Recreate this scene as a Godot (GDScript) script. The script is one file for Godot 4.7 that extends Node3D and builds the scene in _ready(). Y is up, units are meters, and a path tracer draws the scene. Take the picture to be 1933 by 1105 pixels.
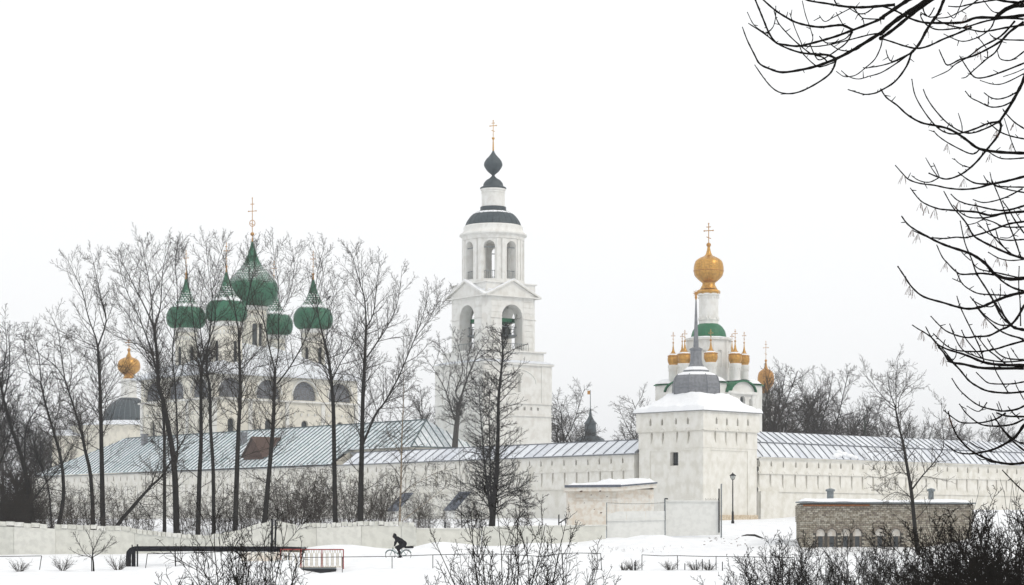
extends Node3D
# A walled monastery in winter, seen across a snow field. Units are metres, y is up, the camera looks along -z.
# P() turns a photo pixel and a distance into a point; distances come from the ground line, the walls' vanishing
# points and known sizes (bicycle wheel, lamp post, door heights).
const F := 4100.0
const CX := 966.5
const HY := 1005.0
const CAMY := 1.7
var M := {}
var taken := {}
var noise_a := FastNoiseLite.new()
var noise_b := FastNoiseLite.new()

func P(x: float, y: float, d: float) -> Vector3:
	return Vector3((x - CX) / F * d, CAMY + (HY - y) / F * d, -d)

class B:
	var v := PackedVector3Array()
	var n := PackedVector3Array()
	var i := PackedInt32Array()
	func tri(a: Vector3, b: Vector3, c: Vector3, outward: Vector3) -> void:
		var g := (b - a).cross(c - a)
		if g.length_squared() < 1e-14: return
		g = g.normalized()
		var k := v.size()
		if g.dot(outward) < 0:
			v.append(a); v.append(b); v.append(c); g = -g
		else:
			v.append(a); v.append(c); v.append(b)
		n.append(g); n.append(g); n.append(g)
		i.append(k); i.append(k + 1); i.append(k + 2)
	func quad(a: Vector3, b: Vector3, c: Vector3, d: Vector3, outward: Vector3) -> void:
		var g := (c - a).cross(d - b)
		if g.length_squared() < 1e-14: return
		g = g.normalized()
		var k := v.size()
		if g.dot(outward) < 0:
			v.append(a); v.append(b); v.append(c); v.append(d); g = -g
		else:
			v.append(a); v.append(d); v.append(c); v.append(b)
		for q in 4: n.append(g)
		i.append_array(PackedInt32Array([k, k + 1, k + 2, k, k + 2, k + 3]))
	# box from a corner frame: centre, three half axes
	func box(c: Vector3, x: Vector3, y: Vector3, z: Vector3) -> void:
		for s: float in [-1.0, 1.0]:
			quad(c + s * x - y - z, c + s * x + y - z, c + s * x + y + z, c + s * x - y + z, s * x)
			quad(c + s * y - x - z, c + s * y + x - z, c + s * y + x + z, c + s * y - x + z, s * y)
			quad(c + s * z - y - x, c + s * z + y - x, c + s * z + y + x, c + s * z - y + x, s * z)
	func abox(lo: Vector3, hi: Vector3) -> void:
		var h := (hi - lo) / 2
		box((lo + hi) / 2, Vector3(h.x, 0, 0), Vector3(0, h.y, 0), Vector3(0, 0, h.z))
	# a solid between two points with a rectangular section
	func bar(a: Vector3, b: Vector3, w: float, h: float, up := Vector3.UP) -> void:
		var t := (b - a).normalized()
		var s := t.cross(up)
		if s.length() < 0.01: s = t.cross(Vector3.RIGHT)
		s = s.normalized()
		var u := s.cross(t)
		box((a + b) / 2, (b - a) / 2, u * h / 2, s * w / 2)
	func tube(pts: PackedVector3Array, rad: PackedFloat32Array, sides := 5, caps := true) -> void:
		var m := pts.size()
		var t := (pts[1] - pts[0]).normalized()
		var ref := Vector3.UP if absf(t.y) < 0.9 else Vector3.RIGHT
		var u := t.cross(ref).normalized()
		var k0 := v.size()
		for q in m:
			if q > 0:
				t = (pts[mini(q + 1, m - 1)] - pts[q - 1]).normalized()
				u = (u - t * u.dot(t)).normalized()
			var w := t.cross(u)
			for s in sides:
				var an := TAU * s / sides
				var o := u * cos(an) + w * sin(an)
				v.append(pts[q] + o * rad[q]); n.append(o)
		for q in m - 1:
			for s in sides:
				var a := k0 + q * sides + s
				var b2 := k0 + q * sides + (s + 1) % sides
				i.append(a); i.append(b2 + sides); i.append(b2)
				i.append(a); i.append(a + sides); i.append(b2 + sides)
		if caps and rad[m - 1] > 0.02:
			for s in range(1, sides - 1):
				tri(v[k0 + (m - 1) * sides], v[k0 + (m - 1) * sides + s], v[k0 + (m - 1) * sides + s + 1], t)
			t = (pts[0] - pts[1])
			for s in range(1, sides - 1):
				tri(v[k0], v[k0 + s], v[k0 + s + 1], t)
	# turned shape: profile of (radius, height) from bottom to top
	func lathe(c: Vector3, prof: Array, seg := 24, facet := false, turn := 0.0, lobes := 0, amp := 0.0, a0 := 0.0, a1 := TAU) -> void:
		for q in prof.size() - 1:
			var p: Vector2 = prof[q]
			var r: Vector2 = prof[q + 1]
			if p.distance_to(r) < 1e-5: continue
			var nn := Vector2(r.y - p.y, p.x - r.x).normalized()
			var na := nn
			var nb := nn
			if q > 0:
				var o: Vector2 = prof[q - 1]
				var no := Vector2(p.y - o.y, o.x - p.x).normalized()
				if no.dot(nn) > 0.75: na = (no + nn).normalized()
			if q + 2 < prof.size():
				var o2: Vector2 = prof[q + 2]
				var no2 := Vector2(o2.y - r.y, r.x - o2.x).normalized()
				if no2.dot(nn) > 0.75: nb = (no2 + nn).normalized()
			for s in seg:
				var t0 := turn + a0 + (a1 - a0) * s / seg
				var t1 := turn + a0 + (a1 - a0) * (s + 1) / seg
				var f0 := 1.0
				var f1 := 1.0
				if lobes > 0:
					f0 = 1 + amp * (absf(sin(t0 * lobes / 2.0)) - 0.6)
					f1 = 1 + amp * (absf(sin(t1 * lobes / 2.0)) - 0.6)
				var d0 := Vector3(sin(t0), 0, cos(t0))
				var d1 := Vector3(sin(t1), 0, cos(t1))
				var up := Vector3.UP
				var A := c + d0 * p.x * f0 + up * p.y
				var A2 := c + d1 * p.x * f1 + up * p.y
				var C := c + d1 * r.x * f1 + up * r.y
				var C2 := c + d0 * r.x * f0 + up * r.y
				var mid := (d0 + d1).normalized() * nn.x + up * nn.y
				if facet or lobes > 0:
					if p.x > 1e-4: tri(A, A2, C, mid)
					if r.x > 1e-4: tri(A, C, C2, mid)
				else:
					var k := v.size()
					v.append(A); v.append(A2); v.append(C); v.append(C2)
					n.append(d0 * na.x + up * na.y); n.append(d1 * na.x + up * na.y)
					n.append(d1 * nb.x + up * nb.y); n.append(d0 * nb.x + up * nb.y)
					i.append_array(PackedInt32Array([k, k + 2, k + 1, k, k + 3, k + 2]))
	func ball(c: Vector3, r: Vector3, seg := 10, rows := 6) -> void:
		var k0 := v.size()
		for a in rows + 1:
			var f := PI * a / rows
			for s in seg + 1:
				var t := TAU * s / seg
				var o := Vector3(sin(f) * cos(t), cos(f), sin(f) * sin(t))
				v.append(c + o * r); n.append((o / r).normalized())
		for a in rows:
			for s in seg:
				var k := k0 + a * (seg + 1) + s
				i.append_array(PackedInt32Array([k, k + seg + 2, k + 1, k, k + seg + 1, k + seg + 2]))
	# flat polygon in a frame, given thickness (extruded along -out)
	func plate(pts: Array, o: Vector3, ux: Vector3, uy: Vector3, out: Vector3, th: float) -> void:
		var poly := PackedVector2Array(pts)
		var ix := Geometry2D.triangulate_polygon(poly)
		for q in range(0, ix.size(), 3):
			var t := []
			for w in 3:
				var p := poly[ix[q + w]]
				t.append(o + ux * p.x + uy * p.y)
			tri(t[0], t[1], t[2], out)
			tri(t[0] - out * th, t[1] - out * th, t[2] - out * th, -out)
		var cc := Vector2.ZERO
		for p in poly: cc += p
		cc /= poly.size()
		for q in poly.size():
			var p := poly[q]
			var r := poly[(q + 1) % poly.size()]
			var e := r - p
			var nrm := Vector2(e.y, -e.x)
			if Geometry2D.is_point_in_polygon((p + r) / 2 + nrm.normalized() * 0.001, poly): nrm = -nrm
			var A := o + ux * p.x + uy * p.y
			var C := o + ux * r.x + uy * r.y
			quad(A, C, C - out * th, A - out * th, ux * nrm.x + uy * nrm.y)
	# wall sheet with openings. fr: flat {o,u,out} or round {c,r}; op: [centre, half width, bottom, spring, rise, kind, depth, through, depth at bottom]
	# kind 0 flat head, 1 round head, 2 pointed head
	func at(fr: Dictionary, u: float, y: float, dep: float) -> Vector3:
		if fr.has("c"):
			var c: Vector3 = fr.c
			var r: float = fr.r
			return Vector3(c.x + sin(u) * (r - dep), y, c.z + cos(u) * (r - dep))
		var o: Vector3 = fr.o
		var uu: Vector3 = fr.u
		var ou: Vector3 = fr.out
		return Vector3(o.x, y, o.z) + uu * u - ou * dep
	func head(op: Array, u: float) -> float:
		var k := clampf(absf(u - op[0]) / op[1], 0, 1)
		if op[5] == 1: return op[3] + op[4] * sqrt(1 - k * k)
		if op[5] == 2: return op[3] + op[4] * (1 - k)
		return op[3]
	func sheet(fr: Dictionary, u0: float, u1: float, y0: float, y1: float, ops: Array, du := 1e9, th := 0.0) -> void:
		var cuts := [u0, u1]
		for op: Array in ops:
			var m: int = [2, 10, 2][op[5]]
			for q in m + 1: cuts.append(op[0] - op[1] * cos(PI * q / m))
		if du < 1e8:
			var m2 := int(ceil((u1 - u0) / du))
			for q in m2: cuts.append(u0 + (u1 - u0) * q / m2)
		cuts.sort()
		var mid_u := (u0 + u1) / 2
		for q in cuts.size() - 1:
			var a: float = maxf(cuts[q], u0)
			var b: float = minf(cuts[q + 1], u1)
			if b - a < 1e-6: continue
			var m3 := (a + b) / 2
			var out := at(fr, m3, 0, 0) - at(fr, m3, 0, 0.1)
			var here := []
			for op: Array in ops:
				if absf(m3 - op[0]) < op[1]: here.append(op)
			here.sort_custom(func(x, y): return x[2] < y[2])
			var la := y0
			var lb := y0
			for op: Array in here:
				var bo: float = op[2]
				var D: float = op[6]
				var Db: float = op[8] if op.size() > 8 else D
				quad(at(fr, a, la, 0), at(fr, b, lb, 0), at(fr, b, bo, 0), at(fr, a, bo, 0), out)
				if th > 0: quad(at(fr, a, la, th), at(fr, b, lb, th), at(fr, b, bo, th), at(fr, a, bo, th), -out)
				var ta := head(op, a)
				var tb := head(op, b)
				quad(at(fr, a, bo, 0), at(fr, b, bo, 0), at(fr, b, bo, Db), at(fr, a, bo, Db), Vector3.UP)
				quad(at(fr, a, ta, 0), at(fr, b, tb, 0), at(fr, b, tb, D), at(fr, a, ta, D), Vector3.DOWN)
				if not op[7]: quad(at(fr, a, bo, Db), at(fr, b, bo, Db), at(fr, b, tb, D), at(fr, a, ta, D), out)
				la = ta; lb = tb
			quad(at(fr, a, la, 0), at(fr, b, lb, 0), at(fr, b, y1, 0), at(fr, a, y1, 0), out)
			if th > 0: quad(at(fr, a, la, th), at(fr, b, lb, th), at(fr, b, y1, th), at(fr, a, y1, th), -out)
		for op: Array in ops:
			var D: float = op[6]
			var Db: float = op[8] if op.size() > 8 else D
			for s: float in [-1.0, 1.0]:
				var e: float = op[0] + s * op[1]
				var he := head(op, e)
				quad(at(fr, e, op[2], 0), at(fr, e, he, 0), at(fr, e, he, D), at(fr, e, op[2], Db), at(fr, e - s * 0.1, 0, 0) - at(fr, e, 0, 0))
	func mesh(origin: Vector3) -> ArrayMesh:
		var w := PackedVector3Array(v)
		if origin != Vector3.ZERO:
			for q in w.size(): w[q] -= origin
		var a := []
		a.resize(Mesh.ARRAY_MAX)
		a[Mesh.ARRAY_VERTEX] = w
		a[Mesh.ARRAY_NORMAL] = n
		a[Mesh.ARRAY_INDEX] = i
		var m := ArrayMesh.new()
		m.add_surface_from_arrays(Mesh.PRIMITIVE_TRIANGLES, a)
		return m

func numbered(called: String) -> String:
	taken[called] = taken.get(called, -1) + 1
	return called if taken[called] == 0 else "%s_%03d" % [called, taken[called]]

func tag(o: Node3D, label: String, category: String, group := "", kind := "") -> void:
	if label: o.set_meta("label", label)
	if category: o.set_meta("category", category)
	if group: o.set_meta("group", group)
	if kind: o.set_meta("kind", kind)

func thing(called: String, label: String, category: String, at: Vector3, group := "") -> Node3D:
	var o := Node3D.new()
	o.name = numbered(called)
	add_child(o)
	o.position = at
	tag(o, label, category, group, "thing")
	return o

# commits a builder in world coordinates as one mesh under parent
func part(parent: Node3D, called: String, b: B, mat: Material, label := "", kind := "") -> MeshInstance3D:
	var o := MeshInstance3D.new()
	o.name = numbered(called) if parent == self else called
	o.mesh = b.mesh(Vector3.ZERO if parent == self else parent.global_position)
	o.material_override = mat
	parent.add_child(o, true)
	if label: o.set_meta("label", label)
	if kind: o.set_meta("kind", kind)
	return o

# one more instance of a shared mesh, at a world position
func piece(parent: Node3D, called: String, mesh: Mesh, mat: Material, tr: Transform3D) -> MeshInstance3D:
	var o := MeshInstance3D.new()
	o.name = called
	o.mesh = mesh
	o.material_override = mat
	parent.add_child(o, true)
	o.global_transform = tr
	return o

func lin(r: float, g: float, b: float) -> Color:
	return Color(r, g, b).linear_to_srgb()

var noise_tex := {}
func ntex(freq: float, oct: int, lo: Color, hi: Color, seed_: int, normal := false, low := 0.3, high := 0.7) -> NoiseTexture2D:
	var key := str([freq, oct, lo, hi, seed_, normal, low, high])
	if noise_tex.has(key): return noise_tex[key]
	var t := NoiseTexture2D.new()
	var nz := FastNoiseLite.new()
	nz.seed = seed_
	nz.frequency = freq
	nz.fractal_octaves = oct
	nz.noise_type = FastNoiseLite.TYPE_SIMPLEX_SMOOTH
	t.noise = nz
	t.width = 512; t.height = 512
	t.seamless = true
	t.generate_mipmaps = false
	if normal:
		t.as_normal_map = true
		t.bump_strength = 6.0
	else:
		var g := Gradient.new()
		g.offsets = PackedFloat32Array([low, high])
		g.colors = PackedColorArray([lo, hi])
		t.color_ramp = g
	noise_tex[key] = t
	return t

# colour c (linear) varied by a noise between c*lo and c; metres per texture repeat; optional fine relief
func mat(key: String, c: Color, rough: float, lo := 0.8, metres := 4.0, bump := 0.0, metal := 0.0, oct := 5, tint := Color(1, 1, 1)) -> StandardMaterial3D:
	var m := StandardMaterial3D.new()
	m.resource_name = key
	m.albedo_color = c.linear_to_srgb()
	m.roughness = rough
	m.metallic = metal
	if rough > 0.66: m.specular_mode = BaseMaterial3D.SPECULAR_DISABLED
	if lo < 1.0:
		m.albedo_texture = ntex(0.012, oct, Color(lo * tint.r, lo * tint.g, lo * tint.b).linear_to_srgb(), Color(1, 1, 1), 3, false, 0.32, 0.6)
	if bump > 0:
		m.normal_enabled = true
		m.normal_texture = ntex(0.02, 5, Color(0, 0, 0), Color(1, 1, 1), 9, true)
		m.normal_scale = bump
	if lo < 1.0 or bump > 0:
		m.uv1_triplanar = true
		m.uv1_world_triplanar = true
		m.uv1_scale = Vector3(1, 0.55, 1) / metres if key.ends_with("stucco") else Vector3.ONE / metres
	M[key] = m
	return m

func materials() -> void:
	mat("snow", Color(0.86, 0.875, 0.9), 0.9, 0.94, 9.0, 0.25)
	mat("roof_snow", Color(0.86, 0.875, 0.9), 0.9, 0.97, 3.0, 0.2)
	mat("stucco", Color(0.78, 0.768, 0.722), 0.92, 0.86, 5.0, 0.2, 0.0, 6, Color(1, 0.985, 0.95))
	mat("white_stucco", Color(0.79, 0.79, 0.768), 0.92, 0.88, 5.0, 0.2, 0.0, 6, Color(1, 0.99, 0.97))
	mat("cream_stucco", Color(0.79, 0.76, 0.675), 0.92, 0.87, 5.0, 0.2, 0.0, 6)
	mat("plaster_old", Color(0.79, 0.76, 0.70), 0.95, 0.9, 4.0, 0.3, 0.0, 6, Color(1, 0.94, 0.88))
	mat("concrete", Color(0.66, 0.66, 0.61), 0.95, 0.88, 5.0, 0.4, 0.0, 6)
	mat("white_metal", Color(0.75, 0.755, 0.73), 0.6, 0.93, 4.0, 0.05)
	mat("snowy_tin", Color(0.74, 0.77, 0.82), 0.7, 0.84, 6.0, 0.15, 0.0, 6)
	mat("seam", Color(0.17, 0.185, 0.21), 0.6, 0.8, 1.0)
	mat("teal_tin", Color(0.62, 0.70, 0.73), 0.65, 0.5, 5.0, 0.1, 0.0, 6, Color(0.62, 0.98, 1.05))
	mat("teal_seam", Color(0.09, 0.13, 0.14), 0.6, 0.8, 1.0)
	mat("lead", Color(0.22, 0.23, 0.25), 0.6, 0.75, 2.5, 0.1, 0.2, 6)
	mat("slate", Color(0.055, 0.078, 0.09), 0.55, 0.55, 2.0, 0.1, 0.2, 6)
	mat("green_tile", Color(0.004, 0.15, 0.07), 0.4, 0.65, 1.6, 0.1, 0.0, 6)
	mat("green_paint", Color(0.005, 0.15, 0.06), 0.5, 0.7, 2.0)
	mat("gold", Color(0.62, 0.34, 0.085), 0.38, 0.7, 2.0, 0.1, 0.85, 5)
	mat("gold_dull", Color(0.55, 0.28, 0.07), 0.5, 0.7, 1.0, 0.0, 0.6)
	mat("iron", Color(0.025, 0.027, 0.03), 0.7, 0.7, 1.0)
	mat("black_wrap", Color(0.012, 0.013, 0.018), 0.75, 0.5, 0.7, 0.6)
	mat("red_paint", Color(0.33, 0.03, 0.02), 0.6, 0.55, 0.6)
	mat("ochre_paint", Color(0.58, 0.50, 0.36), 0.7, 0.6, 0.8)
	mat("pane", Color(0.04, 0.05, 0.055), 0.2, 0.7, 1.5)
	mat("batten_board", Color(0.15, 0.105, 0.085), 0.9, 0.6, 1.0)  # plain brown for the strips on the dormer front
	mat("brown_board", Color(0.12, 0.08, 0.066), 0.85, 0.6, 1.0)
	mat("fresco", Color(0.21, 0.24, 0.27), 0.9, 0.5, 1.5, 0.0, 0.0, 6, Color(1.2, 0.9, 0.8))
	mat("bronze", Color(0.03, 0.035, 0.03), 0.45, 0.7, 1.0, 0.0, 0.5)
	mat("blue_tin", Color(0.10, 0.12, 0.16), 0.6, 0.7, 2.0)
	mat("bark_dark", Color(0.020, 0.018, 0.015), 0.95, 0.4, 0.9, 0.8)
	mat("bark", Color(0.075, 0.068, 0.050), 0.95, 0.45, 1.2, 0.6)
	mat("bark_grey", Color(0.085, 0.08, 0.075), 0.95, 0.5, 1.2)
	mat("birch", Color(0.40, 0.33, 0.25), 0.85, 0.25, 1.1, 0.3)
	mat("twig_brown", Color(0.036, 0.029, 0.022), 0.9, 0.6, 1.0)
	mat("twig_dark", Color(0.018, 0.016, 0.014), 0.9, 0.6, 1.0)
	mat("near_bark", Color(0.014, 0.013, 0.012), 0.85, 0.6, 0.2, 0.5)
	mat("seed_key", Color(0.13, 0.075, 0.055), 0.9, 0.7, 0.3)
	mat("brick", Color(0.37, 0.34, 0.28), 0.9, 0.55, 1.7, 0.3, 0.0, 6, Color(1.0, 0.93, 0.85))
	mat("brick_pale", Color(0.47, 0.44, 0.37), 0.9, 0.7, 1.3, 0.3)
	mat("brick_dark", Color(0.26, 0.225, 0.185), 0.9, 0.6, 1.3, 0.3)
	mat("mortar", Color(0.085, 0.08, 0.07), 0.95, 0.7, 1.0)
	mat("scrub", Color(0.06, 0.047, 0.036), 0.9, 0.6, 1.0)
	mat("damp_plaster", Color(0.68, 0.60, 0.48), 0.95, 0.66, 2.2, 0.4, 0.0, 6, Color(1.0, 0.9, 0.78))
	mat("rust", Color(0.36, 0.14, 0.05), 0.8, 0.6, 1.0)
	mat("rust_stain", Color(0.10, 0.045, 0.03), 0.9, 0.6, 0.5)
	mat("zinc", Color(0.20, 0.23, 0.245), 0.5, 0.7, 0.8, 0.0, 0.3)
	mat("cloth_black", Color(0.010, 0.010, 0.013), 0.95, 0.6, 0.4, 0.6)
	mat("rubber", Color(0.012, 0.012, 0.013), 0.8, 1.0)
	mat("bike_paint", Color(0.10, 0.20, 0.20), 0.35, 0.8, 0.3)
	mat("chrome", Color(0.5, 0.5, 0.5), 0.3, 1.0, 1.0, 0.0, 0.9)
	mat("lamp_glass", Color(0.42, 0.44, 0.42), 0.3, 0.9, 0.5)
	mat("crow", Color(0.008, 0.008, 0.01), 0.6, 1.0)

# ---------------------------------------------------------------- camera, sky, ground
func camera_and_light() -> void:
	var cam := Camera3D.new()
	cam.name = "camera"
	add_child(cam)
	cam.position = Vector3(0, CAMY, 0)
	cam.projection = Camera3D.PROJECTION_FRUSTUM
	cam.near = 0.5
	cam.far = 4000.0
	cam.size = 1105.0 / F * cam.near
	cam.frustum_offset = Vector2(0, (HY - 552.5) / F * cam.near)
	cam.current = true
	var env := Environment.new()
	env.background_mode = Environment.BG_SKY
	var sky := Sky.new()
	var sm := ProceduralSkyMaterial.new()
	sm.sky_top_color = lin(0.975, 0.985, 0.99)
	sm.sky_horizon_color = lin(0.915, 0.925, 0.935)
	sm.sky_curve = 0.2
	sm.ground_bottom_color = lin(0.7, 0.7, 0.72)
	sm.ground_horizon_color = lin(0.85, 0.85, 0.86)
	sm.sun_angle_max = 1.0
	sky.sky_material = sm
	env.sky = sky
	env.tonemap_mode = Environment.TONE_MAPPER_LINEAR
	env.tonemap_exposure = 1.15
	env.fog_enabled = true
	env.fog_density = 0.00044
	env.fog_light_color = Color(0.97, 0.98, 1.0)
	env.sdfgi_enabled = true
	env.ssao_enabled = true
	env.ssil_enabled = true
	var we := WorldEnvironment.new()
	we.name = "environment"
	we.environment = env
	add_child(we)
	var sun := DirectionalLight3D.new()
	sun.name = "sun"
	sun.light_energy = 0.3
	sun.light_color = Color(1.0, 0.97, 0.92)
	sun.light_angular_distance = 20.0
	sun.shadow_enabled = true
	add_child(sun)
	sun.look_at_from_position(Vector3.ZERO, Vector3(-0.62, -0.75, -0.45), Vector3.UP)

const PROF := [[0, 0.0], [12, -0.1], [28, -1.2], [100, -1.3], [112, -1.05], [125, -0.86], [134, -0.68], [138.5, -0.42], [142, 0.05], [143.6, -0.17], [147.4, -0.17], [149, 0.02], [151, 0.12], [155, 0.5], [158, 0.65], [163, 1.05], [170, 1.4], [175, 1.75], [190, 2.4], [200, 2.7], [215, 3.0], [260, 3.2], [3000, 3.2]]
# gaussian snow heaps: x, distance, height, half widths
var heaps := []
func H(x: float, d: float) -> float:
	var y := 0.0
	for q in PROF.size() - 1:
		if d <= PROF[q + 1][0]:
			var t: float = clampf((d - PROF[q][0]) / (PROF[q + 1][0] - PROF[q][0]), 0, 1)
			y = lerpf(PROF[q][1], PROF[q + 1][1], t)
			break
	if d > 2999: y = 3.2
	y += smoothstep(29.0, 36.0, x) * smoothstep(143.0, 166.0, d) * (1 - smoothstep(180.0, 210.0, d)) * 1.5
	y += smoothstep(8.0, 40.0, x) * smoothstep(190.0, 215.0, d) * 0.45
	for h: Array in heaps:
		var ex: float = (x - h[0]) / h[3]
		var ed: float = (d - h[1]) / h[4]
		var e := ex * ex + ed * ed
		if e < 9: y += h[2] * exp(-e)
	if d > 148 and d < 166 and x > 4 and x < 20: y += noise_b.get_noise_2d(x * 0.6 + 50, d * 0.6) * 0.16
	var path := 1.0 - 0.8 * (1 - smoothstep(2.0, 5.0, absf(d - 145.5)))
	y += noise_a.get_noise_2d(x * 1.0, d * 1.0) * 0.16 * path + noise_b.get_noise_2d(x, d) * 0.035
	return y

func px_heap(px: float, d: float, h: float, wx: float, wd: float) -> void:
	heaps.append([(px - CX) / F * d, d, h, wx, wd])

func ground() -> void:
	noise_a.seed = 4; noise_a.frequency = 0.09; noise_a.fractal_octaves = 3
	noise_b.seed = 8; noise_b.frequency = 0.6; noise_b.fractal_octaves = 3
	# banks along the concrete wall, the heap before the footbridge, heaps by the gate
	px_heap(640, 151.5, 0.62, 3.4, 1.6)
	px_heap(820, 152.5, 0.55, 1.9, 1.6)
	px_heap(870, 154, 0.35, 2.5, 1.5)
	px_heap(538, 133.6, 0.85, 1.1, 1.2)
	px_heap(330, 134.5, 0.25, 2.0, 1.3)
	px_heap(607, 134.4, -0.8, 1.25, 1.6)
	px_heap(1020, 155, 0.45, 2.6, 1.6)
	px_heap(1230, 161, 0.5, 3.0, 2.0)
	px_heap(1350, 172, 0.4, 1.5, 2.0)
	px_heap(1620, 154.5, -0.42, 7.5, 2.6)
	px_heap(25, 148, 0.25, 1.2, 1.0)
	px_heap(100, 148, 0.22, 1.4, 1.0)
	px_heap(1340, 150, 0.25, 5.0, 1.5)
	px_heap(1480, 149, 0.3, 4.0, 2.0)
	var xs := []
	var ds := []
	var x := -1400.0
	while x <= 1400.0:
		xs.append(x)
		x += 0.8 if x > -46 and x < 62 else (4.0 if absf(x) < 130 else 60.0)
	var d := -60.0
	while d <= 1700.0:
		ds.append(d)
		d += 0.75 if d > 104 and d < 212 else (3.0 if d < 330 else 60.0)
	var b := B.new()
	var w := xs.size()
	var hs := PackedFloat32Array()
	for dd: float in ds:
		for xx: float in xs: hs.append(H(xx, maxf(dd, 0)))
	for r in ds.size():
		var r0 := maxi(r - 1, 0)
		var r1 := mini(r + 1, ds.size() - 1)
		for c in w:
			var c0 := maxi(c - 1, 0)
			var c1 := mini(c + 1, w - 1)
			b.v.append(Vector3(xs[c], hs[r * w + c], -ds[r]))
			var nx: float = (hs[r * w + c1] - hs[r * w + c0]) / (xs[c1] - xs[c0])
			var nd: float = (hs[r1 * w + c] - hs[r0 * w + c]) / (ds[r1] - ds[r0])
			b.n.append(Vector3(-nx, 1, nd).normalized())
	for r in ds.size() - 1:
		for c in w - 1:
			var k := r * w + c
			b.i.append_array(PackedInt32Array([k, k + w, k + w + 1, k, k + w + 1, k + 1]))
	var g := part(self, "snow_ground", b, M.snow)
	tag(g, "", "", "", "structure")

# ---------------------------------------------------------------- fortress walls and the corner tower
const Lx := Vector3(-0.655, 0, -0.756)   # along the left wall, away from the tower
const Rx := Vector3(0.756, 0, -0.655)    # along the right wall, away from the tower

func half_ring(b: B, c: Vector3, u: Vector3, out: Vector3, r: float, w: float) -> void:
	var pts := PackedVector3Array()
	var rad := PackedFloat32Array()
	for q in 7:
		var an := PI * q / 6
		pts.append(c - u * cos(an) * r + Vector3.UP * sin(an) * r + out * 0.01)
		rad.append(w)
	b.tube(pts, rad, 5, false)

# the three stepped storeys of a fortress face with its arrow slits and sloping slots
func loophole_face(b: B, o: Vector3, u: Vector3, out: Vector3, lenw: float, y0: float, eave: float, slits: Array, z: Dictionary, lower_ops: Array = [], rs := 5) -> void:
	var low := {"o": o, "u": u, "out": out}
	var mid := {"o": o + out * z.p1, "u": u, "out": out}
	var top := {"o": o + out * z.p2, "u": u, "out": out}
	var e1: float = z.p1 if z.has("e1") else 0.0
	var e2: float = z.p2 if z.has("e1") else 0.0
	b.sheet(low, 0, lenw, y0, eave - z.line, lower_ops)
	var mo := []
	var to := []
	var rng := RandomNumberGenerator.new()
	rng.seed = rs
	for k in slits.size():
		slits[k] += rng.randf_range(-0.1, 0.1)
	for s: float in slits:
		var hh: float = rng.randf_range(-0.12, 0.12)
		mo.append([s + rng.randf_range(-0.03, 0.03), z.sw, eave - z.slot0 + hh, eave - z.slot1 - 0.14, 0.14, 1, 0.42, false, 0.03])
		to.append([s, z.sw * rng.randf_range(0.8, 1.1), eave - z.slit0 + hh * 0.4, eave - z.slit1 - 0.28, 0.28, 2, 0.5, false])
	b.sheet(mid, -e1, lenw + e1, eave - z.line, eave - z.band, mo)
	b.sheet(top, -e2, lenw + e2, eave - z.band, eave, to)
	var a := o - u * e1
	var c := o + u * (lenw + e1)
	for st in [[z.line, 0.0, z.p1], [z.band, z.p1, z.p2]]:
		var y: float = eave - st[0]
		var p0: Vector3 = Vector3(a.x, y, a.z) + out * st[1]
		var p1: Vector3 = Vector3(c.x, y, c.z) + out * st[1]
		var q0: Vector3 = Vector3(a.x, y, a.z) + out * st[2]
		var q1: Vector3 = Vector3(c.x, y, c.z) + out * st[2]
		b.quad(p0, p1, q1, q0, Vector3.DOWN)
		# a thin fillet under each step
		b.bar(q0 - Vector3.UP * 0.03, q1 - Vector3.UP * 0.03, 0.05, 0.06)
	for s: float in slits:
		half_ring(b, Vector3(o.x, eave - z.band - 0.03, o.z) + u * s + out * (z.p2 - 0.01), u, out, 0.24, 0.055)

func roof_panels(parent: Node3D, o: Vector3, u: Vector3, inn: Vector3, lenw: float, step: float, s0: float, y0: float, s1: float, y1: float, mats: Array, seam: Material, rs: int) -> void:
	# one sheet-metal tray: slab plus standing seam, shared by all trays of this slope
	var run := inn * (s1 - s0) + Vector3.UP * (y1 - y0)
	var nn := u.cross(run).normalized()
	if nn.y < 0: nn = -nn
	var b := B.new()
	b.box(u * (step / 2) + run / 2 + nn * 0.02, u * (step / 2 - 0.004), run / 2, nn * 0.02)
	var slab := b.mesh(Vector3.ZERO)
	b = B.new()
	b.box(run / 2 + nn * 0.075, u * 0.024, run * 0.499, nn * 0.05)
	var rib := b.mesh(Vector3.ZERO)
	var rng := RandomNumberGenerator.new()
	rng.seed = rs
	for q in int(lenw / step):
		var at := o + u * (q * step) + inn * s0
		at.y = y0
		var tr := Transform3D(Basis.IDENTITY, at + nn * rng.randf_range(0, 0.012))
		var p := piece(parent, "roof_panel", slab, mats[rng.randi() % mats.size()], tr)
		piece(p, "seam", rib, seam, tr)

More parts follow.
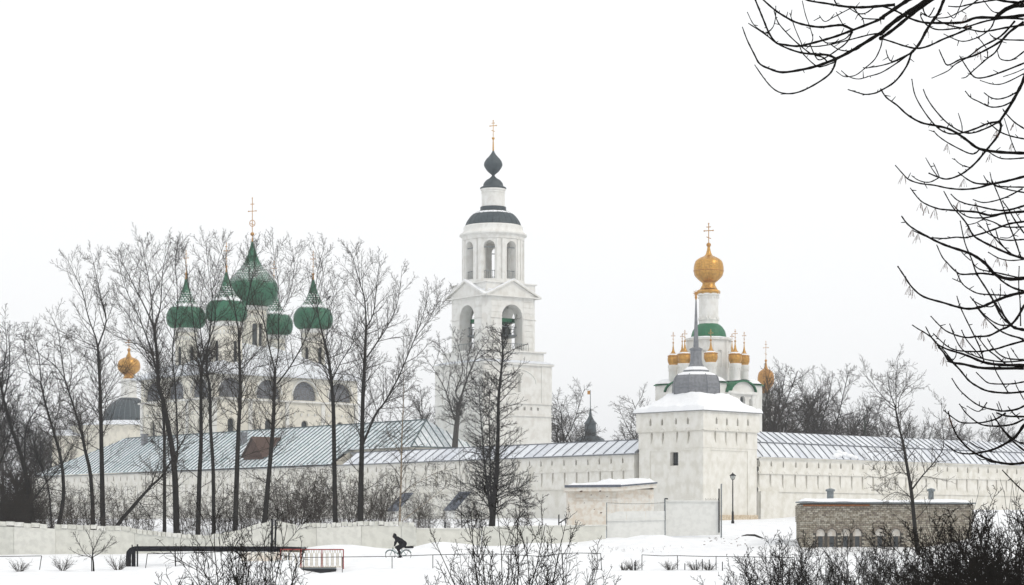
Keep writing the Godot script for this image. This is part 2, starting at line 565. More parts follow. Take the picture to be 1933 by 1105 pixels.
func walls() -> void:
	var z := {"line": 3.25, "band": 1.55, "slot0": 2.95, "slot1": 1.62, "slit0": 0.92, "slit1": 0.28, "sw": 0.125, "p1": 0.1, "p2": 0.2}
	M["snowy_tin_2"] = mat("snowy_tin_2", Color(0.78, 0.81, 0.86), 0.7, 0.88, 4.0, 0.15)
	M["snowy_tin_3"] = mat("snowy_tin_3", Color(0.69, 0.72, 0.78), 0.7, 0.84, 5.0, 0.15)
	var tins := [M.snowy_tin, M.snowy_tin_2, M.snowy_tin_3, M.snowy_tin_2]
	# left wall, running away from the corner tower
	var o := Vector3(11.73, 0, -206.0)
	var out := Vector3(-0.756, 0, 0.655)
	var w := thing("fortress_wall", "white loopholed fortress wall between corner tower and teal roofed range", "wall", Vector3(o.x, 2.8, o.z))
	var b := B.new()
	var slits := []
	for q in 68: slits.append(1.5 + q * 1.68)
	var L := 117.0
	loophole_face(b, o, Lx, out, L, 1.0, 9.17, slits, z, [[20.6 + 4.5, 0.35, 3.2, 5.2, 0.3, 1, 0.4, false]], 11)
	# end face by the tower, with its own loophole, and the rear face
	var e := {"o": o + out * 0.2, "u": Rx, "out": -Lx}
	b.sheet(e, 0, 3.4, 1.0, 9.17, [[0.75, 0.13, 8.2, 8.7, 0.2, 2, 0.4, false], [0.85, 0.2, 6.9, 7.2, 0.2, 1, 0.35, false]])
	b.quad(Vector3(o.x, 1, o.z) + Rx * 3.2, Vector3(o.x, 9.17, o.z) + Rx * 3.2, Vector3(o.x, 9.17, o.z) + Rx * 3.2 + Lx * L, Vector3(o.x, 1, o.z) + Rx * 3.2 + Lx * L, Rx)
	part(w, "masonry", b, M.stucco)
	roof_panels(w, o - Lx * 0.35, Lx, Rx, 47.6, 1.45, -0.42, 9.15, 1.66, 10.5, tins, M.seam, 3)
	b = B.new()
	var r0 := Vector3(o.x, 10.5, o.z) + Rx * 1.66 - Lx * 0.35
	b.quad(r0, r0 + Lx * 47.8, r0 + Lx * 47.8 + Rx * 2.1 - Vector3.UP * 1.4, r0 + Rx * 2.1 - Vector3.UP * 1.4, Rx + Vector3.UP)
	part(w, "rear_slope", b, M.snowy_tin)
	b = B.new()
	b.bar(r0 + Vector3.UP * 0.06, r0 + Lx * 47.8 + Vector3.UP * 0.06, 0.16, 0.1)
	part(w, "ridge_cap", b, M.seam)
	b = B.new()
	b.bar(Vector3(o.x, 9.1, o.z) + out * 0.36 - Lx * 0.3, Vector3(o.x, 9.1, o.z) + out * 0.36 + Lx * L, 0.32, 0.06)
	part(w, "eave_board", b, M.seam)
	# buttresses with sheet-metal slopes
	for t: float in [25.2, 34.8]:
		var c := o + Lx * t + out * 0.0
		var g := H(c.x, -c.z)
		b = B.new()
		var hw := 0.85
		var pr := 2.1
		var yt := 5.9
		var A := c - Lx * hw
		var C := c + Lx * hw
		var base := g - 0.5
		b.quad(Vector3(A.x, base, A.z), Vector3(A.x, yt, A.z), Vector3(A.x, yt - 2.0, A.z) + out * pr, Vector3(A.x, base, A.z) + out * (pr + 0.15), -Lx)
		b.quad(Vector3(C.x, base, C.z), Vector3(C.x, yt, C.z), Vector3(C.x, yt - 2.0, C.z) + out * pr, Vector3(C.x, base, C.z) + out * (pr + 0.15), Lx)
		b.quad(Vector3(A.x, base, A.z) + out * (pr + 0.15), Vector3(C.x, base, C.z) + out * (pr + 0.15), Vector3(C.x, yt - 2, C.z) + out * pr, Vector3(A.x, yt - 2, A.z) + out * pr, out)
		var bt := part(w, "buttress", b, M.white_stucco)
		b = B.new()
		var m0 := Vector3(c.x, yt + 0.05, c.z)
		var m1 := Vector3(c.x, yt - 1.97, c.z) + out * (pr + 0.12)
		var run := m1 - m0
		b.box((m0 + m1) / 2 + out * 0.03, Lx * (hw + 0.1), run / 2, run.cross(Lx).normalized() * 0.03)
		part(bt, "metal_slope", b, M.blue_tin, "blue-grey sheet metal slope on the buttress")
	# right wall
	o = Vector3(23.4, 0, -207.0)
	out = Vector3(0.655, 0, 0.756)
	w = thing("fortress_wall", "white loopholed fortress wall with two-pitch roof beyond the corner tower", "wall", Vector3(o.x, 3.0, o.z))
	b = B.new()
	slits = []
	for q in 38: slits.append(0.12 + q * 1.69)
	loophole_face(b, o, Rx, out, 64.0, 1.2, 8.87, slits, z, [], 17)
	b.box(Vector3(o.x, 3.6, o.z) + Rx * 1.4 + out * 0.1, Rx * 1.25, Vector3.UP * 2.0, out * 0.22)
	b.quad(Vector3(o.x, 1, o.z) - out * 3.3, Vector3(o.x, 8.9, o.z) - out * 3.3, Vector3(o.x, 8.9, o.z) - out * 3.3 + Rx * 64, Vector3(o.x, 1, o.z) - out * 3.3 + Rx * 64, -out)
	b.quad(Vector3(o.x, 1, o.z) + Rx * 64 - out * 3.3, Vector3(o.x, 8.9, o.z) + Rx * 64 - out * 3.3, Vector3(o.x, 8.9, o.z) + Rx * 64, Vector3(o.x, 1, o.z) + Rx * 64, Rx)
	part(w, "masonry", b, M.cream_stucco if false else M.stucco)
	var inn := -out
	roof_panels(w, o - Rx * 0.8, Rx, inn, 64.6, 1.07, -0.42, 8.85, 1.15, 10.28, tins, M.seam, 5)
	roof_panels(w, o - Rx * 3.0, Rx, inn, 66.6, 0.93, 1.12, 10.34, 3.0, 11.45, tins, M.seam, 6)
	b = B.new()
	b.bar(Vector3(o.x, 10.34, o.z) + inn * 1.1 - Rx * 1.5, Vector3(o.x, 10.34, o.z) + inn * 1.1 + Rx * 64, 0.14, 0.1)
	part(w, "roof_break", b, M.seam)
	b = B.new()
	b.quad(Vector3(o.x, 11.45, o.z) + inn * 3.0, Vector3(o.x, 11.45, o.z) + inn * 3.0 + Rx * 64, Vector3(o.x, 9.4, o.z) + inn * 6.0 + Rx * 64, Vector3(o.x, 9.4, o.z) + inn * 6.0, inn + Vector3.UP)
	part(w, "rear_slope", b, M.snowy_tin)
	b = B.new()
	b.bar(Vector3(o.x, 8.8, o.z) + out * 0.34, Vector3(o.x, 8.8, o.z) + out * 0.34 + Rx * 64, 0.3, 0.06)
	part(w, "eave_board", b, M.stucco)
	# a slab of snow that has not slid off yet
	b = B.new()
	var rng := RandomNumberGenerator.new(); rng.seed = 2
	var sl := (inn * 1.57 + Vector3.UP * 1.43).normalized()
	var nrm := Rx.cross(sl).normalized()
	if nrm.y < 0: nrm = -nrm
	for q in 9:
		var c := Vector3(o.x, 8.85, o.z) + out * 0.42 + Rx * (11.0 + q * 0.36) + sl * (0.35 + 0.75 * sin(q * 0.4) * rng.randf_range(0.3, 1.0)) + nrm * 0.03
		b.ball(c, Vector3(0.42, 0.26, 0.42), 8, 5)
	part(w, "snow_slab", b, M.roof_snow, "", "stuff")

func corner_tower() -> void:
	var c0 := Vector3(17.6, 0, -200.0)
	var S := 7.75
	var k := 0.70711
	var tl := Vector3(-k, 0, -k)
	var tr := Vector3(k, 0, -k)
	var t := thing("corner_tower", "square white corner tower with snow covered roof and grey metal spire", "tower", Vector3(c0.x, 2.6, c0.z) + (tl + tr) * S / 2)
	var z := {"line": 5.05, "band": 3.46, "slot0": 4.75, "slot1": 3.56, "slit0": 2.94, "slit1": 2.22, "sw": 0.135, "p1": 0.1, "p2": 0.26, "e1": 0.1}
	z.line -= 0.0
	var eave := 12.92
	var zz := {}
	for key in z: zz[key] = z[key]
	# heights below the eave, read off the photo
	zz.slit1 = 0.52; zz.slit0 = 1.24; zz.band = 1.76; zz.slot1 = 1.86; zz.slot0 = 3.05; zz.line = 3.35
	var b := B.new()
	var win := [3.5, 0.5, 7.9, 9.15, 0.0, 0, 0.55, false]
	var sl := [1.55, 3.15, 4.7, 6.2]
	var faces := [[c0, tl, -tr], [c0, tr, -tl], [c0 + tl * S, tr, tl], [c0 + tr * S, tl, tr]]
	for q in 4:
		var f: Array = faces[q]
		loophole_face(b, f[0], f[1], f[2], S, 1.5, eave, sl.duplicate(), zz, [win] if q == 0 else [], 20 + q)
	var plinth := B.new()
	# corner pilasters that frame the recessed lower panel
	for q in 2:
		var f: Array = faces[q]
		var o: Vector3 = f[0]
		var u: Vector3 = f[1]
		var ou: Vector3 = f[2]
		for a: Array in [[0.0, 1.0], [S - 1.25, S]]:
			b.box(Vector3(o.x, 5.3, o.z) + u * ((a[0] + a[1]) / 2) + ou * 0.03, u * ((a[1] - a[0]) / 2 + 0.05), Vector3.UP * 4.18, ou * 0.05)
		b.box(Vector3(o.x, 9.42, o.z) + u * S / 2 + ou * 0.028, u * (S / 2), Vector3.UP * 0.13, ou * 0.048)
		plinth.bar(Vector3(o.x, 2.3, o.z) - u * 0.12 + ou * 0.05, Vector3(o.x, 2.3, o.z) + u * (S + 0.12) + ou * 0.05, 0.3, 2.0)
	part(t, "masonry", b, M.stucco)
	part(t, "plinth", plinth, M.damp_plaster, "stained beige plinth at the snow line")
	b = B.new()
	var wc := c0 + tl * 3.5 + tr * 0.5
	b.box(Vector3(wc.x, 8.53, wc.z), tl * 0.5, Vector3.UP * 0.63, tr * 0.02)
	var pn := part(t, "window", b, M.pane, "dark barred window in the tower's left face")
	b = B.new()
	for q in 4:
		var p := wc - tr * 0.05 + tl * (-0.36 + q * 0.24)
		b.bar(Vector3(p.x, 7.9, p.z), Vector3(p.x, 9.15, p.z), 0.03, 0.03)
	for q in 3:
		var y := 8.1 + q * 0.4
		b.bar(Vector3(wc.x, y, wc.z) - tl * 0.5 - tr * 0.05, Vector3(wc.x, y, wc.z) + tl * 0.5 - tr * 0.05, 0.03, 0.03)
	part(pn, "grille", b, M.iron)
	# roof: a hipped body under a thick blanket of snow
	var cc := c0 + (tl + tr) * S / 2
	b = B.new()
	var ov := S / 2 + 0.5
	b.box(Vector3(cc.x, eave + 0.03, cc.z), tl * ov, Vector3.UP * 0.05, tr * ov)
	part(t, "roof_edge", b, M.seam)
	b = B.new()
	var G := 44
	var nz := FastNoiseLite.new(); nz.seed = 12; nz.frequency = 0.42; nz.fractal_octaves = 3
	var prof := [Vector2(0, 1.85), Vector2(0.50, 1.85), Vector2(0.60, 1.45), Vector2(0.75, 0.95), Vector2(0.9, 0.6), Vector2(0.97, 0.42), Vector2(1.0, 0.22), Vector2(1.005, 0.06)]
	var grid := []
	for r in G + 1:
		for c in G + 1:
			var u := -1.0 + 2.0 * c / G
			var w := -1.0 + 2.0 * r / G
			u = signf(u) * pow(absf(u), 0.75); w = signf(w) * pow(absf(w), 0.75)
			var m := maxf(absf(u), absf(w))
			var rr := lerpf(m, minf(1.0, pow(pow(absf(u), 6) + pow(absf(w), 6), 1 / 6.0)), 0.5)
			if m > 0.999: rr = 1.005
			var y := 0.0
			for q in prof.size() - 1:
				var pa: Vector2 = prof[q]
				var pb: Vector2 = prof[q + 1]
				if rr >= pa.x and rr <= pb.x:
					y = lerpf(pa.y, pb.y, (rr - pa.x) / (pb.x - pa.x))
			var bump := nz.get_noise_2d(u * 5, w * 5)
			y += bump * 0.22 * (1 - smoothstep(0.96, 1.0, rr)) + (0.16 * bump if rr > 0.94 and rr < 1.0 else 0.0)
			var wob := 1.0 + 0.012 * nz.get_noise_2d(u * 9 + 40, w * 9)
			grid.append(Vector3(cc.x, eave + 0.02 + y, cc.z) + tl * u * (ov + 0.06) * wob + tr * w * (ov + 0.06) * wob)
	for p: Vector3 in grid: b.v.append(p); b.n.append(Vector3.ZERO)
	for r in G:
		for c in G:
			var q := r * (G + 1) + c
			for tri3: Array in [[q, q + 1, q + G + 2], [q, q + G + 2, q + G + 1]]:
				var nn: Vector3 = (grid[tri3[1]] - grid[tri3[0]]).cross(grid[tri3[2]] - grid[tri3[0]])
				if nn.y > 0:
					b.i.append(tri3[0]); b.i.append(tri3[2]); b.i.append(tri3[1])
				else:
					nn = -nn
					b.i.append_array(PackedInt32Array(tri3))
				for w2: int in tri3: b.n[w2] += nn
	for q in b.n.size(): b.n[q] = b.n[q].normalized()
	part(t, "snow_blanket", b, M.roof_snow)
	# metal lantern and spire, octagonal; heights above the camera line at 20 px per metre
	var lc := Vector3(cc.x - 0.18, 0, cc.z)
	b = B.new()
	b.lathe(lc, [Vector2(2.28, 14.2), Vector2(2.32, 15.0), Vector2(2.29, 15.75), Vector2(2.14, 16.28), Vector2(1.9, 16.6), Vector2(1.3, 16.78)], 8, true, PI / 8)
	var lan := part(t, "lantern", b, M.lead)
	b = B.new()
	for q in 8:
		var an := PI / 8 + q * PI / 4
		var d := Vector3(sin(an), 0, cos(an))
		b.tube(PackedVector3Array([lc + d * 2.3 + Vector3.UP * 14.2, lc + d * 2.34 + Vector3.UP * 15.0, lc + d * 2.31 + Vector3.UP * 15.75, lc + d * 2.16 + Vector3.UP * 16.28, lc + d * 1.92 + Vector3.UP * 16.6]), PackedFloat32Array([0.035, 0.035, 0.035, 0.035, 0.03]), 4)
	b.lathe(lc, [Vector2(2.31, 15.28), Vector2(2.34, 15.31), Vector2(2.31, 15.35)], 8, true, PI / 8)
	part(lan, "seam", b, M.seam)
	b = B.new()
	b.lathe(lc, [Vector2(1.2, 16.72), Vector2(1.27, 16.85), Vector2(1.27, 17.0), Vector2(1.1, 17.08), Vector2(0.85, 17.3), Vector2(0.66, 17.6), Vector2(0.58, 18.0), Vector2(0.56, 18.85), Vector2(0.66, 18.95), Vector2(0.66, 19.05), Vector2(0.3, 19.2)], 8, true, PI / 8)
	part(t, "neck", b, M.lead)
	b = B.new()
	b.lathe(lc, [Vector2(0.27, 19.18), Vector2(0.16, 21.5), Vector2(0.05, 24.1)], 8, true, PI / 8)
	part(t, "spire", b, M.lead)
	b = B.new()
	for q in 8:
		var an := TAU * q / 8
		b.tube(PackedVector3Array([lc + Vector3.UP * 24.3, lc + Vector3(cos(an), 0, 0) * 0.32 + Vector3.UP * (24.3 + sin(an) * 0.32)]), PackedFloat32Array([0.07, 0.012]), 4)
	b.lathe(lc, [Vector2(0.04, 23.6), Vector2(0.13, 23.9), Vector2(0.05, 24.3)], 8)
	part(t, "star", b, M.gold_dull, "small gilded star on the spire")
	b = B.new()
	# snow lying on the shoulders of the metalwork
	b.lathe(lc, [Vector2(2.0, 16.5), Vector2(1.9, 16.63), Vector2(1.3, 16.83), Vector2(1.2, 16.83)], 8, true, PI / 8)
	b.lathe(lc, [Vector2(1.28, 17.0), Vector2(1.1, 17.13), Vector2(0.88, 17.33)], 8, true, PI / 8)
	part(t, "shoulder_snow", b, M.roof_snow)

# ---------------------------------------------------------------- churches and other buildings inside the walls
func cross3(b: B, foot: Vector3, h: float, w: float, t := 0.05, u := Vector3(0.92, 0, 0.39)) -> void:
	b.bar(foot, foot + Vector3.UP * h, t, t, Vector3.BACK)
	var c := foot + Vector3.UP * h * 0.68
	b.bar(c - u * w / 2, c + u * w / 2, t, t)
	c = foot + Vector3.UP * h * 0.85
	b.bar(c - u * w / 4, c + u * w / 4, t, t)
	c = foot + Vector3.UP * h * 0.36
	b.bar(c - u * w / 4 + Vector3.UP * w * 0.1, c + u * w / 4 - Vector3.UP * w * 0.1, t, t)
	for s: float in [-1.0, 1.0]:
		b.ball(foot + Vector3.UP * h * 0.68 + u * s * w / 2, Vector3.ONE * t * 1.1, 6, 4)
	b.ball(foot + Vector3.UP * h, Vector3.ONE * t * 1.1, 6, 4)

func scaled(prof: Array, r: float, h: float, y: float) -> Array:
	var o := []
	for p: Vector2 in prof: o.append(Vector2(p.x * r, y + p.y * h))
	return o

# spline through control points so that onion outlines are smooth
func smooth_prof(pts: Array, m := 5) -> Array:
	var o := []
	for q in pts.size() - 1:
		var a: Vector2 = pts[maxi(q - 1, 0)]
		var b: Vector2 = pts[q]
		var c: Vector2 = pts[q + 1]
		var d: Vector2 = pts[mini(q + 2, pts.size() - 1)]
		for s in m:
			var p := b.cubic_interpolate(c, a, d, float(s) / m)
			o.append(Vector2(maxf(p.x, 0.0), p.y))
	o.append(pts[-1])
	return o

func radius_at(prof: Array, y: float) -> float:
	for q in prof.size() - 1:
		var a: Vector2 = prof[q]
		var b: Vector2 = prof[q + 1]
		if y >= a.y and y <= b.y and b.y > a.y: return lerpf(a.x, b.x, (y - a.y) / (b.y - a.y))
	return 0.0

# ragged snow lying on a turned shape between two heights
func snow_on(b: B, c: Vector3, prof: Array, ya: float, yb: float, thick: float, rs: int, seg := 36) -> void:
	var nz := FastNoiseLite.new(); nz.seed = rs; nz.frequency = 0.9
	for s in seg:
		var t0 := TAU * s / seg
		var t1 := TAU * (s + 1) / seg
		var rows := 6
		var l0 := ya + (yb - ya) * 0.35 * nz.get_noise_2d(cos(t0) * 3, sin(t0) * 3)
		var l1 := ya + (yb - ya) * 0.35 * nz.get_noise_2d(cos(t1) * 3, sin(t1) * 3)
		var h0 := yb + (yb - ya) * 0.3 * nz.get_noise_2d(cos(t0) * 4 + 9, sin(t0) * 4)
		var h1 := yb + (yb - ya) * 0.3 * nz.get_noise_2d(cos(t1) * 4 + 9, sin(t1) * 4)
		for r in rows:
			var f0 := float(r) / rows
			var f1 := float(r + 1) / rows
			var k0 := thick * sin(PI * clampf(f0 * 0.9 + 0.05, 0, 1)) + 0.008
			var k1 := thick * sin(PI * clampf(f1 * 0.9 + 0.05, 0, 1)) + 0.008
			var q := []
			for e: Array in [[t0, lerpf(l0, h0, f0), k0], [t1, lerpf(l1, h1, f0), k0], [t1, lerpf(l1, h1, f1), k1], [t0, lerpf(l0, h0, f1), k1]]:
				var rr: float = radius_at(prof, e[1]) + e[2]
				q.append(c + Vector3(sin(e[0]) * rr, e[1] + e[2] * 0.5, cos(e[0]) * rr))
			b.quad(q[0], q[1], q[2], q[3], (q[0] - c) * Vector3(1, 0, 1) + Vector3.UP * 0.5)

const ONION := [Vector2(0.52, 0.0), Vector2(0.80, 0.075), Vector2(0.96, 0.16), Vector2(1.0, 0.26), Vector2(0.94, 0.37), Vector2(0.71, 0.49), Vector2(0.43, 0.61), Vector2(0.25, 0.73), Vector2(0.13, 0.86), Vector2(0.03, 1.0)]

func scales(b: B, c: Vector3, prof: Array, rows: int, n: int, w: float, edge: B, e0: float, e1: float) -> void:
	# overlapping diamond shingles; snow lodges on the upper slopes as a sliver along each lower edge
	var y0: float = prof[0].y
	var y1: float = prof[-1].y
	for r in rows:
		var ya := lerpf(y0, y1, float(r) / rows)
		var yb := lerpf(y0, y1, float(r + 1.35) / rows)
		var ra := radius_at(prof, ya) + 0.05
		var rb := radius_at(prof, minf(yb, y1 - 0.02)) + 0.012
		if rb < 0.12: break
		var m := maxi(8, int(n * clampf(maxf(ra, rb) / w, 0.25, 1.0)))
		for s in m:
			var t := TAU * (s + 0.5 * (r % 2)) / m
			var hw := PI / m * 0.97
			var ym := lerpf(ya, yb, 0.5)
			var rm := radius_at(prof, ym) + 0.03
			var lo := c + Vector3(sin(t) * ra, ya, cos(t) * ra)
			var hi := c + Vector3(sin(t) * rb, yb, cos(t) * rb)
			var le := c + Vector3(sin(t - hw) * rm, ym, cos(t - hw) * rm)
			var ri := c + Vector3(sin(t + hw) * rm, ym, cos(t + hw) * rm)
			var out := Vector3(sin(t), 0.2, cos(t))
			b.tri(lo, ri, hi, out); b.tri(lo, hi, le, out)
			if ya > e0 and ya < e1:
				var f := sin(PI * clampf((ya - e0) / (e1 - e0), 0.0, 1.0)) * 0.24 * (0.5 + 0.9 * absf(sin(r * 12.9 + s * 78.2)))
				if f < 0.05: continue
				var o2 := out.normalized() * 0.03
				edge.quad(hi + o2, ri + o2, ri.lerp(lo, f) + o2, hi.lerp(lo, f * 1.4) + o2, out)
				edge.quad(hi + o2, le + o2, le.lerp(lo, f) + o2, hi.lerp(lo, f * 1.4) + o2, out)

func cathedral() -> void:
	var D := 290.0
	var s := F / D
	var c := P(471, HY, D)
	var yy := func(py: float) -> float: return CAMY + (HY - py) / s
	var t := thing("cathedral", "cream cathedral with five green scaled onion domes behind the bare poplars", "church", Vector3(c.x, 3.0, c.z))
	var A := 11.5
	var Bh := 8.6
	var o := Vector3(c.x, 0, c.z)
	var eave: float = yy.call(722)
	var wtop: float = yy.call(716)
	# body faces
	var b := B.new()
	var corners := [o - Rx * A - Lx * Bh, o + Rx * A - Lx * Bh, o + Rx * A + Lx * Bh, o - Rx * A + Lx * Bh]
	var murals := B.new()
	var glass := B.new()
	var trim := B.new()
	for q in 4:
		var p0: Vector3 = corners[q]
		var p1: Vector3 = corners[(q + 1) % 4]
		var u := (p1 - p0).normalized()
		var w := (p1 - p0).length()
		var out := Vector3(-u.z, 0, u.x)
		if out.dot((p0 + p1) / 2 - o) < 0: out = -out
		var ops := []
		var n := 4 if w > 20 else 3
		for k in n:
			var uc := w * (k + 0.5) / n
			ops.append([uc, 1.85, eave - 2.75, eave - 2.1, 1.85, 1, 0.35, false])
			ops.append([uc, 0.55, eave - 8.2, eave - 5.9, 0.55, 1, 0.5, false])
			var m := Vector3(p0.x, 0, p0.z) + u * uc - out * 0.33
			var pts := []
			for e in 13: pts.append(Vector2(-cos(PI * e / 12) * 1.83, 0.65 + sin(PI * e / 12) * 1.83))
			pts.append(Vector2(1.83, 0)); pts.append(Vector2(-1.83, 0))
			murals.plate(pts, Vector3(m.x, eave - 2.73, m.z), u, Vector3.UP, out, 0.02)
			glass.box(Vector3(m.x, eave - 6.9, m.z) - out * 0.1, u * 0.53, Vector3.UP * 1.4, out * 0.02)
			# moulded arch over each gable
			var ar := PackedVector3Array()
			var rd := PackedFloat32Array()
			for e in 11:
				var an := PI * e / 10
				ar.append(Vector3(p0.x, eave - 2.1, p0.z) + u * (uc - cos(an) * 2.05) + Vector3.UP * sin(an) * 2.05 + out * 0.06)
				rd.append(0.12)
			trim.tube(ar, rd, 5)
		b.sheet({"o": p0, "u": u, "out": out}, 0, w, 2.0, wtop, ops)
		trim.bar(Vector3(p0.x, eave - 2.95, p0.z) + out * 0.1 - u * 0.3, Vector3(p1.x, eave - 2.95, p1.z) + out * 0.1 + u * 0.3, 0.5, 0.22)
		for k in n + 1:
			var uc2 := w * k / n
			trim.box(Vector3(p0.x, eave - 6.6, p0.z) + u * clampf(uc2, 0.3, w - 0.3) + out * 0.08, u * 0.28, Vector3.UP * 3.5, out * 0.1)
		# small dentil blocks under the gallery
		for k in int(w / 1.1):
			trim.box(Vector3(p0.x, eave - 4.6, p0.z) + u * (0.6 + k * 1.1) + out * 0.05, u * 0.12, Vector3.UP * 0.16, out * 0.09)
	part(t, "wall", b, M.cream_stucco)
	part(t, "fresco", murals, M.fresco, "dark painted arches below the eaves", "stuff")
	part(t, "window", glass, M.pane, "", "stuff")
	part(t, "moulding", trim, M.white_stucco)
	# low skirt roof under the arches, then the hipped main roof, both under snow
	b = B.new()
	for q in 4:
		var p0: Vector3 = corners[q]
		var p1: Vector3 = corners[(q + 1) % 4]
		var u := (p1 - p0).normalized()
		var out := (p0 + p1) / 2 - o
		out = Vector3(-u.z, 0, u.x) * signf(Vector3(-u.z, 0, u.x).dot(out))
		var e0 := Vector3(p0.x, wtop, p0.z) + (p0 - o).normalized() * 1.3
		var e1 := Vector3(p1.x, wtop, p1.z) + (p1 - o).normalized() * 1.3
		var rise := 4.6
		var r0 := Vector3(o.x, wtop + rise, o.z) + (p0 - o) * 0.16
		var r1 := Vector3(o.x, wtop + rise, o.z) + (p1 - o) * 0.16
		b.quad(e0, e1, r1, r0, out + Vector3.UP)
		b.quad(e0, e1, e1 - Vector3.UP * 0.25, e0 - Vector3.UP * 0.25, out)
		b.quad(e0 - Vector3.UP * 0.25, e1 - Vector3.UP * 0.25, Vector3(p1.x, wtop - 0.25, p1.z), Vector3(p0.x, wtop - 0.25, p0.z), Vector3.DOWN)
	b.quad(Vector3(o.x, wtop + 4.6, o.z) + (corners[0] - o) * 0.16, Vector3(o.x, wtop + 4.6, o.z) + (corners[1] - o) * 0.16, Vector3(o.x, wtop + 4.6, o.z) + (corners[2] - o) * 0.16, Vector3(o.x, wtop + 4.6, o.z) + (corners[3] - o) * 0.16, Vector3.UP)
	part(t, "roof", b, M.snowy_tin_2)
	# drums and domes: [x px, depth offset, dome radius px, base py, bulge height px to tip py, cross top py, drum radius px, drum foot py]
	var main_turn := 0.4
	var list := [
		[476, 0.0, 48.5, 580, 457, 374, 26.5, 690, true],
		[427, -8.2, 39.0, 610, 511, 459, 30.0, 712, false],
		[351, -1.9, 37.0, 621, 524, 473, 20.5, 712, false],
		[591, 1.9, 37.0, 623, 525, 475, 22.0, 712, false],
		[517, 8.2, 35.5, 634, 540, 494, 20.5, 712, false]]
	for q in list.size():
		var d: Array = list[q]
		var dd: float = D + d[1]
		var sc := F / dd
		var cc := P(d[0], HY, dd)
		cc.y = 0
		var yb: float = CAMY + (HY - d[3]) / sc
		var yt: float = CAMY + (HY - d[4]) / sc
		var yf: float = CAMY + (HY - d[7]) / sc - 2.5
		var R: float = d[2] / sc
		var rd: float = d[6] / sc
		b = B.new()
		var ops := []
		var wn := 8 if q == 0 else 6
		for k in wn:
			var an := TAU * (k + 0.5) / wn + (main_turn if q == 0 else 0.25)
			an = wrapf(an, 0, TAU)
			if an < 0.3: an += 0.3
			if an > TAU - 0.3: an -= 0.3
			var wy0: float = yb - (7.0 if q == 0 else 5.6)
			ops.append([an, 0.36 / rd, wy0, wy0 + (4.4 if q == 0 else 2.9), 0.3, 1, 0.35, false])
		b.sheet({"c": cc, "r": rd}, 0, TAU, yf, yb + 0.1, ops, 0.2)
		var dr := part(t, "drum", b, M.cream_stucco)
		b = B.new()
		for op: Array in ops:
			var dirv := Vector3(sin(op[0]), 0, cos(op[0]))
			var side := Vector3(dirv.z, 0, -dirv.x)
			b.box(cc + dirv * (rd - 0.3) + Vector3.UP * ((op[2] + op[3]) / 2 + 0.12), side * 0.34, Vector3.UP * ((op[3] - op[2]) / 2 + 0.13), dirv * 0.02)
		part(dr, "window", b, M.pane, "", "stuff")
		b = B.new()
		# cornice, dentil frieze and dark band under the dome
		b.lathe(cc, [Vector2(rd, yb - 0.55), Vector2(rd + 0.16, yb - 0.35), Vector2(rd + 0.16, yb - 0.12), Vector2(rd + 0.3, yb), Vector2(rd * 0.9, yb + 0.12)], 32)
		part(dr, "cornice", b, M.white_stucco)
		b = B.new()
		for k in 28:
			var an := TAU * k / 28
			var dv := Vector3(sin(an), 0, cos(an))
			b.box(cc + dv * (rd + 0.02) + Vector3.UP * (yb - 1.25), Vector3(dv.z, 0, -dv.x) * 0.1, Vector3.UP * 0.16, dv * 0.09)
		b.lathe(cc, [Vector2(rd, yb - 1.55), Vector2(rd + 0.09, yb - 1.5), Vector2(rd, yb - 1.45)], 32)
		part(dr, "dentils", b, M.white_stucco, "", "stuff")
		var ctrl := []
		for p: Vector2 in (ONION if q == 0 else [Vector2(0.66, 0.0), Vector2(0.9, 0.06), Vector2(1.0, 0.18), Vector2(0.96, 0.30), Vector2(0.80, 0.40), Vector2(0.55, 0.49), Vector2(0.37, 0.59), Vector2(0.26, 0.69), Vector2(0.125, 0.85), Vector2(0.03, 1.0)]):
			ctrl.append(Vector2(p.x * R, yb + p.y * (yt - yb)))
		var prof := smooth_prof(ctrl)
		b = B.new()
		b.lathe(cc, prof, 32)
		var dome := part(t, "dome", b, M.green_paint)
		b = B.new()
		var eb := B.new()
		if q == 0: scales(b, cc, prof, 34, 52, R, eb, yb + (yt - yb) * 0.30, yb + (yt - yb) * 0.68)
		else: scales(b, cc, prof, 22, 34, R, eb, yb + (yt - yb) * 0.33, yb + (yt - yb) * 0.70)
		part(dome, "shingles", b, M.green_tile, "", "stuff")
		if q > 0: snow_on(eb, cc, prof, yb + (yt - yb) * 0.41, yb + (yt - yb) * 0.49, 0.03, 40 + q)
		part(dome, "lodged_snow", eb, M.roof_snow, "", "stuff")
		b = B.new()
		var yc: float = CAMY + (HY - d[5]) / sc
		b.lathe(cc, [Vector2(0.16, yt - 0.5), Vector2(0.1, yt + 0.2), Vector2(0.07, yt + 0.6)], 10)
		b.ball(cc + Vector3.UP * (yt + (1.05 if q == 0 else 0.5)), Vector3.ONE * (0.27 if q == 0 else 0.17), 10, 6)
		if q == 0:
			var ring := PackedVector3Array()
			var rr := PackedFloat32Array()
			for k in 17:
				ring.append(cc + Vector3(cos(TAU * k / 16) * 0.36, yt + 2.5 + sin(TAU * k / 16) * 0.42, 0)); rr.append(0.05)
			b.tube(ring, rr, 5, false)
		cross3(b, cc + Vector3.UP * (yt + 0.4), yc - yt - 0.4, 1.15 if q == 0 else 0.75, 0.085 if q == 0 else 0.065)
		part(dome, "cross", b, M.gold_dull)

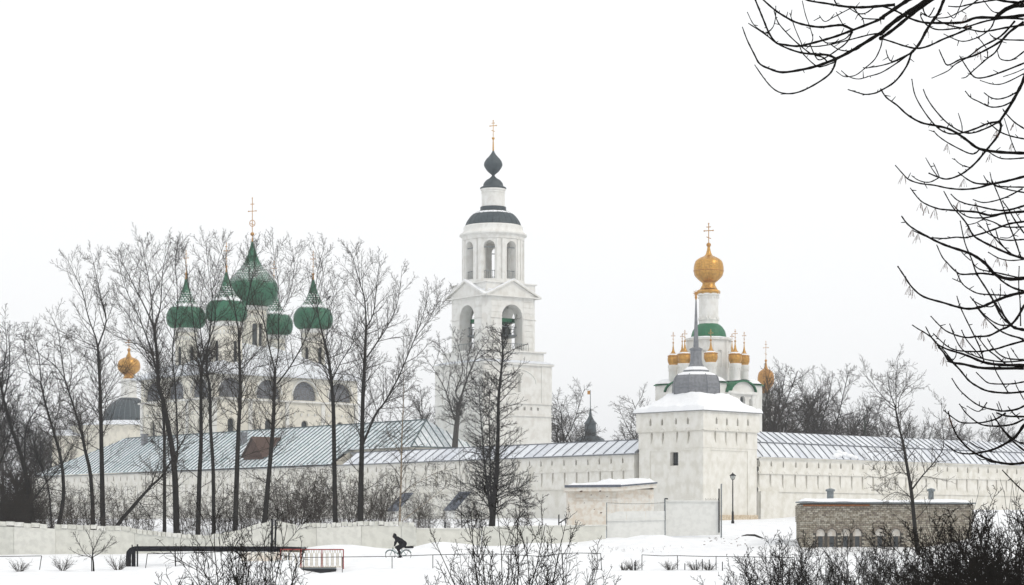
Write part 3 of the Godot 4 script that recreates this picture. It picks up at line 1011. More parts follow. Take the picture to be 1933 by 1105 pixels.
func gold_onion(t: Node3D, c: Vector3, r: float, y0: float, y1: float, ycross: float, ribs: int, snow: bool, rs: int, gilt: Material = null) -> void:
	# ball-shaped gilded cupola with a waist below and a cone above, cross on top
	var h := y1 - y0
	var ctrl := [Vector2(0.58, 0), Vector2(0.45, 0.08), Vector2(0.43, 0.14), Vector2(0.64, 0.20), Vector2(0.93, 0.31), Vector2(1.0, 0.43), Vector2(0.98, 0.54), Vector2(0.87, 0.645), Vector2(0.60, 0.715), Vector2(0.28, 0.77), Vector2(0.15, 0.86), Vector2(0.07, 1.0)]
	if r < 1.2: ctrl = [Vector2(0.8, 0), Vector2(0.76, 0.05), Vector2(0.95, 0.16), Vector2(1.0, 0.27), Vector2(0.94, 0.38), Vector2(0.72, 0.48), Vector2(0.36, 0.57), Vector2(0.2, 0.69), Vector2(0.1, 0.86), Vector2(0.06, 1.0)]
	var prof := smooth_prof(scaled(ctrl, r, h, y0), 4)
	var b := B.new()
	b.lathe(c, prof, ribs * 4, false, 0.2, ribs, 0.03)
	var dm := part(t, "cupola", b, gilt if gilt else M.gold)
	b = B.new()
	for k in ribs:
		var an := TAU * k / ribs
		var pts := PackedVector3Array()
		var rd := PackedFloat32Array()
		for p: Vector2 in prof.slice(4, prof.size() - 10):
			pts.append(c + Vector3(sin(an) * p.x * 0.985, p.y, cos(an) * p.x * 0.985)); rd.append(0.018)
		if pts.size() > 2: b.tube(pts, rd, 4, false)
	b.lathe(c, [Vector2(r * 1.005, y0 + h * 0.40), Vector2(r * 1.03, y0 + h * 0.42), Vector2(r * 1.005, y0 + h * 0.44)], 28)
	part(dm, "rib", b, M.gold_dull)
	if snow:
		b = B.new()
		snow_on(b, c, prof, y0 + h * (0.66 if r > 1.2 else 0.46), y0 + h * (0.74 if r > 1.2 else 0.52), 0.015, rs)
		part(dm, "lodged_snow", b, M.roof_snow, "", "stuff")
	b = B.new()
	b.ball(c + Vector3.UP * (y1 + r * 0.05), Vector3.ONE * r * 0.16, 10, 6)
	cross3(b, c + Vector3.UP * y1, ycross - y1, r * 0.62, maxf(0.05, r * 0.05))
	part(dm, "cross", b, M.gold_dull)

func bell_tower() -> void:
	var D := 250.0
	var s := F / D
	var c := P(931, HY, D)
	c.y = 0
	var y := func(py: float) -> float: return CAMY + (HY - py) / s
	var t := thing("bell_tower", "tall white bell tower with open rotunda, dark dome and gold cross", "bell tower", Vector3(c.x, 3.0, c.z))
	var nl := Vector3(-0.806, 0, 0.592)
	var nr := Vector3(0.592, 0, 0.806)
	var b := B.new()
	var norms := [nl, nr, -nl, -nr]
	var hol := B.new()
	# lower block
	var a2 := 4.78
	for q in 4:
		var n: Vector3 = norms[q]
		var u := Vector3(n.z, 0, -n.x)
		var ops := []
		for k in 7: ops.append([a2 + (k - 3) * 0.95, 0.16, y.call(778), y.call(772), 0, 0, 0.3, false])
		ops.append([a2, 0.4, y.call(745), y.call(715), 0.4, 1, 0.4, false])
		b.sheet({"o": c + n * a2 - u * a2, "u": u, "out": n}, 0, a2 * 2, 2.5, y.call(690), ops)
		for py: float in [765.0, 788.0]:
			b.bar(c + n * (a2 + 0.06) - u * (a2 + 0.1) + Vector3.UP * y.call(py), c + n * (a2 + 0.06) + u * (a2 + 0.1) + Vector3.UP * y.call(py), 0.2, 0.14)
		b.bar(c + n * (a2 + 0.1) - u * (a2 + 0.2) + Vector3.UP * y.call(692), c + n * (a2 + 0.1) + u * (a2 + 0.2) + Vector3.UP * y.call(692), 0.3, 0.25)
		for sg: float in [-1.0, 1.0]:
			b.box(c + n * (a2 + 0.02) + u * sg * (a2 - 0.75) + Vector3.UP * ((y.call(692) + y.call(765)) / 2), u * 0.72, Vector3.UP * ((y.call(692) - y.call(765)) / 2), n * 0.07)
		# blind arch
		var ar := PackedVector3Array()
		var rd := PackedFloat32Array()
		for e in 13:
			var an := PI * e / 12
			ar.append(c + n * (a2 + 0.02) - u * cos(an) * 2.6 + Vector3.UP * (y.call(728) + sin(an) * 1.6)); rd.append(0.09)
		b.tube(ar, rd, 5)
		# pedestal of the bell tier
		var a3 := 4.15
		b.sheet({"o": c + n * a3 - u * a3, "u": u, "out": n}, 0, a3 * 2, y.call(690), y.call(668), [])
		b.bar(c + n * (a3 + 0.08) - u * (a3 + 0.2) + Vector3.UP * y.call(668), c + n * (a3 + 0.08) + u * (a3 + 0.2) + Vector3.UP * y.call(668), 0.3, 0.16)
	b.quad(c + (nl + nr) * 4.15 + Vector3.UP * y.call(668), c + (nr - nl) * 4.15 + Vector3.UP * y.call(668), c - (nl + nr) * 4.15 + Vector3.UP * y.call(668), c + (nl - nr) * 4.15 + Vector3.UP * y.call(668), Vector3.UP)
	part(t, "lower_storeys", b, M.white_stucco)
	b = B.new()
	for q in 4:
		var n: Vector3 = norms[q]
		var u := Vector3(n.z, 0, -n.x)
		var yt: float = y.call(684)
		b.quad(c + n * (a2 + 0.3) - u * (a2 + 0.3) + Vector3.UP * y.call(690.5), c + n * (a2 + 0.3) + u * (a2 + 0.3) + Vector3.UP * y.call(690.5), c + n * 4.1 + u * 4.1 + Vector3.UP * yt, c + n * 4.1 - u * 4.1 + Vector3.UP * yt, n + Vector3.UP)
	part(t, "skirt_roof", b, M.snowy_tin)
	# bell tier: wide faces with arches and pediments, narrow corner faces
	b = B.new()
	var a := 3.7
	var h := 3.0
	var y0: float = y.call(669)
	var y1: float = y.call(556)
	var snow := B.new()
	for q in 4:
		var n: Vector3 = norms[q]
		var u := Vector3(n.z, 0, -n.x)
		b.sheet({"o": c + n * a - u * h, "u": u, "out": n}, 0, h * 2, y0, y1, [[h, 1.45, y0 + 0.35, y.call(580) - 1.45, 1.45, 1, 1.5, true]], 1e9, 1.5)
		var m: Vector3 = norms[(q + 1) % 4]
		var p0 := c + n * a + (m * h if u.dot(m) > 0 else -u * -h)
		p0 = c + n * a + m * h
		var p1 := c + m * a + n * h
		b.quad(Vector3(p0.x, y0, p0.z), Vector3(p1.x, y0, p1.z), Vector3(p1.x, y1, p1.z), Vector3(p0.x, y1, p0.z), n + m)
		# rustication: recessed courses read as thin shadow lines between proud bands
		for k in 9:
			var yk: float = lerpf(y0 + 0.5, y.call(563), k / 9.0)
			for sg: float in [-1.0, 1.0]:
				b.box(c + n * (a + 0.012) + u * sg * 2.25 + Vector3.UP * (yk + 0.3), u * 0.72, Vector3.UP * 0.3, n * 0.035)
		b.bar(c + n * (a + 0.06) - u * (h + 0.1) + Vector3.UP * y.call(606), c + n * (a + 0.06) - u * 1.5 + Vector3.UP * y.call(606), 0.16, 0.12)
		b.bar(c + n * (a + 0.06) + u * 1.5 + Vector3.UP * y.call(606), c + n * (a + 0.06) + u * (h + 0.1) + Vector3.UP * y.call(606), 0.16, 0.12)
		# pediment
		var w := 3.55
		var yb: float = y.call(565)
		var yp: float = y.call(537)
		b.plate([Vector2(-w, 0), Vector2(w, 0), Vector2(0, yp - yb)], c + n * (a + 0.12) + Vector3.UP * yb, u, Vector3.UP, n, 1.4)
		for sg: float in [-1.0, 1.0]:
			b.bar(c + n * (a + 0.2) + u * sg * (w + 0.25) + Vector3.UP * yb, c + n * (a + 0.2) + Vector3.UP * (yp + 0.12), 0.42, 0.16)
			snow.bar(c + n * (a - 0.35) + u * sg * (w + 0.1) + Vector3.UP * (yb + 0.14), c + n * (a - 0.35) + Vector3.UP * (yp + 0.26), 1.5, 0.1)
		b.bar(c + n * (a + 0.2) - u * (w + 0.2) + Vector3.UP * (yb - 0.04), c + n * (a + 0.2) + u * (w + 0.2) + Vector3.UP * (yb - 0.04), 0.42, 0.14)
		# attic
		b.quad(c + n * 3.45 - u * 3.45 + Vector3.UP * y1, c + n * 3.45 + u * 3.45 + Vector3.UP * y1, c + n * 3.45 + u * 3.45 + Vector3.UP * y.call(540), c + n * 3.45 - u * 3.45 + Vector3.UP * y.call(540), n)
		b.bar(c + n * 3.5 - u * 3.6 + Vector3.UP * y.call(540), c + n * 3.5 + u * 3.6 + Vector3.UP * y.call(540), 0.25, 0.12)
	b.quad(c + (nl + nr) * 3.45 + Vector3.UP * y.call(540), c + (nr - nl) * 3.45 + Vector3.UP * y.call(540), c - (nl + nr) * 3.45 + Vector3.UP * y.call(540), c + (nl - nr) * 3.45 + Vector3.UP * y.call(540), Vector3.UP)
	b.quad(c + (nl + nr) * 3.3 + Vector3.UP * (y1 - 0.2), c + (nr - nl) * 3.3 + Vector3.UP * (y1 - 0.2), c - (nl + nr) * 3.3 + Vector3.UP * (y1 - 0.2), c + (nl - nr) * 3.3 + Vector3.UP * (y1 - 0.2), Vector3.DOWN)
	b.lathe(c, [Vector2(3.62, y.call(541)), Vector2(3.62, y.call(533)), Vector2(3.3, y.call(532.5))], 40)
	part(t, "bell_tier", b, M.white_stucco)
	snow.box(c + (nl + nr).normalized() * 4.2 + Vector3.UP * (y1 + 0.08), (nl - nr).normalized() * 0.9, Vector3.UP * 0.08, (nl + nr).normalized() * 0.5)
	part(t, "ledge_snow", snow, M.roof_snow)
	# bell frame inside the tier
	b = B.new()
	for q in 2:
		var n: Vector3 = norms[q]
		var u := Vector3(n.z, 0, -n.x)
		for sg: float in [-1.0, 1.0]:
			b.bar(c + n * sg * 2.0 - u * 2.9 + Vector3.UP * y.call(607), c + n * sg * 2.0 + u * 2.9 + Vector3.UP * y.call(607), 0.3, 0.42)
	part(t, "bell_beam", b, M.green_paint, "green timber beam carrying the bells")
	b = B.new()
	b.box(c + Vector3.UP * y.call(636), nl * 2.6, Vector3.UP * 0.08, nr * 2.6)
	for q in 4:
		var n: Vector3 = norms[q]
		var u := Vector3(n.z, 0, -n.x)
		for k in 9:
			b.bar(c + n * 2.5 + u * (-2.4 + k * 0.6) + Vector3.UP * y.call(636), c + n * 2.5 + u * (-2.4 + k * 0.6) + Vector3.UP * y.call(620), 0.06, 0.06)
		b.bar(c + n * 2.5 - u * 2.5 + Vector3.UP * y.call(620), c + n * 2.5 + u * 2.5 + Vector3.UP * y.call(620), 0.08, 0.08)
	for k in 8:
		b.box(c + nr * (-1.6 + k * 0.38) + nl * 0.6 + Vector3.UP * lerpf(y.call(662), y.call(638), k / 8.0), nl * 0.5, Vector3.UP * 0.04, nr * 0.16)
	part(t, "ringing_platform", b, M.zinc)
	for k in 5:
		b = B.new()
		var an := TAU * k / 5 + 0.5
		var bc := c + Vector3(cos(an), 0, sin(an)) * 1.7
		var sz := [0.75, 0.5, 0.62, 0.4, 0.5][k] as float
		var by: float = y.call(611) - sz * 2.1
		b.lathe(bc, [Vector2(sz, by), Vector2(sz * 0.86, by + sz * 0.25), Vector2(sz * 0.62, by + sz), Vector2(sz * 0.5, by + sz * 1.5), Vector2(sz * 0.2, by + sz * 1.75), Vector2(sz * 0.1, by + sz * 2.1)], 16)
		part(t, "bell", b, M.bronze)
	for q in 2:
		var n: Vector3 = norms[q]
		var u := Vector3(n.z, 0, -n.x)
		b = B.new()
		b.bar(c + n * (a + 0.5) - u * 1.9 + Vector3.UP * y.call(654), c + n * (a + 0.5) + u * 1.9 + Vector3.UP * y.call(654), 0.06, 0.06)
		for k in 13: b.bar(c + n * (a + 0.5) + u * (-1.9 + k * 0.317) + Vector3.UP * y.call(668), c + n * (a + 0.5) + u * (-1.9 + k * 0.317) + Vector3.UP * y.call(654), 0.04, 0.04)
		part(t, "balcony_rail", b, M.zinc)
	# rotunda
	b = B.new()
	var R := 3.48
	var ops := []
	for k in 8:
		ops.append([deg_to_rad(-7 + 45 * k + (360 if -7 + 45 * k < 0 else 0)) , 0.193, y.call(532), y.call(461) - 0.67, 0.67, 1, 0.85, true])
	b.sheet({"c": c, "r": R}, 0.12, TAU + 0.12, y.call(533), y.call(456), ops.map(func(op): return [op[0] if op[0] > 0.3 else op[0] + TAU, op[1], op[2], op[3], op[4], op[5], op[6], op[7]]), 0.1, 0.85)
	for k in 8:
		var an := deg_to_rad(-7 + 22.5 + 45 * k)
		for e: float in [-0.09, 0.09]:
			var dv := Vector3(sin(an + e), 0, cos(an + e))
			b.box(c + dv * (R + 0.03) + Vector3.UP * ((y.call(533) + y.call(457)) / 2), Vector3(dv.z, 0, -dv.x) * 0.22, Vector3.UP * ((y.call(457) - y.call(533)) / 2), dv * 0.1)
	b.lathe(c, [Vector2(R - 0.85, y.call(456)), Vector2(R, y.call(457)), Vector2(R + 0.12, y.call(456)), Vector2(R + 0.12, y.call(450)), Vector2(R + 0.42, y.call(447)), Vector2(R + 0.42, y.call(444.5)), Vector2(R + 0.05, y.call(440)), Vector2(R - 0.06, y.call(436)), Vector2(R - 0.06, y.call(430)), Vector2(R - 0.2, y.call(428))], 48)
	b.lathe(c, [Vector2(0.01, y.call(455)), Vector2(R - 0.8, y.call(456))], 32)
	part(t, "rotunda", b, M.white_stucco)
	for op: Array in ops:
		b = B.new()
		var dv := Vector3(sin(op[0]), 0, cos(op[0]))
		var u := Vector3(dv.z, 0, -dv.x)
		b.bar(c + dv * (R - 0.3) - u * 0.7 + Vector3.UP * y.call(517), c + dv * (R - 0.3) + u * 0.7 + Vector3.UP * y.call(517), 0.06, 0.06)
		for k in 6: b.bar(c + dv * (R - 0.3) + u * (-0.55 + k * 0.22) + Vector3.UP * y.call(532), c + dv * (R - 0.3) + u * (-0.55 + k * 0.22) + Vector3.UP * y.call(517), 0.035, 0.035)
		b.bar(c + dv * (R - 0.3) - u * 0.7 + Vector3.UP * y.call(473), c + dv * (R - 0.3) + u * 0.7 + Vector3.UP * y.call(473), 0.07, 0.1)
		part(t, "arch_rail", b, M.zinc)
	b = B.new()
	var dp := smooth_prof([Vector2(3.22, y.call(430)), Vector2(3.05, y.call(421)), Vector2(2.6, y.call(410)), Vector2(2.0, y.call(402.5)), Vector2(1.45, y.call(399))], 4)
	b.lathe(c, dp, 48)
	var dm := part(t, "dome", b, M.slate)
	b = B.new()
	for k in 24:
		var an := TAU * k / 24
		var pts := PackedVector3Array()
		var rd := PackedFloat32Array()
		for p: Vector2 in dp:
			pts.append(c + Vector3(sin(an) * p.x, p.y, cos(an) * p.x)); rd.append(0.045)
		b.tube(pts, rd, 4, false)
	part(dm, "rib", b, M.slate)
	b = B.new()
	snow_on(b, c, dp, y.call(405), y.call(401), 0.03, 77, 48)
	part(dm, "lodged_snow", b, M.roof_snow, "", "stuff")
	b = B.new()
	b.lathe(c, [Vector2(1.35, y.call(400)), Vector2(1.5, y.call(399)), Vector2(1.48, y.call(391.5)), Vector2(1.3, y.call(391))], 32)
	part(t, "collar", b, M.slate)
	b = B.new()
	b.lathe(c, [Vector2(1.34, y.call(392)), Vector2(1.34, y.call(362)), Vector2(1.45, y.call(360.5)), Vector2(1.45, y.call(357.5)), Vector2(1.2, y.call(357))], 32)
	b.lathe(c, [Vector2(1.34, y.call(365.5)), Vector2(1.4, y.call(365)), Vector2(1.34, y.call(364.5))], 32)
	part(t, "lantern", b, M.white_stucco)
	b = B.new()
	b.lathe(c, smooth_prof([Vector2(1.3, y.call(358)), Vector2(1.5, y.call(357)), Vector2(1.48, y.call(354.5)), Vector2(1.2, y.call(352)), Vector2(1.08, y.call(346)), Vector2(0.8, y.call(340.5)), Vector2(0.5, y.call(337.5)), Vector2(0.25, y.call(334)), Vector2(0.17, y.call(331)), Vector2(0.36, y.call(328))], 3), 32)
	part(t, "lantern_dome", b, M.slate)
	b = B.new()
	b.lathe(c, smooth_prof([Vector2(0.36, y.call(328)), Vector2(0.75, y.call(322)), Vector2(1.07, y.call(312)), Vector2(0.9, y.call(303)), Vector2(0.5, y.call(295.5)), Vector2(0.2, y.call(289)), Vector2(0.06, y.call(283))], 4), 28)
	var on := part(t, "onion", b, M.slate)
	b = B.new()
	b.lathe(c, [Vector2(0.1, y.call(286)), Vector2(0.06, y.call(263))], 8)
	b.ball(c + Vector3.UP * y.call(261.5), Vector3.ONE * 0.17, 10, 6)
	cross3(b, c + Vector3.UP * y.call(258), y.call(228) - y.call(258), 0.8, 0.075)
	part(on, "cross", b, M.gold)

func gold_church() -> void:
	var D := 250.0
	var s := F / D
	var c := P(1338, HY, D)
	c.y = 0
	var y := func(py: float) -> float: return CAMY + (HY - py) / s
	var t := thing("gilded_church", "white church with golden cupolas and green vaults behind the corner tower", "church", Vector3(c.x, 3.0, c.z))
	var k2 := 0.7071
	var ul := Vector3(-k2, 0, -k2)
	var ur := Vector3(k2, 0, -k2)
	# body: four arms under green barrel roofs
	var b := B.new()
	var roofs := B.new()
	var snow := B.new()
	var glass := B.new()
	var hb := 4.0
	var yb: float = y.call(746)
	for q in 4:
		var n: Vector3 = [-ur, -ul, ul, ur][q]
		var u := Vector3(n.z, 0, -n.x)
		var len := 5.0
		var hw := 2.2
		var o := c + n * len - u * hw
		b.sheet({"o": o, "u": u, "out": n}, 0, hw * 2, 2.5, yb, [[hw, 0.45, y.call(774), y.call(758), 0.45, 1, 0.4, false], [hw - 1.4, 0.25, y.call(774), y.call(760), 0.25, 1, 0.3, false], [hw + 1.4, 0.25, y.call(774), y.call(760), 0.25, 1, 0.3, false]])
		glass.box(c + n * (len - 0.34) + Vector3.UP * y.call(765), u * 0.42, Vector3.UP * 0.7, n * 0.02)
		for sg: float in [-1.0, 1.0]:
			var p := c + u * sg * hw
			b.quad(Vector3(p.x, 2.5, p.z), Vector3(p.x, yb, p.z), Vector3(p.x, yb, p.z) + n * len, Vector3(p.x, 2.5, p.z) + n * len, u * sg)
			b.box(c + n * (len + 0.05) + u * sg * (hw - 0.3) + Vector3.UP * (yb - 2.8), u * 0.3, Vector3.UP * 2.8, n * 0.12)
		b.bar(c + n * (len + 0.12) - u * (hw + 0.2) + Vector3.UP * yb, c + n * (len + 0.12) + u * (hw + 0.2) + Vector3.UP * yb, 0.4, 0.3)
		# rounded gable and the barrel vault running back from it
		var pts := []
		for e in 15: pts.append(Vector2(-cos(PI * e / 14) * hw, sin(PI * e / 14) * 1.35))
		b.plate(pts, c + n * (len - 0.02) + Vector3.UP * yb, u, Vector3.UP, n, 0.3)
		for e in 14:
			var p0: Vector2 = pts[e] * 1.04 + Vector2(0, 0.05)
			var p1: Vector2 = pts[e + 1] * 1.04 + Vector2(0, 0.05)
			var A := c + u * p0.x + Vector3.UP * (yb + p0.y)
			var C := c + u * p1.x + Vector3.UP * (yb + p1.y)
			roofs.quad(A, C, C + n * (len + 0.3), A + n * (len + 0.3), u * (p0.x + p1.x) + Vector3.UP * 2)
			if e > 4 and e < 9: snow.quad(A + Vector3.UP * 0.1, C + Vector3.UP * 0.1, C + n * (len + 0.34) + Vector3.UP * 0.1, A + n * (len + 0.34) + Vector3.UP * 0.1, Vector3.UP)
			roofs.quad(A + n * (len + 0.3), C + n * (len + 0.3), C * 1.0 + n * (len + 0.3) - Vector3.UP * 0.18, A + n * (len + 0.3) - Vector3.UP * 0.18, n)
	# corner blocks between the arms, with green sloping roofs and snow
	for q in 4:
		var d: Vector3 = [-(ul + ur), ul - ur, ul + ur, ur - ul][q]
		var cc: Vector3 = c + d * 3.2
		b.box(Vector3(cc.x, (y.call(728) + 2.5) / 2, cc.z), ul * 1.15, Vector3.UP * ((y.call(728) - 2.5) / 2), ur * 1.15)
		roofs.lathe(Vector3(cc.x, 0, cc.z), [Vector2(1.9, y.call(729)), Vector2(1.3, y.call(722)), Vector2(0.8, y.call(718))], 4, true, 0.0)
		snow.lathe(Vector3(cc.x, 0, cc.z), [Vector2(1.6, y.call(726)), Vector2(1.2, y.call(720)), Vector2(0.8, y.call(717))], 16)
	part(t, "wall", b, M.white_stucco)
	part(t, "window", glass, M.pane, "", "stuff")
	part(t, "barrel_roof", roofs, M.green_paint)
	part(t, "roof_snow", snow, M.roof_snow)
	# octagon, green dome, upper drum
	b = B.new()
	var ro := 2.5
	for q in 8:
		var an := TAU * q / 8 + PI / 8 + 0.1
		var n := Vector3(sin(an), 0, cos(an))
		var u := Vector3(n.z, 0, -n.x)
		var ap := ro * cos(PI / 8)
		var hwf := ro * sin(PI / 8)
		b.sheet({"o": c + n * ap - u * hwf, "u": u, "out": n}, 0, hwf * 2, y.call(725), y.call(641), [[hwf, 0.24, y.call(696), y.call(664), 0.1, 0, 0.12, false]])
		b.box(c + n * ap + u * hwf + Vector3.UP * y.call(680), u * 0.12, Vector3.UP * (39 / s), n * 0.1)
		b.bar(c + n * (ap + 0.1) - u * (hwf + 0.1) + Vector3.UP * y.call(642), c + n * (ap + 0.1) + u * (hwf + 0.1) + Vector3.UP * y.call(642), 0.3, 0.25)
	b.lathe(c, [Vector2(1.12, y.call(616)), Vector2(1.12, y.call(560)), Vector2(1.25, y.call(558)), Vector2(1.25, y.call(555))], 32)
	for k in 22:
		var an := TAU * k / 22
		var dv := Vector3(sin(an), 0, cos(an))
		b.box(c + dv * 1.15 + Vector3.UP * y.call(562.5), Vector3(dv.z, 0, -dv.x) * 0.07, Vector3.UP * 0.1, dv * 0.07)
		if k % 3 == 0:
			b.ball(c + dv * 1.1 + Vector3.UP * y.call(602), Vector3(0.16, 0.28, 0.16), 6, 4)
	b.lathe(c, [Vector2(1.12, y.call(606)), Vector2(1.2, y.call(605.5)), Vector2(1.2, y.call(604)), Vector2(1.12, y.call(603))], 32)
	part(t, "drum", b, M.white_stucco)
	b = B.new()
	var dp := smooth_prof([Vector2(2.05, y.call(641)), Vector2(2.02, y.call(634)), Vector2(1.85, y.call(625)), Vector2(1.5, y.call(617)), Vector2(1.1, y.call(612))], 4)
	b.lathe(c, dp, 32, false, 0.1, 8, 0.03)
	part(t, "green_dome", b, M.green_paint)
	b = B.new()
	b.lathe(c, [Vector2(2.72, y.call(641)), Vector2(2.7, y.call(639.5)), Vector2(2.2, y.call(637.5))], 8, true, 0.1 + PI / 8)
	part(t, "ledge_snow", b, M.roof_snow)
	b = B.new()
	b.lathe(c, smooth_prof([Vector2(1.28, y.call(556)), Vector2(1.36, y.call(553)), Vector2(1.32, y.call(549)), Vector2(1.0, y.call(546)), Vector2(0.85, y.call(541))], 3), 8, true, 0.1)
	part(t, "gilded_cornice", b, M.gold)
	gold_onion(t, c, 1.72, y.call(546), y.call(464), y.call(422.5), 8, false, 5)
	# ring of small cupolas on their own drums: [x px, depth offset, onion bottom py, onion half width px, cross py, drum foot py]
	for e: Array in [[1271, -1.0, 689, 10.5, 628, 730], [1293, -3.4, 686, 12.8, 624, 730], [1288, 3.6, 686, 10.0, 631, 722], [1342, -5.2, 684, 13.0, 622.5, 716], [1388, -3.0, 686, 12.6, 623, 728], [1382, 3.8, 686, 10.0, 631, 722], [1405, -0.6, 689, 10.3, 627.5, 730]]:
		var dd: float = D + e[1]
		var sc := F / dd
		var cc := P(e[0], HY, dd)
		cc.y = 0
		var yo: float = CAMY + (HY - e[2]) / sc
		var yf: float = CAMY + (HY - e[5]) / sc
		var r: float = e[3] / sc
		b = B.new()
		b.lathe(cc, [Vector2(r * 0.8, yf - 3.0), Vector2(r * 0.8, yo - 0.5), Vector2(r * 0.95, yo - 0.35), Vector2(r * 0.95, yo - 0.05), Vector2(r * 0.5, yo)], 20)
		for k in 14:
			var an := TAU * k / 14
			var dv := Vector3(sin(an), 0, cos(an))
			b.box(cc + dv * r * 0.82 + Vector3.UP * (yo - 0.65), Vector3(dv.z, 0, -dv.x) * 0.05, Vector3.UP * 0.09, dv * 0.05)
		part(t, "small_drum", b, M.white_stucco)
		gold_onion(t, cc, r, yo - 0.1, CAMY + (HY - (e[2] - 41)) / sc, CAMY + (HY - e[4]) / sc, 8, true, int(e[0]))

func small_church() -> void:
	# low rotunda with a ribbed dark dome and one gilded onion, far left
	var D := 335.0
	var s := F / D
	var c := P(243, HY, D)
	c.y = 0
	var y := func(py: float) -> float: return CAMY + (HY - py) / s
	var t := thing("domed_church", "low church with ribbed dark dome and single gold cupola beyond teal roof", "church", Vector3(c.x, 3.0, c.z))
	var b := B.new()
	b.lathe(c, [Vector2(8.6, 2.5), Vector2(8.6, y.call(812)), Vector2(8.9, y.call(810)), Vector2(8.9, y.call(807))], 40)
	b.lathe(c, [Vector2(4.1, y.call(800)), Vector2(4.1, y.call(797)), Vector2(3.9, y.call(796))], 32)
	b.abox(c + Vector3(-10.4, 2.5, 1.0), c + Vector3(-3.6, y.call(826), 7.0))
	part(t, "wall", b, M.cream_stucco)
	b = B.new()
	b.lathe(c, [Vector2(9.1, y.call(807)), Vector2(4.0, y.call(795.5))], 40)
	b.quad(c + Vector3(-10.8, y.call(827), 7.3), c + Vector3(-3.3, y.call(827), 7.3), c + Vector3(-3.3, y.call(812), 1.0), c + Vector3(-10.8, y.call(812), 1.0), Vector3.UP)
	part(t, "skirt_roof", b, M.snowy_tin_2)
	b = B.new()
	var dp := smooth_prof([Vector2(4.0, y.call(797)), Vector2(3.95, y.call(790)), Vector2(3.5, y.call(775)), Vector2(2.6, y.call(762)), Vector2(1.4, y.call(752))], 4)
	b.lathe(c, dp, 48)
	var dm := part(t, "dome", b, M.slate)
	b = B.new()
	for k in 28:
		var an := TAU * k / 28
		var pts := PackedVector3Array()
		var rd := PackedFloat32Array()
		for p: Vector2 in dp:
			pts.append(c + Vector3(sin(an) * p.x, p.y, cos(an) * p.x)); rd.append(0.03)
		b.tube(pts, rd, 4, false)
	part(dm, "rib", b, M.lead)
	b = B.new()
	b.lathe(c, [Vector2(1.35, y.call(753)), Vector2(1.3, y.call(750)), Vector2(1.2, y.call(748)), Vector2(1.15, y.call(722)), Vector2(1.3, y.call(719)), Vector2(1.3, y.call(716)), Vector2(0.8, y.call(715))], 8, true, 0.2)
	part(t, "lantern", b, M.white_stucco)
	gold_onion(t, c, 1.72, y.call(716), y.call(662), y.call(640), 8, false, 8)

func far_buildings() -> void:
	# helm-roofed tower of the far wall, with a pole and a pennant
	var D := 330.0
	var s := F / D
	var c := P(1114.5, HY, D)
	c.y = 0
	var y := func(py: float) -> float: return CAMY + (HY - py) / s
	var t := thing("wall_tower", "distant grey green helm roof tower above the left fortress wall", "tower", Vector3(c.x, 3.0, c.z))
	var b := B.new()
	b.box(Vector3(c.x, (y.call(838) + 3) / 2, c.z), Vector3(2.0, 0, 0.8), Vector3.UP * ((y.call(838) - 3) / 2), Vector3(-0.8, 0, 2.0))
	part(t, "masonry", b, M.white_stucco)
	b = B.new()
	b.lathe(c, [Vector2(2.7, y.call(838)), Vector2(1.9, y.call(828)), Vector2(1.1, y.call(823))], 8, true)
	b.lathe(c, [Vector2(0.9, y.call(824)), Vector2(0.85, y.call(802)), Vector2(1.0, y.call(800)), Vector2(0.6, y.call(794)), Vector2(0.25, y.call(786)), Vector2(0.06, y.call(770)), Vector2(0.04, y.call(737))], 8, true)
	part(t, "helm_roof", b, M.slate)
	b = B.new()
	b.abox(Vector3(c.x - 0.45, y.call(745), c.z - 0.02), Vector3(c.x, y.call(738), c.z + 0.02))
	part(t, "pennant", b, M.gold_dull)
	# single gilded onion among the trees right of the golden church
	D = 330.0
	s = F / D
	c = P(1446, HY, D)
	c.y = 0
	t = thing("chapel", "chapel with a single gold cupola half hidden by bare trees", "chapel", Vector3(c.x, 3.0, c.z))
	b = B.new()
	b.lathe(c, [Vector2(1.6, 2.5), Vector2(1.2, y.call(746)), Vector2(1.3, y.call(744))], 16)
	b.box(Vector3(c.x, 6.0, c.z), Vector3(4.0, 0, 0), Vector3.UP * 4.5, Vector3(0, 0, 4.0))
	part(t, "wall", b, M.white_stucco)
	gold_onion(t, c, 1.25, y.call(745), y.call(682), y.call(645), 8, false, 3, M.gold_dull)
	# slim green spire far right
	c = P(1633, HY, 460)
	c.y = 0
	t = thing("spired_tower", "distant slim green spire beyond the right fortress wall", "tower", Vector3(c.x, 3.0, c.z))
	b = B.new()
	b.lathe(c, [Vector2(1.6, 3.0), Vector2(1.4, 17.0), Vector2(1.6, 17.2)], 8, true)
	part(t, "masonry", b, M.white_stucco)
	b = B.new()
	b.lathe(c, [Vector2(1.6, 17.2), Vector2(0.8, 20.0), Vector2(0.4, 21.0), Vector2(0.05, 27.0)], 8, true)
	part(t, "spire", b, M.green_paint)

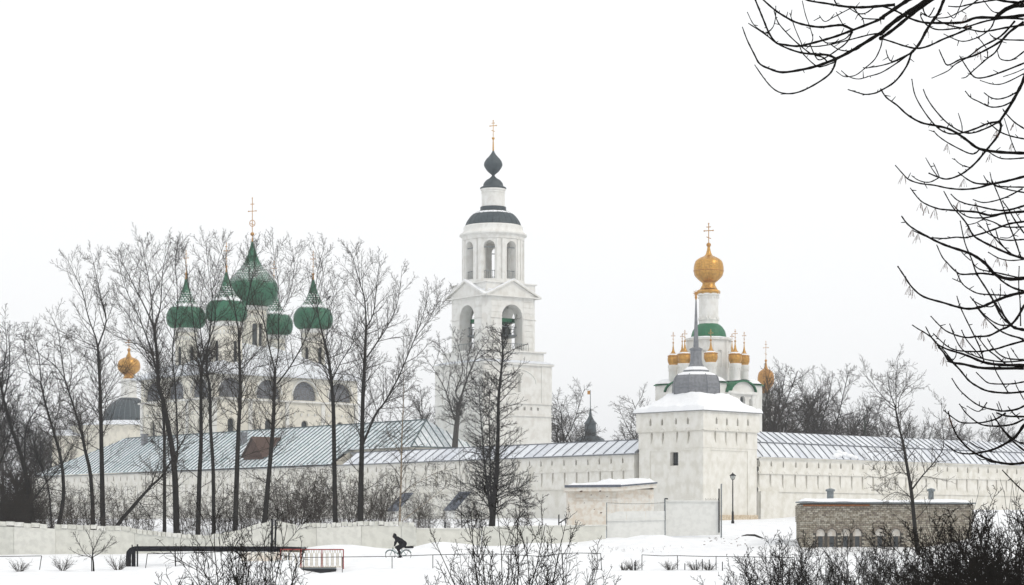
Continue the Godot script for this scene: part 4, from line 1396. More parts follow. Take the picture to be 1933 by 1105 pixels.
func range_building() -> void:
	# long two-storey range built against the left wall under a hipped teal roof
	var o := Vector3(11.73, 0, -206.0)
	var t := thing("monastic_range", "long range with snow dusted teal metal hip roof behind the left wall", "building", o + Lx * 75 + Rx * 4 + Vector3.UP * 3)
	var pt := func(tt: float, ss: float, yy: float) -> Vector3: return o + Lx * tt + Rx * ss + Vector3.UP * yy
	var b := B.new()
	b.quad(pt.call(37.3, 2.5, 2), pt.call(37.3, 2.5, 11.05), pt.call(37.3, 10.8, 11.05), pt.call(37.3, 10.8, 2), -Lx)
	b.quad(pt.call(37.3, 2.5, 2), pt.call(37.3, 2.5, 11.05), pt.call(48, 2.5, 11.05), pt.call(48, 2.5, 2), -Rx)
	b.quad(pt.call(37.3, 10.8, 2), pt.call(37.3, 10.8, 11.05), pt.call(116, 10.8, 11.05), pt.call(116, 10.8, 2), Rx)
	b.quad(pt.call(48.2, 0.1, 9.2), pt.call(48.2, 0.1, 9.5), pt.call(48.2, 2.6, 11.0), pt.call(48.2, 2.6, 9.2), -Lx)
	part(t, "wall", b, M.cream_stucco)
	var ridge_y := 14.14
	var sl := (ridge_y - 11.12) / (6.65 - 2.2)
	# front slope as single trays with standing seams; the short ones stop above the wall roof
	var step := 0.93
	var rng := RandomNumberGenerator.new(); rng.seed = 6
	for key in ["teal_tin", "teal_tin_2", "teal_tin_3"]:
		var k: float = {"teal_tin": 0.0, "teal_tin_2": 0.05, "teal_tin_3": -0.04}[key]
		var m := mat(key, Color(1, 1, 1), 0.7, 0.5, 6.0, 0.1)
		m.albedo_color = Color(1, 1, 1)
		m.albedo_texture = ntex(0.02, 5, lin(0.34, 0.45, 0.475), lin(0.80, 0.83, 0.86), 14, false, 0.29 - k, 0.54 - k)
		m.uv1_scale = Vector3(0.35, 0.12, 0.35)
		m.uv1_offset = Vector3(k * 7, k * 3, 0)
	var tm := [M.teal_tin, M.teal_tin_2, M.teal_tin_3]
	for q in int(78.0 / step):
		var t0 := 37.0 + q * step
		var t1 := t0 + step - 0.01
		var s0 := 2.0 if t0 < 48 else -0.45
		# hipped ends cut the tray tops
		var top0 := minf(6.65, 2.0 + (t0 - 36.9) / 3.2 * 4.65)
		var top1 := minf(6.65, 2.0 + (t1 - 36.9) / 3.2 * 4.65)
		if t0 > 104:
			top0 = 6.65 - (t0 - 104) / 12.5 * 7.1
			top1 = 6.65 - (t1 - 104) / 12.5 * 7.1
		if minf(top0, top1) < s0 + 0.05: continue
		var f := func(ss: float) -> float: return ridge_y - sl * (6.65 - ss)
		b = B.new()
		var e: float = rng.randf_range(0, 0.015)
		var A: Vector3 = pt.call(t0, s0, f.call(s0) + e)
		var C: Vector3 = pt.call(t1, s0, f.call(s0) + e)
		var Dd: Vector3 = pt.call(t1, top1, f.call(top1) + e)
		var E: Vector3 = pt.call(t0, top0, f.call(top0) + e)
		b.quad(A, C, Dd, E, Vector3.UP)
		b.quad(A, C, C - Vector3.UP * 0.06, A - Vector3.UP * 0.06, -Rx)
		var p := part(t, "roof_panel", b, tm[rng.randi() % 3])
		b = B.new()
		b.bar(A + Vector3.UP * 0.05, E + Vector3.UP * 0.05, 0.07, 0.09)
		part(p, "seam", b, M.teal_seam)
	# hip ends and the rear slope
	b = B.new()
	for q in 10:
		var s0 := 2.0 + q * 0.93
		var s1 := s0 + 0.92
		var g := func(ss: float) -> Vector3:
			var k := 1 - absf(ss - 6.65) / 4.65
			return pt.call(36.9 + 3.2 * k, ss, 11.0 + 3.14 * k)
		b.quad(pt.call(36.9, s0, 11.0), pt.call(36.9, s1, 11.0), g.call(s1), g.call(s0), -Lx + Vector3.UP)
	b.quad(pt.call(40.1, 6.65, ridge_y), pt.call(104, 6.65, ridge_y), pt.call(104, 11.4, 11.0), pt.call(36.9, 11.3, 11.0), Rx + Vector3.UP)
	b.tri(pt.call(104, 6.65, ridge_y), pt.call(117, -0.45, 9.33), pt.call(112, 11.4, 11.0), Lx + Vector3.UP)
	part(t, "hip_slope", b, M.teal_tin_2)
	b = B.new()
	for q in 9:
		var ss := 2.9 + q * 0.93
		var k := 1 - absf(ss - 6.65) / 4.65
		b.bar(pt.call(36.9, ss, 11.06), pt.call(36.9 + 3.2 * k, ss, 11.06 + 3.14 * k), 0.07, 0.09)
	b.bar(pt.call(36.85, 1.95, 11.0), pt.call(40.1, 6.65, ridge_y + 0.05), 0.12, 0.12)
	b.bar(pt.call(40.1, 6.65, ridge_y + 0.05), pt.call(104, 6.65, ridge_y + 0.05), 0.14, 0.12)
	b.bar(pt.call(36.85, 1.95, 10.98), pt.call(36.85, 11.3, 10.98), 0.12, 0.12)
	part(t, "ridge_cap", b, M.teal_seam)
	# boarded gable dormer
	var dt := 65.6
	b = B.new()
	var dc: Vector3 = pt.call(dt, 0.9, 0)
	b.plate([Vector2(-2.1, 0), Vector2(2.1, 0), Vector2(0, 2.35)], Vector3(dc.x, 10.55, dc.z), -Lx, Vector3.UP, -Rx, 0.1)
	b.box(Vector3(dc.x, 10.3, dc.z) + Rx * 0.1, Lx * 2.0, Vector3.UP * 0.35, Rx * 0.1)
	var dm := part(t, "dormer", b, M.brown_board, "brown boarded gable dormer in the teal roof")
	b = B.new()
	for sg: float in [-1.0, 1.0]:
		var A := Vector3(dc.x, 10.5, dc.z) + Lx * sg * 2.35 - Rx * 0.25
		var C := Vector3(dc.x, 12.98, dc.z) - Rx * 0.25
		b.quad(A, C, C + Rx * 4.4, A + Rx * 2.0, Lx * sg + Vector3.UP)
		b.quad(A, C, C - Vector3.UP * 0.15, A - Vector3.UP * 0.15, -Rx)
	part(dm, "dormer_roof", b, M.brown_board)
	b = B.new()
	for q in 9: b.bar(Vector3(dc.x, 10.57, dc.z) + Lx * (-1.8 + q * 0.45) - Rx * 0.02, Vector3(dc.x, 10.57 + 2.2 * (1 - absf(-1.8 + q * 0.45) / 2.1), dc.z) + Lx * (-1.8 + q * 0.45) - Rx * 0.02, 0.05, 0.04)
	part(dm, "board", b, M.batten_board, "", "stuff")
	for e: Array in [[72.5, 4.2], [97.0, 5.2]]:
		b = B.new()
		var cp: Vector3 = pt.call(e[0], e[1], 0)
		var yr: float = ridge_y - sl * (6.65 - e[1])
		b.box(Vector3(cp.x, yr + 0.5, cp.z), Lx * 0.32, Vector3.UP * 0.75, Rx * 0.3)
		b.box(Vector3(cp.x, yr + 1.27, cp.z), Lx * 0.4, Vector3.UP * 0.06, Rx * 0.38)
		part(t, "chimney", b, M.lead)

# ---------------------------------------------------------------- things outside the walls
func pl(prof: Array, x: float) -> float:
	for q in prof.size() - 1:
		if x <= prof[q + 1][0]: return lerpf(prof[q][1], prof[q + 1][1], clampf((x - prof[q][0]) / (prof[q + 1][0] - prof[q][0]), 0, 1))
	return prof[-1][1]

func concrete_wall() -> void:
	var rng := RandomNumberGenerator.new(); rng.seed = 21
	var top := [[-60, 984], [15, 986], [120, 991], [240, 994], [262, 1000], [330, 1007], [385, 1011], [400, 1010], [440, 1003], [505, 985], [520, 983], [545, 988], [562, 993], [575, 989], [620, 988], [700, 984], [785, 986]]
	var dist := [[-60, 149.8], [785, 155.5]]
	var t := thing("concrete_wall", "low grey-white concrete wall with uneven coping slabs below the poplars", "wall", P(360, 1045, 152.2))
	var M2 := [M.concrete, mat("concrete_2", Color(0.69, 0.69, 0.645), 0.95, 0.88, 4.0, 0.4), mat("concrete_3", Color(0.62, 0.625, 0.58), 0.95, 0.88, 4.0, 0.4)]
	var caps := [mat("coping_1", Color(0.70, 0.70, 0.65), 0.95, 0.85, 2.0, 0.4), mat("coping_2", Color(0.62, 0.62, 0.57), 0.95, 0.85, 2.0, 0.4), mat("coping_3", Color(0.74, 0.74, 0.70), 0.95, 0.85, 2.0, 0.4)]
	var x := -60.0
	var k := 0
	while x < 784:
		var w := minf(rng.randf_range(72, 86), 785 - x)
		if x < 515 and x + w > 505: w = 515 - x
		var b := B.new()
		var x0 := x + 0.25
		var x1 := x + w - 0.25
		var d0 := pl(dist, x0) + rng.randf_range(-0.04, 0.04)
		var d1 := pl(dist, x1) + rng.randf_range(-0.04, 0.04)
		var m := 5
		for q in m:
			var xa := lerpf(x0, x1, float(q) / m)
			var xb := lerpf(x0, x1, float(q + 1) / m)
			var da := lerpf(d0, d1, float(q) / m)
			var db := lerpf(d0, d1, float(q + 1) / m)
			var A := P(xa, pl(top, xa) + 8.5, da)
			var C := P(xb, pl(top, xb) + 8.5, db)
			var bk := Vector3(0, 0, -0.22)
			b.quad(Vector3(A.x, -0.8, A.z), Vector3(C.x, -0.8, C.z), C, A, Vector3.BACK)
			b.quad(Vector3(A.x, -0.8, A.z) + bk, Vector3(C.x, -0.8, C.z) + bk, C + bk, A + bk, Vector3.FORWARD)
			b.quad(A, C, C + bk, A + bk, Vector3.UP)
			if q == 0: b.quad(Vector3(A.x, -0.8, A.z), A, A + bk, Vector3(A.x, -0.8, A.z) + bk, Vector3.LEFT)
			if q == m - 1: b.quad(Vector3(C.x, -0.8, C.z), C, C + bk, Vector3(C.x, -0.8, C.z) + bk, Vector3.RIGHT)
		part(t, "wall_panel", b, M2[rng.randi() % 3])
		x += w
		k += 1
	x = -60.0
	while x < 782:
		var w := rng.randf_range(7.5, 11.5) * (1.5 if x < 250 else 1.0)
		if absf(x + w / 2 - 517) > 8 and rng.randf() > 0.03:
			var xa := x + 0.3
			var xb := x + w - rng.randf_range(0.5, 1.3)
			var dd := pl(dist, x + w / 2)
			var j := rng.randf_range(-1.0, 1.2)
			var A := P(xa, pl(top, xa) + j, dd)
			var C := P(xb, pl(top, xb) + j + rng.randf_range(-0.6, 0.6), dd)
			var h := rng.randf_range(0.27, 0.33)
			var b := B.new()
			var mid := (A + C) / 2 - Vector3.UP * h / 2
			b.box(mid + Vector3(0, 0, -0.1 + rng.randf_range(-0.02, 0.02)), (C - A) / 2, Vector3(rng.randf_range(-0.01, 0.01), h / 2, 0), Vector3(0, rng.randf_range(-0.01, 0.01), 0.17))
			part(t, "coping_slab", b, caps[rng.randi() % 3])
		x += w
	for e: Array in [[513, 980, 0.12], [519.5, 982, 0.1]]:
		var b := B.new()
		var p := P(e[0], e[1], 151.0)
		b.box(Vector3(p.x, (p.y - 0.6) / 2, p.z), Vector3(e[2] * 0.6, 0, 0), Vector3(0.02, (p.y + 0.6) / 2, 0), Vector3(0, 0, 0.08))
		part(t, "post", b, M.iron)
	# plain lower wall running on to the gate
	t = thing("concrete_wall", "plain smooth low white wall between the coped wall and the gate", "wall", P(960, 1020, 159))
	var seg := [[785, 998, 156.2], [908, 998.5, 158.5], [910, 995, 158.6], [1030, 993, 160.8], [1144, 991.5, 163]]
	for q in seg.size() - 1:
		if q == 1: continue
		var A := P(seg[q][0] + 0.3, seg[q][1], seg[q][2])
		var C := P(seg[q + 1][0] - 0.3, seg[q + 1][1], seg[q + 1][2])
		var b := B.new()
		var bk := Vector3(0, 0, -0.2)
		b.quad(Vector3(A.x, -0.4, A.z), Vector3(C.x, -0.4, C.z), C, A, Vector3.BACK)
		b.quad(A, C, C + bk, A + bk, Vector3.UP)
		b.quad(Vector3(A.x, -0.4, A.z) + bk, Vector3(C.x, -0.4, C.z) + bk, C + bk, A + bk, Vector3.FORWARD)
		b.quad(Vector3(A.x, -0.4, A.z), A, A + bk, Vector3(A.x, -0.4, A.z) + bk, Vector3.LEFT)
		b.quad(Vector3(C.x, -0.4, C.z), C, C + bk, Vector3(C.x, -0.4, C.z) + bk, Vector3.RIGHT)
		part(t, "wall_panel", b, M2[q % 3])
		b = B.new()
		b.bar(A + Vector3(0, -0.02, -0.1), C + Vector3(0, -0.02, -0.1), 0.3, 0.09)
		part(t, "cap", b, caps[2])
	for e: Array in [[840, 988.5], [910, 0]]:
		if e[1] == 0: continue
		var b := B.new()
		var p := P(e[0], e[1], 158)
		b.box(p - Vector3.UP * 0.4, Vector3(0.06, 0, 0), Vector3(0, 0.5, 0), Vector3(0, 0, 0.06))
		part(t, "post", b, M.iron)

func yard_gate() -> void:
	var d := 165.0
	var t := thing("yard_fence", "white board fence topped by thin pickets in front of the shed", "fence", P(1200, 1016, d))
	var b := B.new()
	b.plate([Vector2(0, 0), Vector2(0, 1.35), Vector2(4.38, 1.47), Vector2(4.38, 0)], P(1146, 1017, d), Vector3.RIGHT, Vector3.UP, Vector3.BACK, 0.06)
	part(t, "lower_board", b, M.white_metal)
	for q in 3:
		b = B.new()
		var a := P(1147 + q * 36.3, 982.5 - q * 0.5, d)
		b.plate([Vector2(0, 0), Vector2(0, 0.45 + (0.0 if q == 0 else 0.2)), Vector2(0.8 if q == 0 else 0.1, 0.66), Vector2(1.43, 0.66), Vector2(1.43, 0.02)], a, Vector3.RIGHT, Vector3.UP, Vector3.BACK, 0.05)
		part(t, "upper_board", b, M.white_metal)
	b = B.new()
	b.bar(P(1146, 983.5, d) + Vector3.BACK * 0.05, P(1255, 981.2, d) + Vector3.BACK * 0.05, 0.08, 0.09)
	part(t, "rail", b, M.white_metal)
	for q in 40:
		b = B.new()
		var xx := 1147.5 + q * 2.72
		b.bar(P(xx, 972, d + 0.1), P(xx, 942.3 + 0.6 * sin(q * 1.7), d + 0.1), 0.035, 0.02, Vector3.BACK)
		part(t, "picket", b, M.white_metal)
	b = B.new()
	b.bar(P(1146, 952, d + 0.13), P(1255, 952, d + 0.13), 0.03, 0.04)
	part(t, "rail", b, M.white_metal)
	b = B.new()
	var cp := PackedVector3Array()
	var cr := PackedFloat32Array()
	for q in 9:
		var f := q / 8.0
		cp.append(P(1146.5 + 108 * f, 949.5 + 2.2 * sin(PI * f), d - 0.1)); cr.append(0.013)
	b.tube(cp, cr, 5)
	part(t, "cable", b, M.iron)
	for e: Array in [[1145.2, 949, 1020, 0.05], [1255.6, 942, 1013, 0.06]]:
		b = B.new()
		b.bar(P(e[0], e[2] + 6, d), P(e[0], e[1], d), 0.06, 0.06, Vector3.BACK)
		part(t, "post", b, M.zinc)
	# solid sheet gate leaf
	d = 168.0
	t = thing("metal_gate", "blank white sheet metal gate beside the lamp post", "gate", P(1307, 1010, d))
	b = B.new()
	b.plate([Vector2(0, 0), Vector2(0, 2.72), Vector2(4.2, 2.72), Vector2(4.2, 0.1)], P(1257, 1013, d), Vector3.RIGHT, Vector3.UP, Vector3(-0.02, 0, 1).normalized(), 0.05)
	part(t, "sheet", b, M.white_metal)
	b = B.new()
	b.bar(P(1257, 946.6, d) + Vector3.BACK * 0.06, P(1359.5, 946.6, d) + Vector3.BACK * 0.06, 0.09, 0.1)
	b.bar(P(1258, 1013, d) + Vector3.BACK * 0.06, P(1258, 947, d) + Vector3.BACK * 0.06, 0.09, 0.09, Vector3.BACK)
	part(t, "frame", b, M.white_metal)
	b = B.new()
	b.bar(P(1255.3, 1014, d), P(1255.3, 941.5, d), 0.1, 0.1, Vector3.BACK)
	b.bar(P(1255, 942, d), P(1261, 942, d), 0.1, 0.1)
	part(t, "post", b, M.iron)
	b = B.new()
	b.bar(P(1357.6, 1006, d - 0.1), P(1357.6, 923, d - 0.1), 0.1, 0.1, Vector3.BACK)
	part(t, "post", b, M.iron)
	b = B.new()
	for q in 11: b.bar(P(1332 + q * 2.4, 946, d), P(1332 + q * 2.4, 941 + (q % 2), d), 0.02, 0.02, Vector3.BACK)
	part(t, "spikes", b, M.iron, "", "stuff")
	b = B.new()
	b.lathe(P(1361.8, HY, d) * Vector3(1, 0, 1), [Vector2(0.055, 1.0), Vector2(0.05, 5.42)], 8)
	b.bar(P(1361.8, 914.5, d), P(1363.5, 914.5, d), 0.06, 0.06)
	var pole := part(self, "gate_pole", b, M.zinc)
	tag(pole, "thin grey pipe pole standing at the gate's end", "pole", "", "thing")

func shed() -> void:
	var d := 178.0
	var s := F / d
	var t := thing("shed", "flat roofed peeling plaster shed under snow before the corner tower", "shed", P(1153, 991, d))
	var yb: float = CAMY + (HY - 1000) / s
	var x0 := P(1072, 0, d).x
	var x1 := P(1234, 0, d).x
	var w := x1 - x0
	var yl := CAMY + (HY - 921) / s
	var b := B.new()
	var m := w * 0.63
	b.sheet({"o": Vector3(x0, 0, -d), "u": Vector3.RIGHT, "out": Vector3.BACK}, 0, w, yb, yl - 0.15, [[(0.45 + m - 0.4) / 2, (m - 0.85) / 2, yb + 0.3, yl - 0.5, 0, 0, 0.12, false], [(m + 0.35 + w - 0.3) / 2, (w - m - 0.65) / 2, yb + 0.3, yl - 0.45, 0, 0, 0.1, false]])
	for e: Array in [[x0, Vector3.LEFT], [x1, Vector3.RIGHT]]:
		b.quad(Vector3(e[0], yb, -d), Vector3(e[0], yl, -d), Vector3(e[0], yl, -d - 5), Vector3(e[0], yb, -d - 5), e[1])
	b.quad(Vector3(x0, yb, -d - 5), Vector3(x1, yb, -d - 5), Vector3(x1, yl, -d - 5), Vector3(x0, yl, -d - 5), Vector3.FORWARD)
	# moulding at the head of the recessed bays
	b.bar(Vector3(x0 + 0.45, yl - 0.95, -d + -0.05), Vector3(x0 + m - 0.4, yl - 0.95, -d - 0.05), 0.12, 0.1)
	b.bar(Vector3(x0 + 0.45, yl - 0.5, -d + 0.02), Vector3(x0 + m - 0.4, yl - 0.5, -d + 0.02), 0.1, 0.08)
	part(t, "wall", b, M.plaster_old)
	b = B.new()
	var f0 := P(1067, 920.5, d - 0.45)
	var f1 := P(1172, 919.5, d - 0.45)
	var f2 := P(1240, 913.5, d - 0.45)
	for e: Array in [[f0, f1], [f1, f2]]:
		var A: Vector3 = e[0]
		var C: Vector3 = e[1]
		b.quad(A, C, C - Vector3.UP * 0.32, A - Vector3.UP * 0.32, Vector3.BACK)
		b.quad(A - Vector3.UP * 0.32, C - Vector3.UP * 0.32, C - Vector3(0, 0.32, 5.6), A - Vector3(0, 0.32, 5.6), Vector3.DOWN)
		b.quad(A, C, C - Vector3(0, 0, 5.6), A - Vector3(0, 0, 5.6), Vector3.UP)
	b.quad(f0, f0 - Vector3.UP * 0.32, f0 - Vector3(0, 0.32, 5.6), f0 - Vector3(0, 0, 5.6), Vector3.LEFT)
	b.quad(f2, f2 - Vector3.UP * 0.32, f2 - Vector3(0, 0.32, 5.6), f2 - Vector3(0, 0, 5.6), Vector3.RIGHT)
	part(t, "fascia", b, M.plaster_old)
	b = B.new()
	b.bar(f0 + Vector3(-0.05, 0.08, 0.03), f1 + Vector3(0, 0.08, 0.03), 0.12, 0.2)
	b.bar(f1 + Vector3(0, 0.08, 0.031), f2 + Vector3(0.05, 0.07, 0.031), 0.12, 0.12)
	part(t, "roof_edge", b, M.blue_tin)
	# uneven snow on the roof
	b = B.new()
	var nz := FastNoiseLite.new(); nz.seed = 5; nz.frequency = 0.5
	var G := 30
	for r in 9:
		for c in G:
			var q := []
			for e: Array in [[c, r], [c + 1, r], [c + 1, r + 1], [c, r + 1]]:
				var u: float = float(e[0]) / G
				var base := f0.lerp(f2, u)
				base.y = lerpf(f0.y, f1.y, u / 0.6) if u < 0.6 else lerpf(f1.y, f2.y, (u - 0.6) / 0.4)
				var edge := minf(minf(u, 1 - u) * 14, minf(e[1], 9 - e[1]) * 0.8)
				var th: float = clampf(edge, 0, 1) * (0.22 + 0.3 * smoothstep(0.25, 0.5, u) - 0.12 * smoothstep(0.75, 0.9, u) + 0.22 * nz.get_noise_2d(u * 12, e[1]))
				q.append(base + Vector3(0, 0.1 + maxf(th, 0.0), -0.12 - e[1] * 0.6))
			b.quad(q[0], q[1], q[2], q[3], Vector3.UP)
	part(t, "roof_snow", b, M.roof_snow)
	for e: Array in [[1097, 928, 0.12], [1133, 927.5, 0.1], [1116, 935, 0.06], [1146, 938, 0.06], [1122, 962, 0.06], [1134.5, 968.5, 0.1], [1103, 950, 0.05]]:
		b = B.new()
		var p := P(e[0], e[1], d - (0.46 if e[1] < 930 else -0.115))
		var r: float = e[2]
		b.plate([Vector2(-r, -r * 0.4), Vector2(r * 0.3, -r * 0.6), Vector2(r * 1.2, r * 0.3), Vector2(r * 0.4, r * 0.5), Vector2(-r * 0.6, r * 0.3)], p, Vector3.RIGHT, Vector3.UP, Vector3.BACK, 0.01)
		part(t, "broken_plaster", b, M.rust_stain, "dark chip where plaster has fallen off")
	# dark beams leaning by its left corner
	b = B.new()
	b.bar(P(1055, 992, d - 1), P(1055, 972, d - 1), 0.1, 0.1, Vector3.BACK)
	b.bar(P(1054, 989, d - 1), P(1071, 978, d - 1), 0.1, 0.1)
	var st := part(self, "leaning_prop", b, M.iron)
	tag(st, "dark post and leaning brace at the shed's left corner", "brace", "", "thing")

func lamp_post() -> void:
	var d := 190.0
	var c := P(1383.5, HY, d)
	var gy := H(c.x, d)
	c.y = 0
	var y := func(py: float) -> float: return CAMY + (HY - py) / (F / d)
	var t := thing("street_lamp", "slender black lamp post with four-sided glass lantern", "street lamp", Vector3(c.x, gy, c.z))
	var b := B.new()
	b.lathe(c, [Vector2(0.14, gy - 0.3), Vector2(0.14, gy + 0.15), Vector2(0.1, gy + 0.25), Vector2(0.095, y.call(967)), Vector2(0.06, y.call(965)), Vector2(0.045, y.call(907)), Vector2(0.09, y.call(906.3)), Vector2(0.09, y.call(905.6))], 10)
	part(t, "pole", b, M.iron)
	b = B.new()
	b.lathe(c, [Vector2(0.11, y.call(906)), Vector2(0.235, y.call(898.5))], 4, true)
	var g := part(t, "lantern_glass", b, M.lamp_glass)
	b = B.new()
	for q in 4:
		var an := TAU * q / 4
		var dv := Vector3(sin(an), 0, cos(an))
		b.bar(c + dv * 0.12 + Vector3.UP * y.call(906), c + dv * 0.245 + Vector3.UP * y.call(898.4), 0.03, 0.03)
	b.lathe(c, [Vector2(0.28, y.call(898.6)), Vector2(0.28, y.call(897.8)), Vector2(0.1, y.call(895)), Vector2(0.06, y.call(894.3)), Vector2(0.01, y.call(892.5))], 4, true)
	part(t, "lantern_frame", b, M.iron)

func brick_building() -> void:
	var A := P(1511, HY, 158.0)
	var C := P(1834, HY, 157.0)
	A.y = 0; C.y = 0
	var u := (C - A).normalized()
	var w := (C - A).length()
	var out := Vector3(-u.z, 0, u.x)
	if out.z < 0: out = -out
	var t := thing("brick_building", "low weathered brick building with arched windows and snowy flat roof", "building", Vector3(A.x, 0.3, A.z) + u * w / 2)
	var y0 := -0.6
	var ys := CAMY + (HY - 984) / 26.2
	var yt := CAMY + (HY - 950) / 26.2
	var b := B.new()
	var ops := []
	for px: float in [1549, 1570.3, 1596, 1618, 1660, 1690]:
		var uu := w * (px - 1511) / 319.0
		ops.append([uu, 0.33, y0 + 0.8, CAMY + (HY - 1007) / 26.0, 0.33, 1, 0.3, false])
	b.sheet({"o": A, "u": u, "out": out}, 0, w, y0, yt, ops)
	var bk := -out * 5.5
	b.quad(Vector3(A.x, y0, A.z), Vector3(A.x, yt, A.z), Vector3(A.x, yt, A.z) + bk, Vector3(A.x, y0, A.z) + bk, -u)
	b.quad(Vector3(C.x, y0, C.z), Vector3(C.x, yt, C.z), Vector3(C.x, yt, C.z) + bk, Vector3(C.x, y0, C.z) + bk, u)
	b.quad(Vector3(A.x, y0, A.z) + bk, Vector3(A.x, yt, A.z) + bk, Vector3(C.x, yt, C.z) + bk, Vector3(C.x, y0, C.z) + bk, -out)
	part(t, "wall_core", b, M.mortar)
	# brick courses, proud of the mortar; the upper storey oversails a little
	var rng := RandomNumberGenerator.new(); rng.seed = 31
	var bs := [B.new(), B.new(), B.new()]
	var course := 0.1385
	var bl := 0.27
	var rows := int((yt - y0) / course)
	for side in 2:
		var o := A if side == 0 else A + bk
		var du := u if side == 0 else out
		var ou := out if side == 0 else -u
		var ww := w if side == 0 else 5.5
		for r in rows:
			var yc := y0 + (r + 0.5) * course
			var up := yc > ys
			var e := 0.17 if up else 0.0
			var x := -e + (0.0 if r % 2 == 0 else -bl / 2)
			while x < ww + e:
				var xa := maxf(x, -e)
				var xb := minf(x + bl - 0.022, ww + e)
				x += bl
				if xb - xa < 0.04: continue
				var skip := false
				if side == 0:
					for op: Array in ops:
						var m := (xa + xb) / 2
						if absf(m - op[0]) < op[1] + 0.1 and yc > op[2]:
							if yc < b.head(op, clampf(m, op[0] - op[1], op[0] + op[1])) + 0.05: skip = true
				if skip: continue
				var pr := rng.randf_range(0.02, 0.034) + (0.06 if up else 0.0)
				var pk: int = [0, 0, 1, 0, 2, 0, 1][rng.randi() % 7]
				var q: B = bs[pk]
				q.box(Vector3(o.x, yc, o.z) + du * (xa + xb) / 2 + ou * (pr / 2), du * (xb - xa) / 2, Vector3.UP * (course / 2 - 0.011), ou * pr / 2)
	part(t, "bricks", bs[0], M.brick, "", "stuff")
	part(t, "pale_bricks", bs[1], M.brick_pale, "", "stuff")
	part(t, "dark_bricks", bs[2], M.brick_dark, "", "stuff")
	for op: Array in ops:
		var c: Vector3 = Vector3(A.x, 0, A.z) + u * op[0]
		var sp: float = op[3]
		b = B.new()
		b.box(c - out * 0.24 + Vector3.UP * (sp - 1.0), u * 0.30, Vector3.UP * 0.85, out * 0.02)
		var wn := part(t, "window", b, M.pane)
		b = B.new()
		var pts := []
		for e in 11: pts.append(Vector2(-cos(PI * e / 10) * 0.31, sin(PI * e / 10) * 0.31))
		pts.append(Vector2(0.31, -0.22)); pts.append(Vector2(-0.31, -0.22))
		b.plate(pts, c - out * 0.16 + Vector3.UP * sp, u, Vector3.UP, out, 0.04)
		part(wn, "lunette", b, M.plaster_old, "pale plastered arch head")
		b = B.new()
		for sg: float in [-1.0, 1.0]:
			b.box(c - out * 0.2 + u * sg * 0.24 + Vector3.UP * (sp - 0.95), u * 0.075, Vector3.UP * 0.75, out * 0.03)
		part(wn, "frame", b, M.brick_dark)
		# brick hood mould round the arch
		b = B.new()
		var nb := 9
		for e in nb:
			var an := PI * (e + 0.5) / nb
			var dv := -u * cos(an) + Vector3.UP * sin(an)
			b.box(c + Vector3.UP * sp + dv * 0.43 + out * 0.05, dv * 0.085, dv.cross(out) * 0.07, out * 0.05)
		part(wn, "hood_mould", b, M.brick_dark)
	b = B.new()
	b.bar(Vector3(A.x, yt + 0.06, A.z) - u * 0.35 + out * 0.1, Vector3(C.x, yt - 0.02, C.z) + u * 0.3 + out * 0.1, 0.5, 0.1)
	part(t, "roof_edge", b, M.zinc)
	b = B.new()
	b.bar(Vector3(A.x, yt - 0.16, A.z) + u * 0.2 + out * 0.12, Vector3(A.x, yt - 0.16, A.z) + u * 5.0 + out * 0.12, 0.05, 0.11)
	part(t, "rusty_gutter", b, M.rust, "rusty orange strip under the roof edge")
	b = B.new()
	var n := 26
	for c in n:
		for r in 7:
			var q := []
			for e: Array in [[c, r], [c + 1, r], [c + 1, r + 1], [c, r + 1]]:
				var f: float = float(e[0]) / n
				var ed: float = minf(minf(f, 1 - f) * 26, minf(e[1], 7 - e[1]) * 1.0)
				var h := 0.24 * pow(clampf(ed, 0, 1), 0.5) + 0.03 * sin(f * 30.0 + e[1])
				if f > 0.45 and f < 0.72: h *= 0.7
				q.append(Vector3(A.x, yt + 0.12 - 0.1 * f + h, A.z) + u * (w * f * 1.02 - 0.12) + out * (0.28 - e[1] * 0.8))
			b.quad(q[0], q[1], q[2], q[3], Vector3.UP)
	part(t, "roof_snow", b, M.roof_snow)
	for e: Array in [[1570, 941, 924, 0.25], [1760, 958, 924, 0.2]]:
		var f: float = (e[0] - 1511) / 319.0
		var c: Vector3 = A + u * w * f - out * 1.6
		var yv: float = CAMY + (HY - e[2]) / 25.6
		b = B.new()
		b.lathe(Vector3(c.x, 0, c.z), [Vector2(e[3], yt), Vector2(e[3], yv - 0.15)], 12)
		var v := part(t, "vent_pipe", b, M.zinc)
		b = B.new()
		b.lathe(Vector3(c.x, 0, c.z), [Vector2(e[3] + 0.1, yv - 0.18), Vector2(e[3] + 0.1, yv - 0.04), Vector2(0.06, yv + 0.06)], 12)
		part(v, "cowl", b, M.zinc)

func rail_run(called_label: String, pts: Array, d: float) -> void:
	# knee-high pipe railing: posts and one bent top pipe. pts: [x px, rail py, post foot py or 0]
	var t := thing("pipe_railing", called_label, "railing", P(pts[0][0], 1078, d), "low pipe railings along the path")
	var line := PackedVector3Array()
	var rad := PackedFloat32Array()
	for e: Array in pts:
		line.append(P(e[0], e[1], d)); rad.append(0.024)
	var b := B.new()
	b.tube(line, rad, 6)
	part(t, "rail", b, M.iron)
	for e: Array in pts:
		if e[2] == 0: continue
		b = B.new()
		var top := P(e[0], e[1], d)
		var foot := P(e[0] + (e[3] if e.size() > 3 else 0.0), e[2], d)
		foot.y = minf(foot.y, H(foot.x, d)) - 0.15
		b.tube(PackedVector3Array([foot, top]), PackedFloat32Array([0.026, 0.026]), 6)
		part(t, "post", b, M.iron)

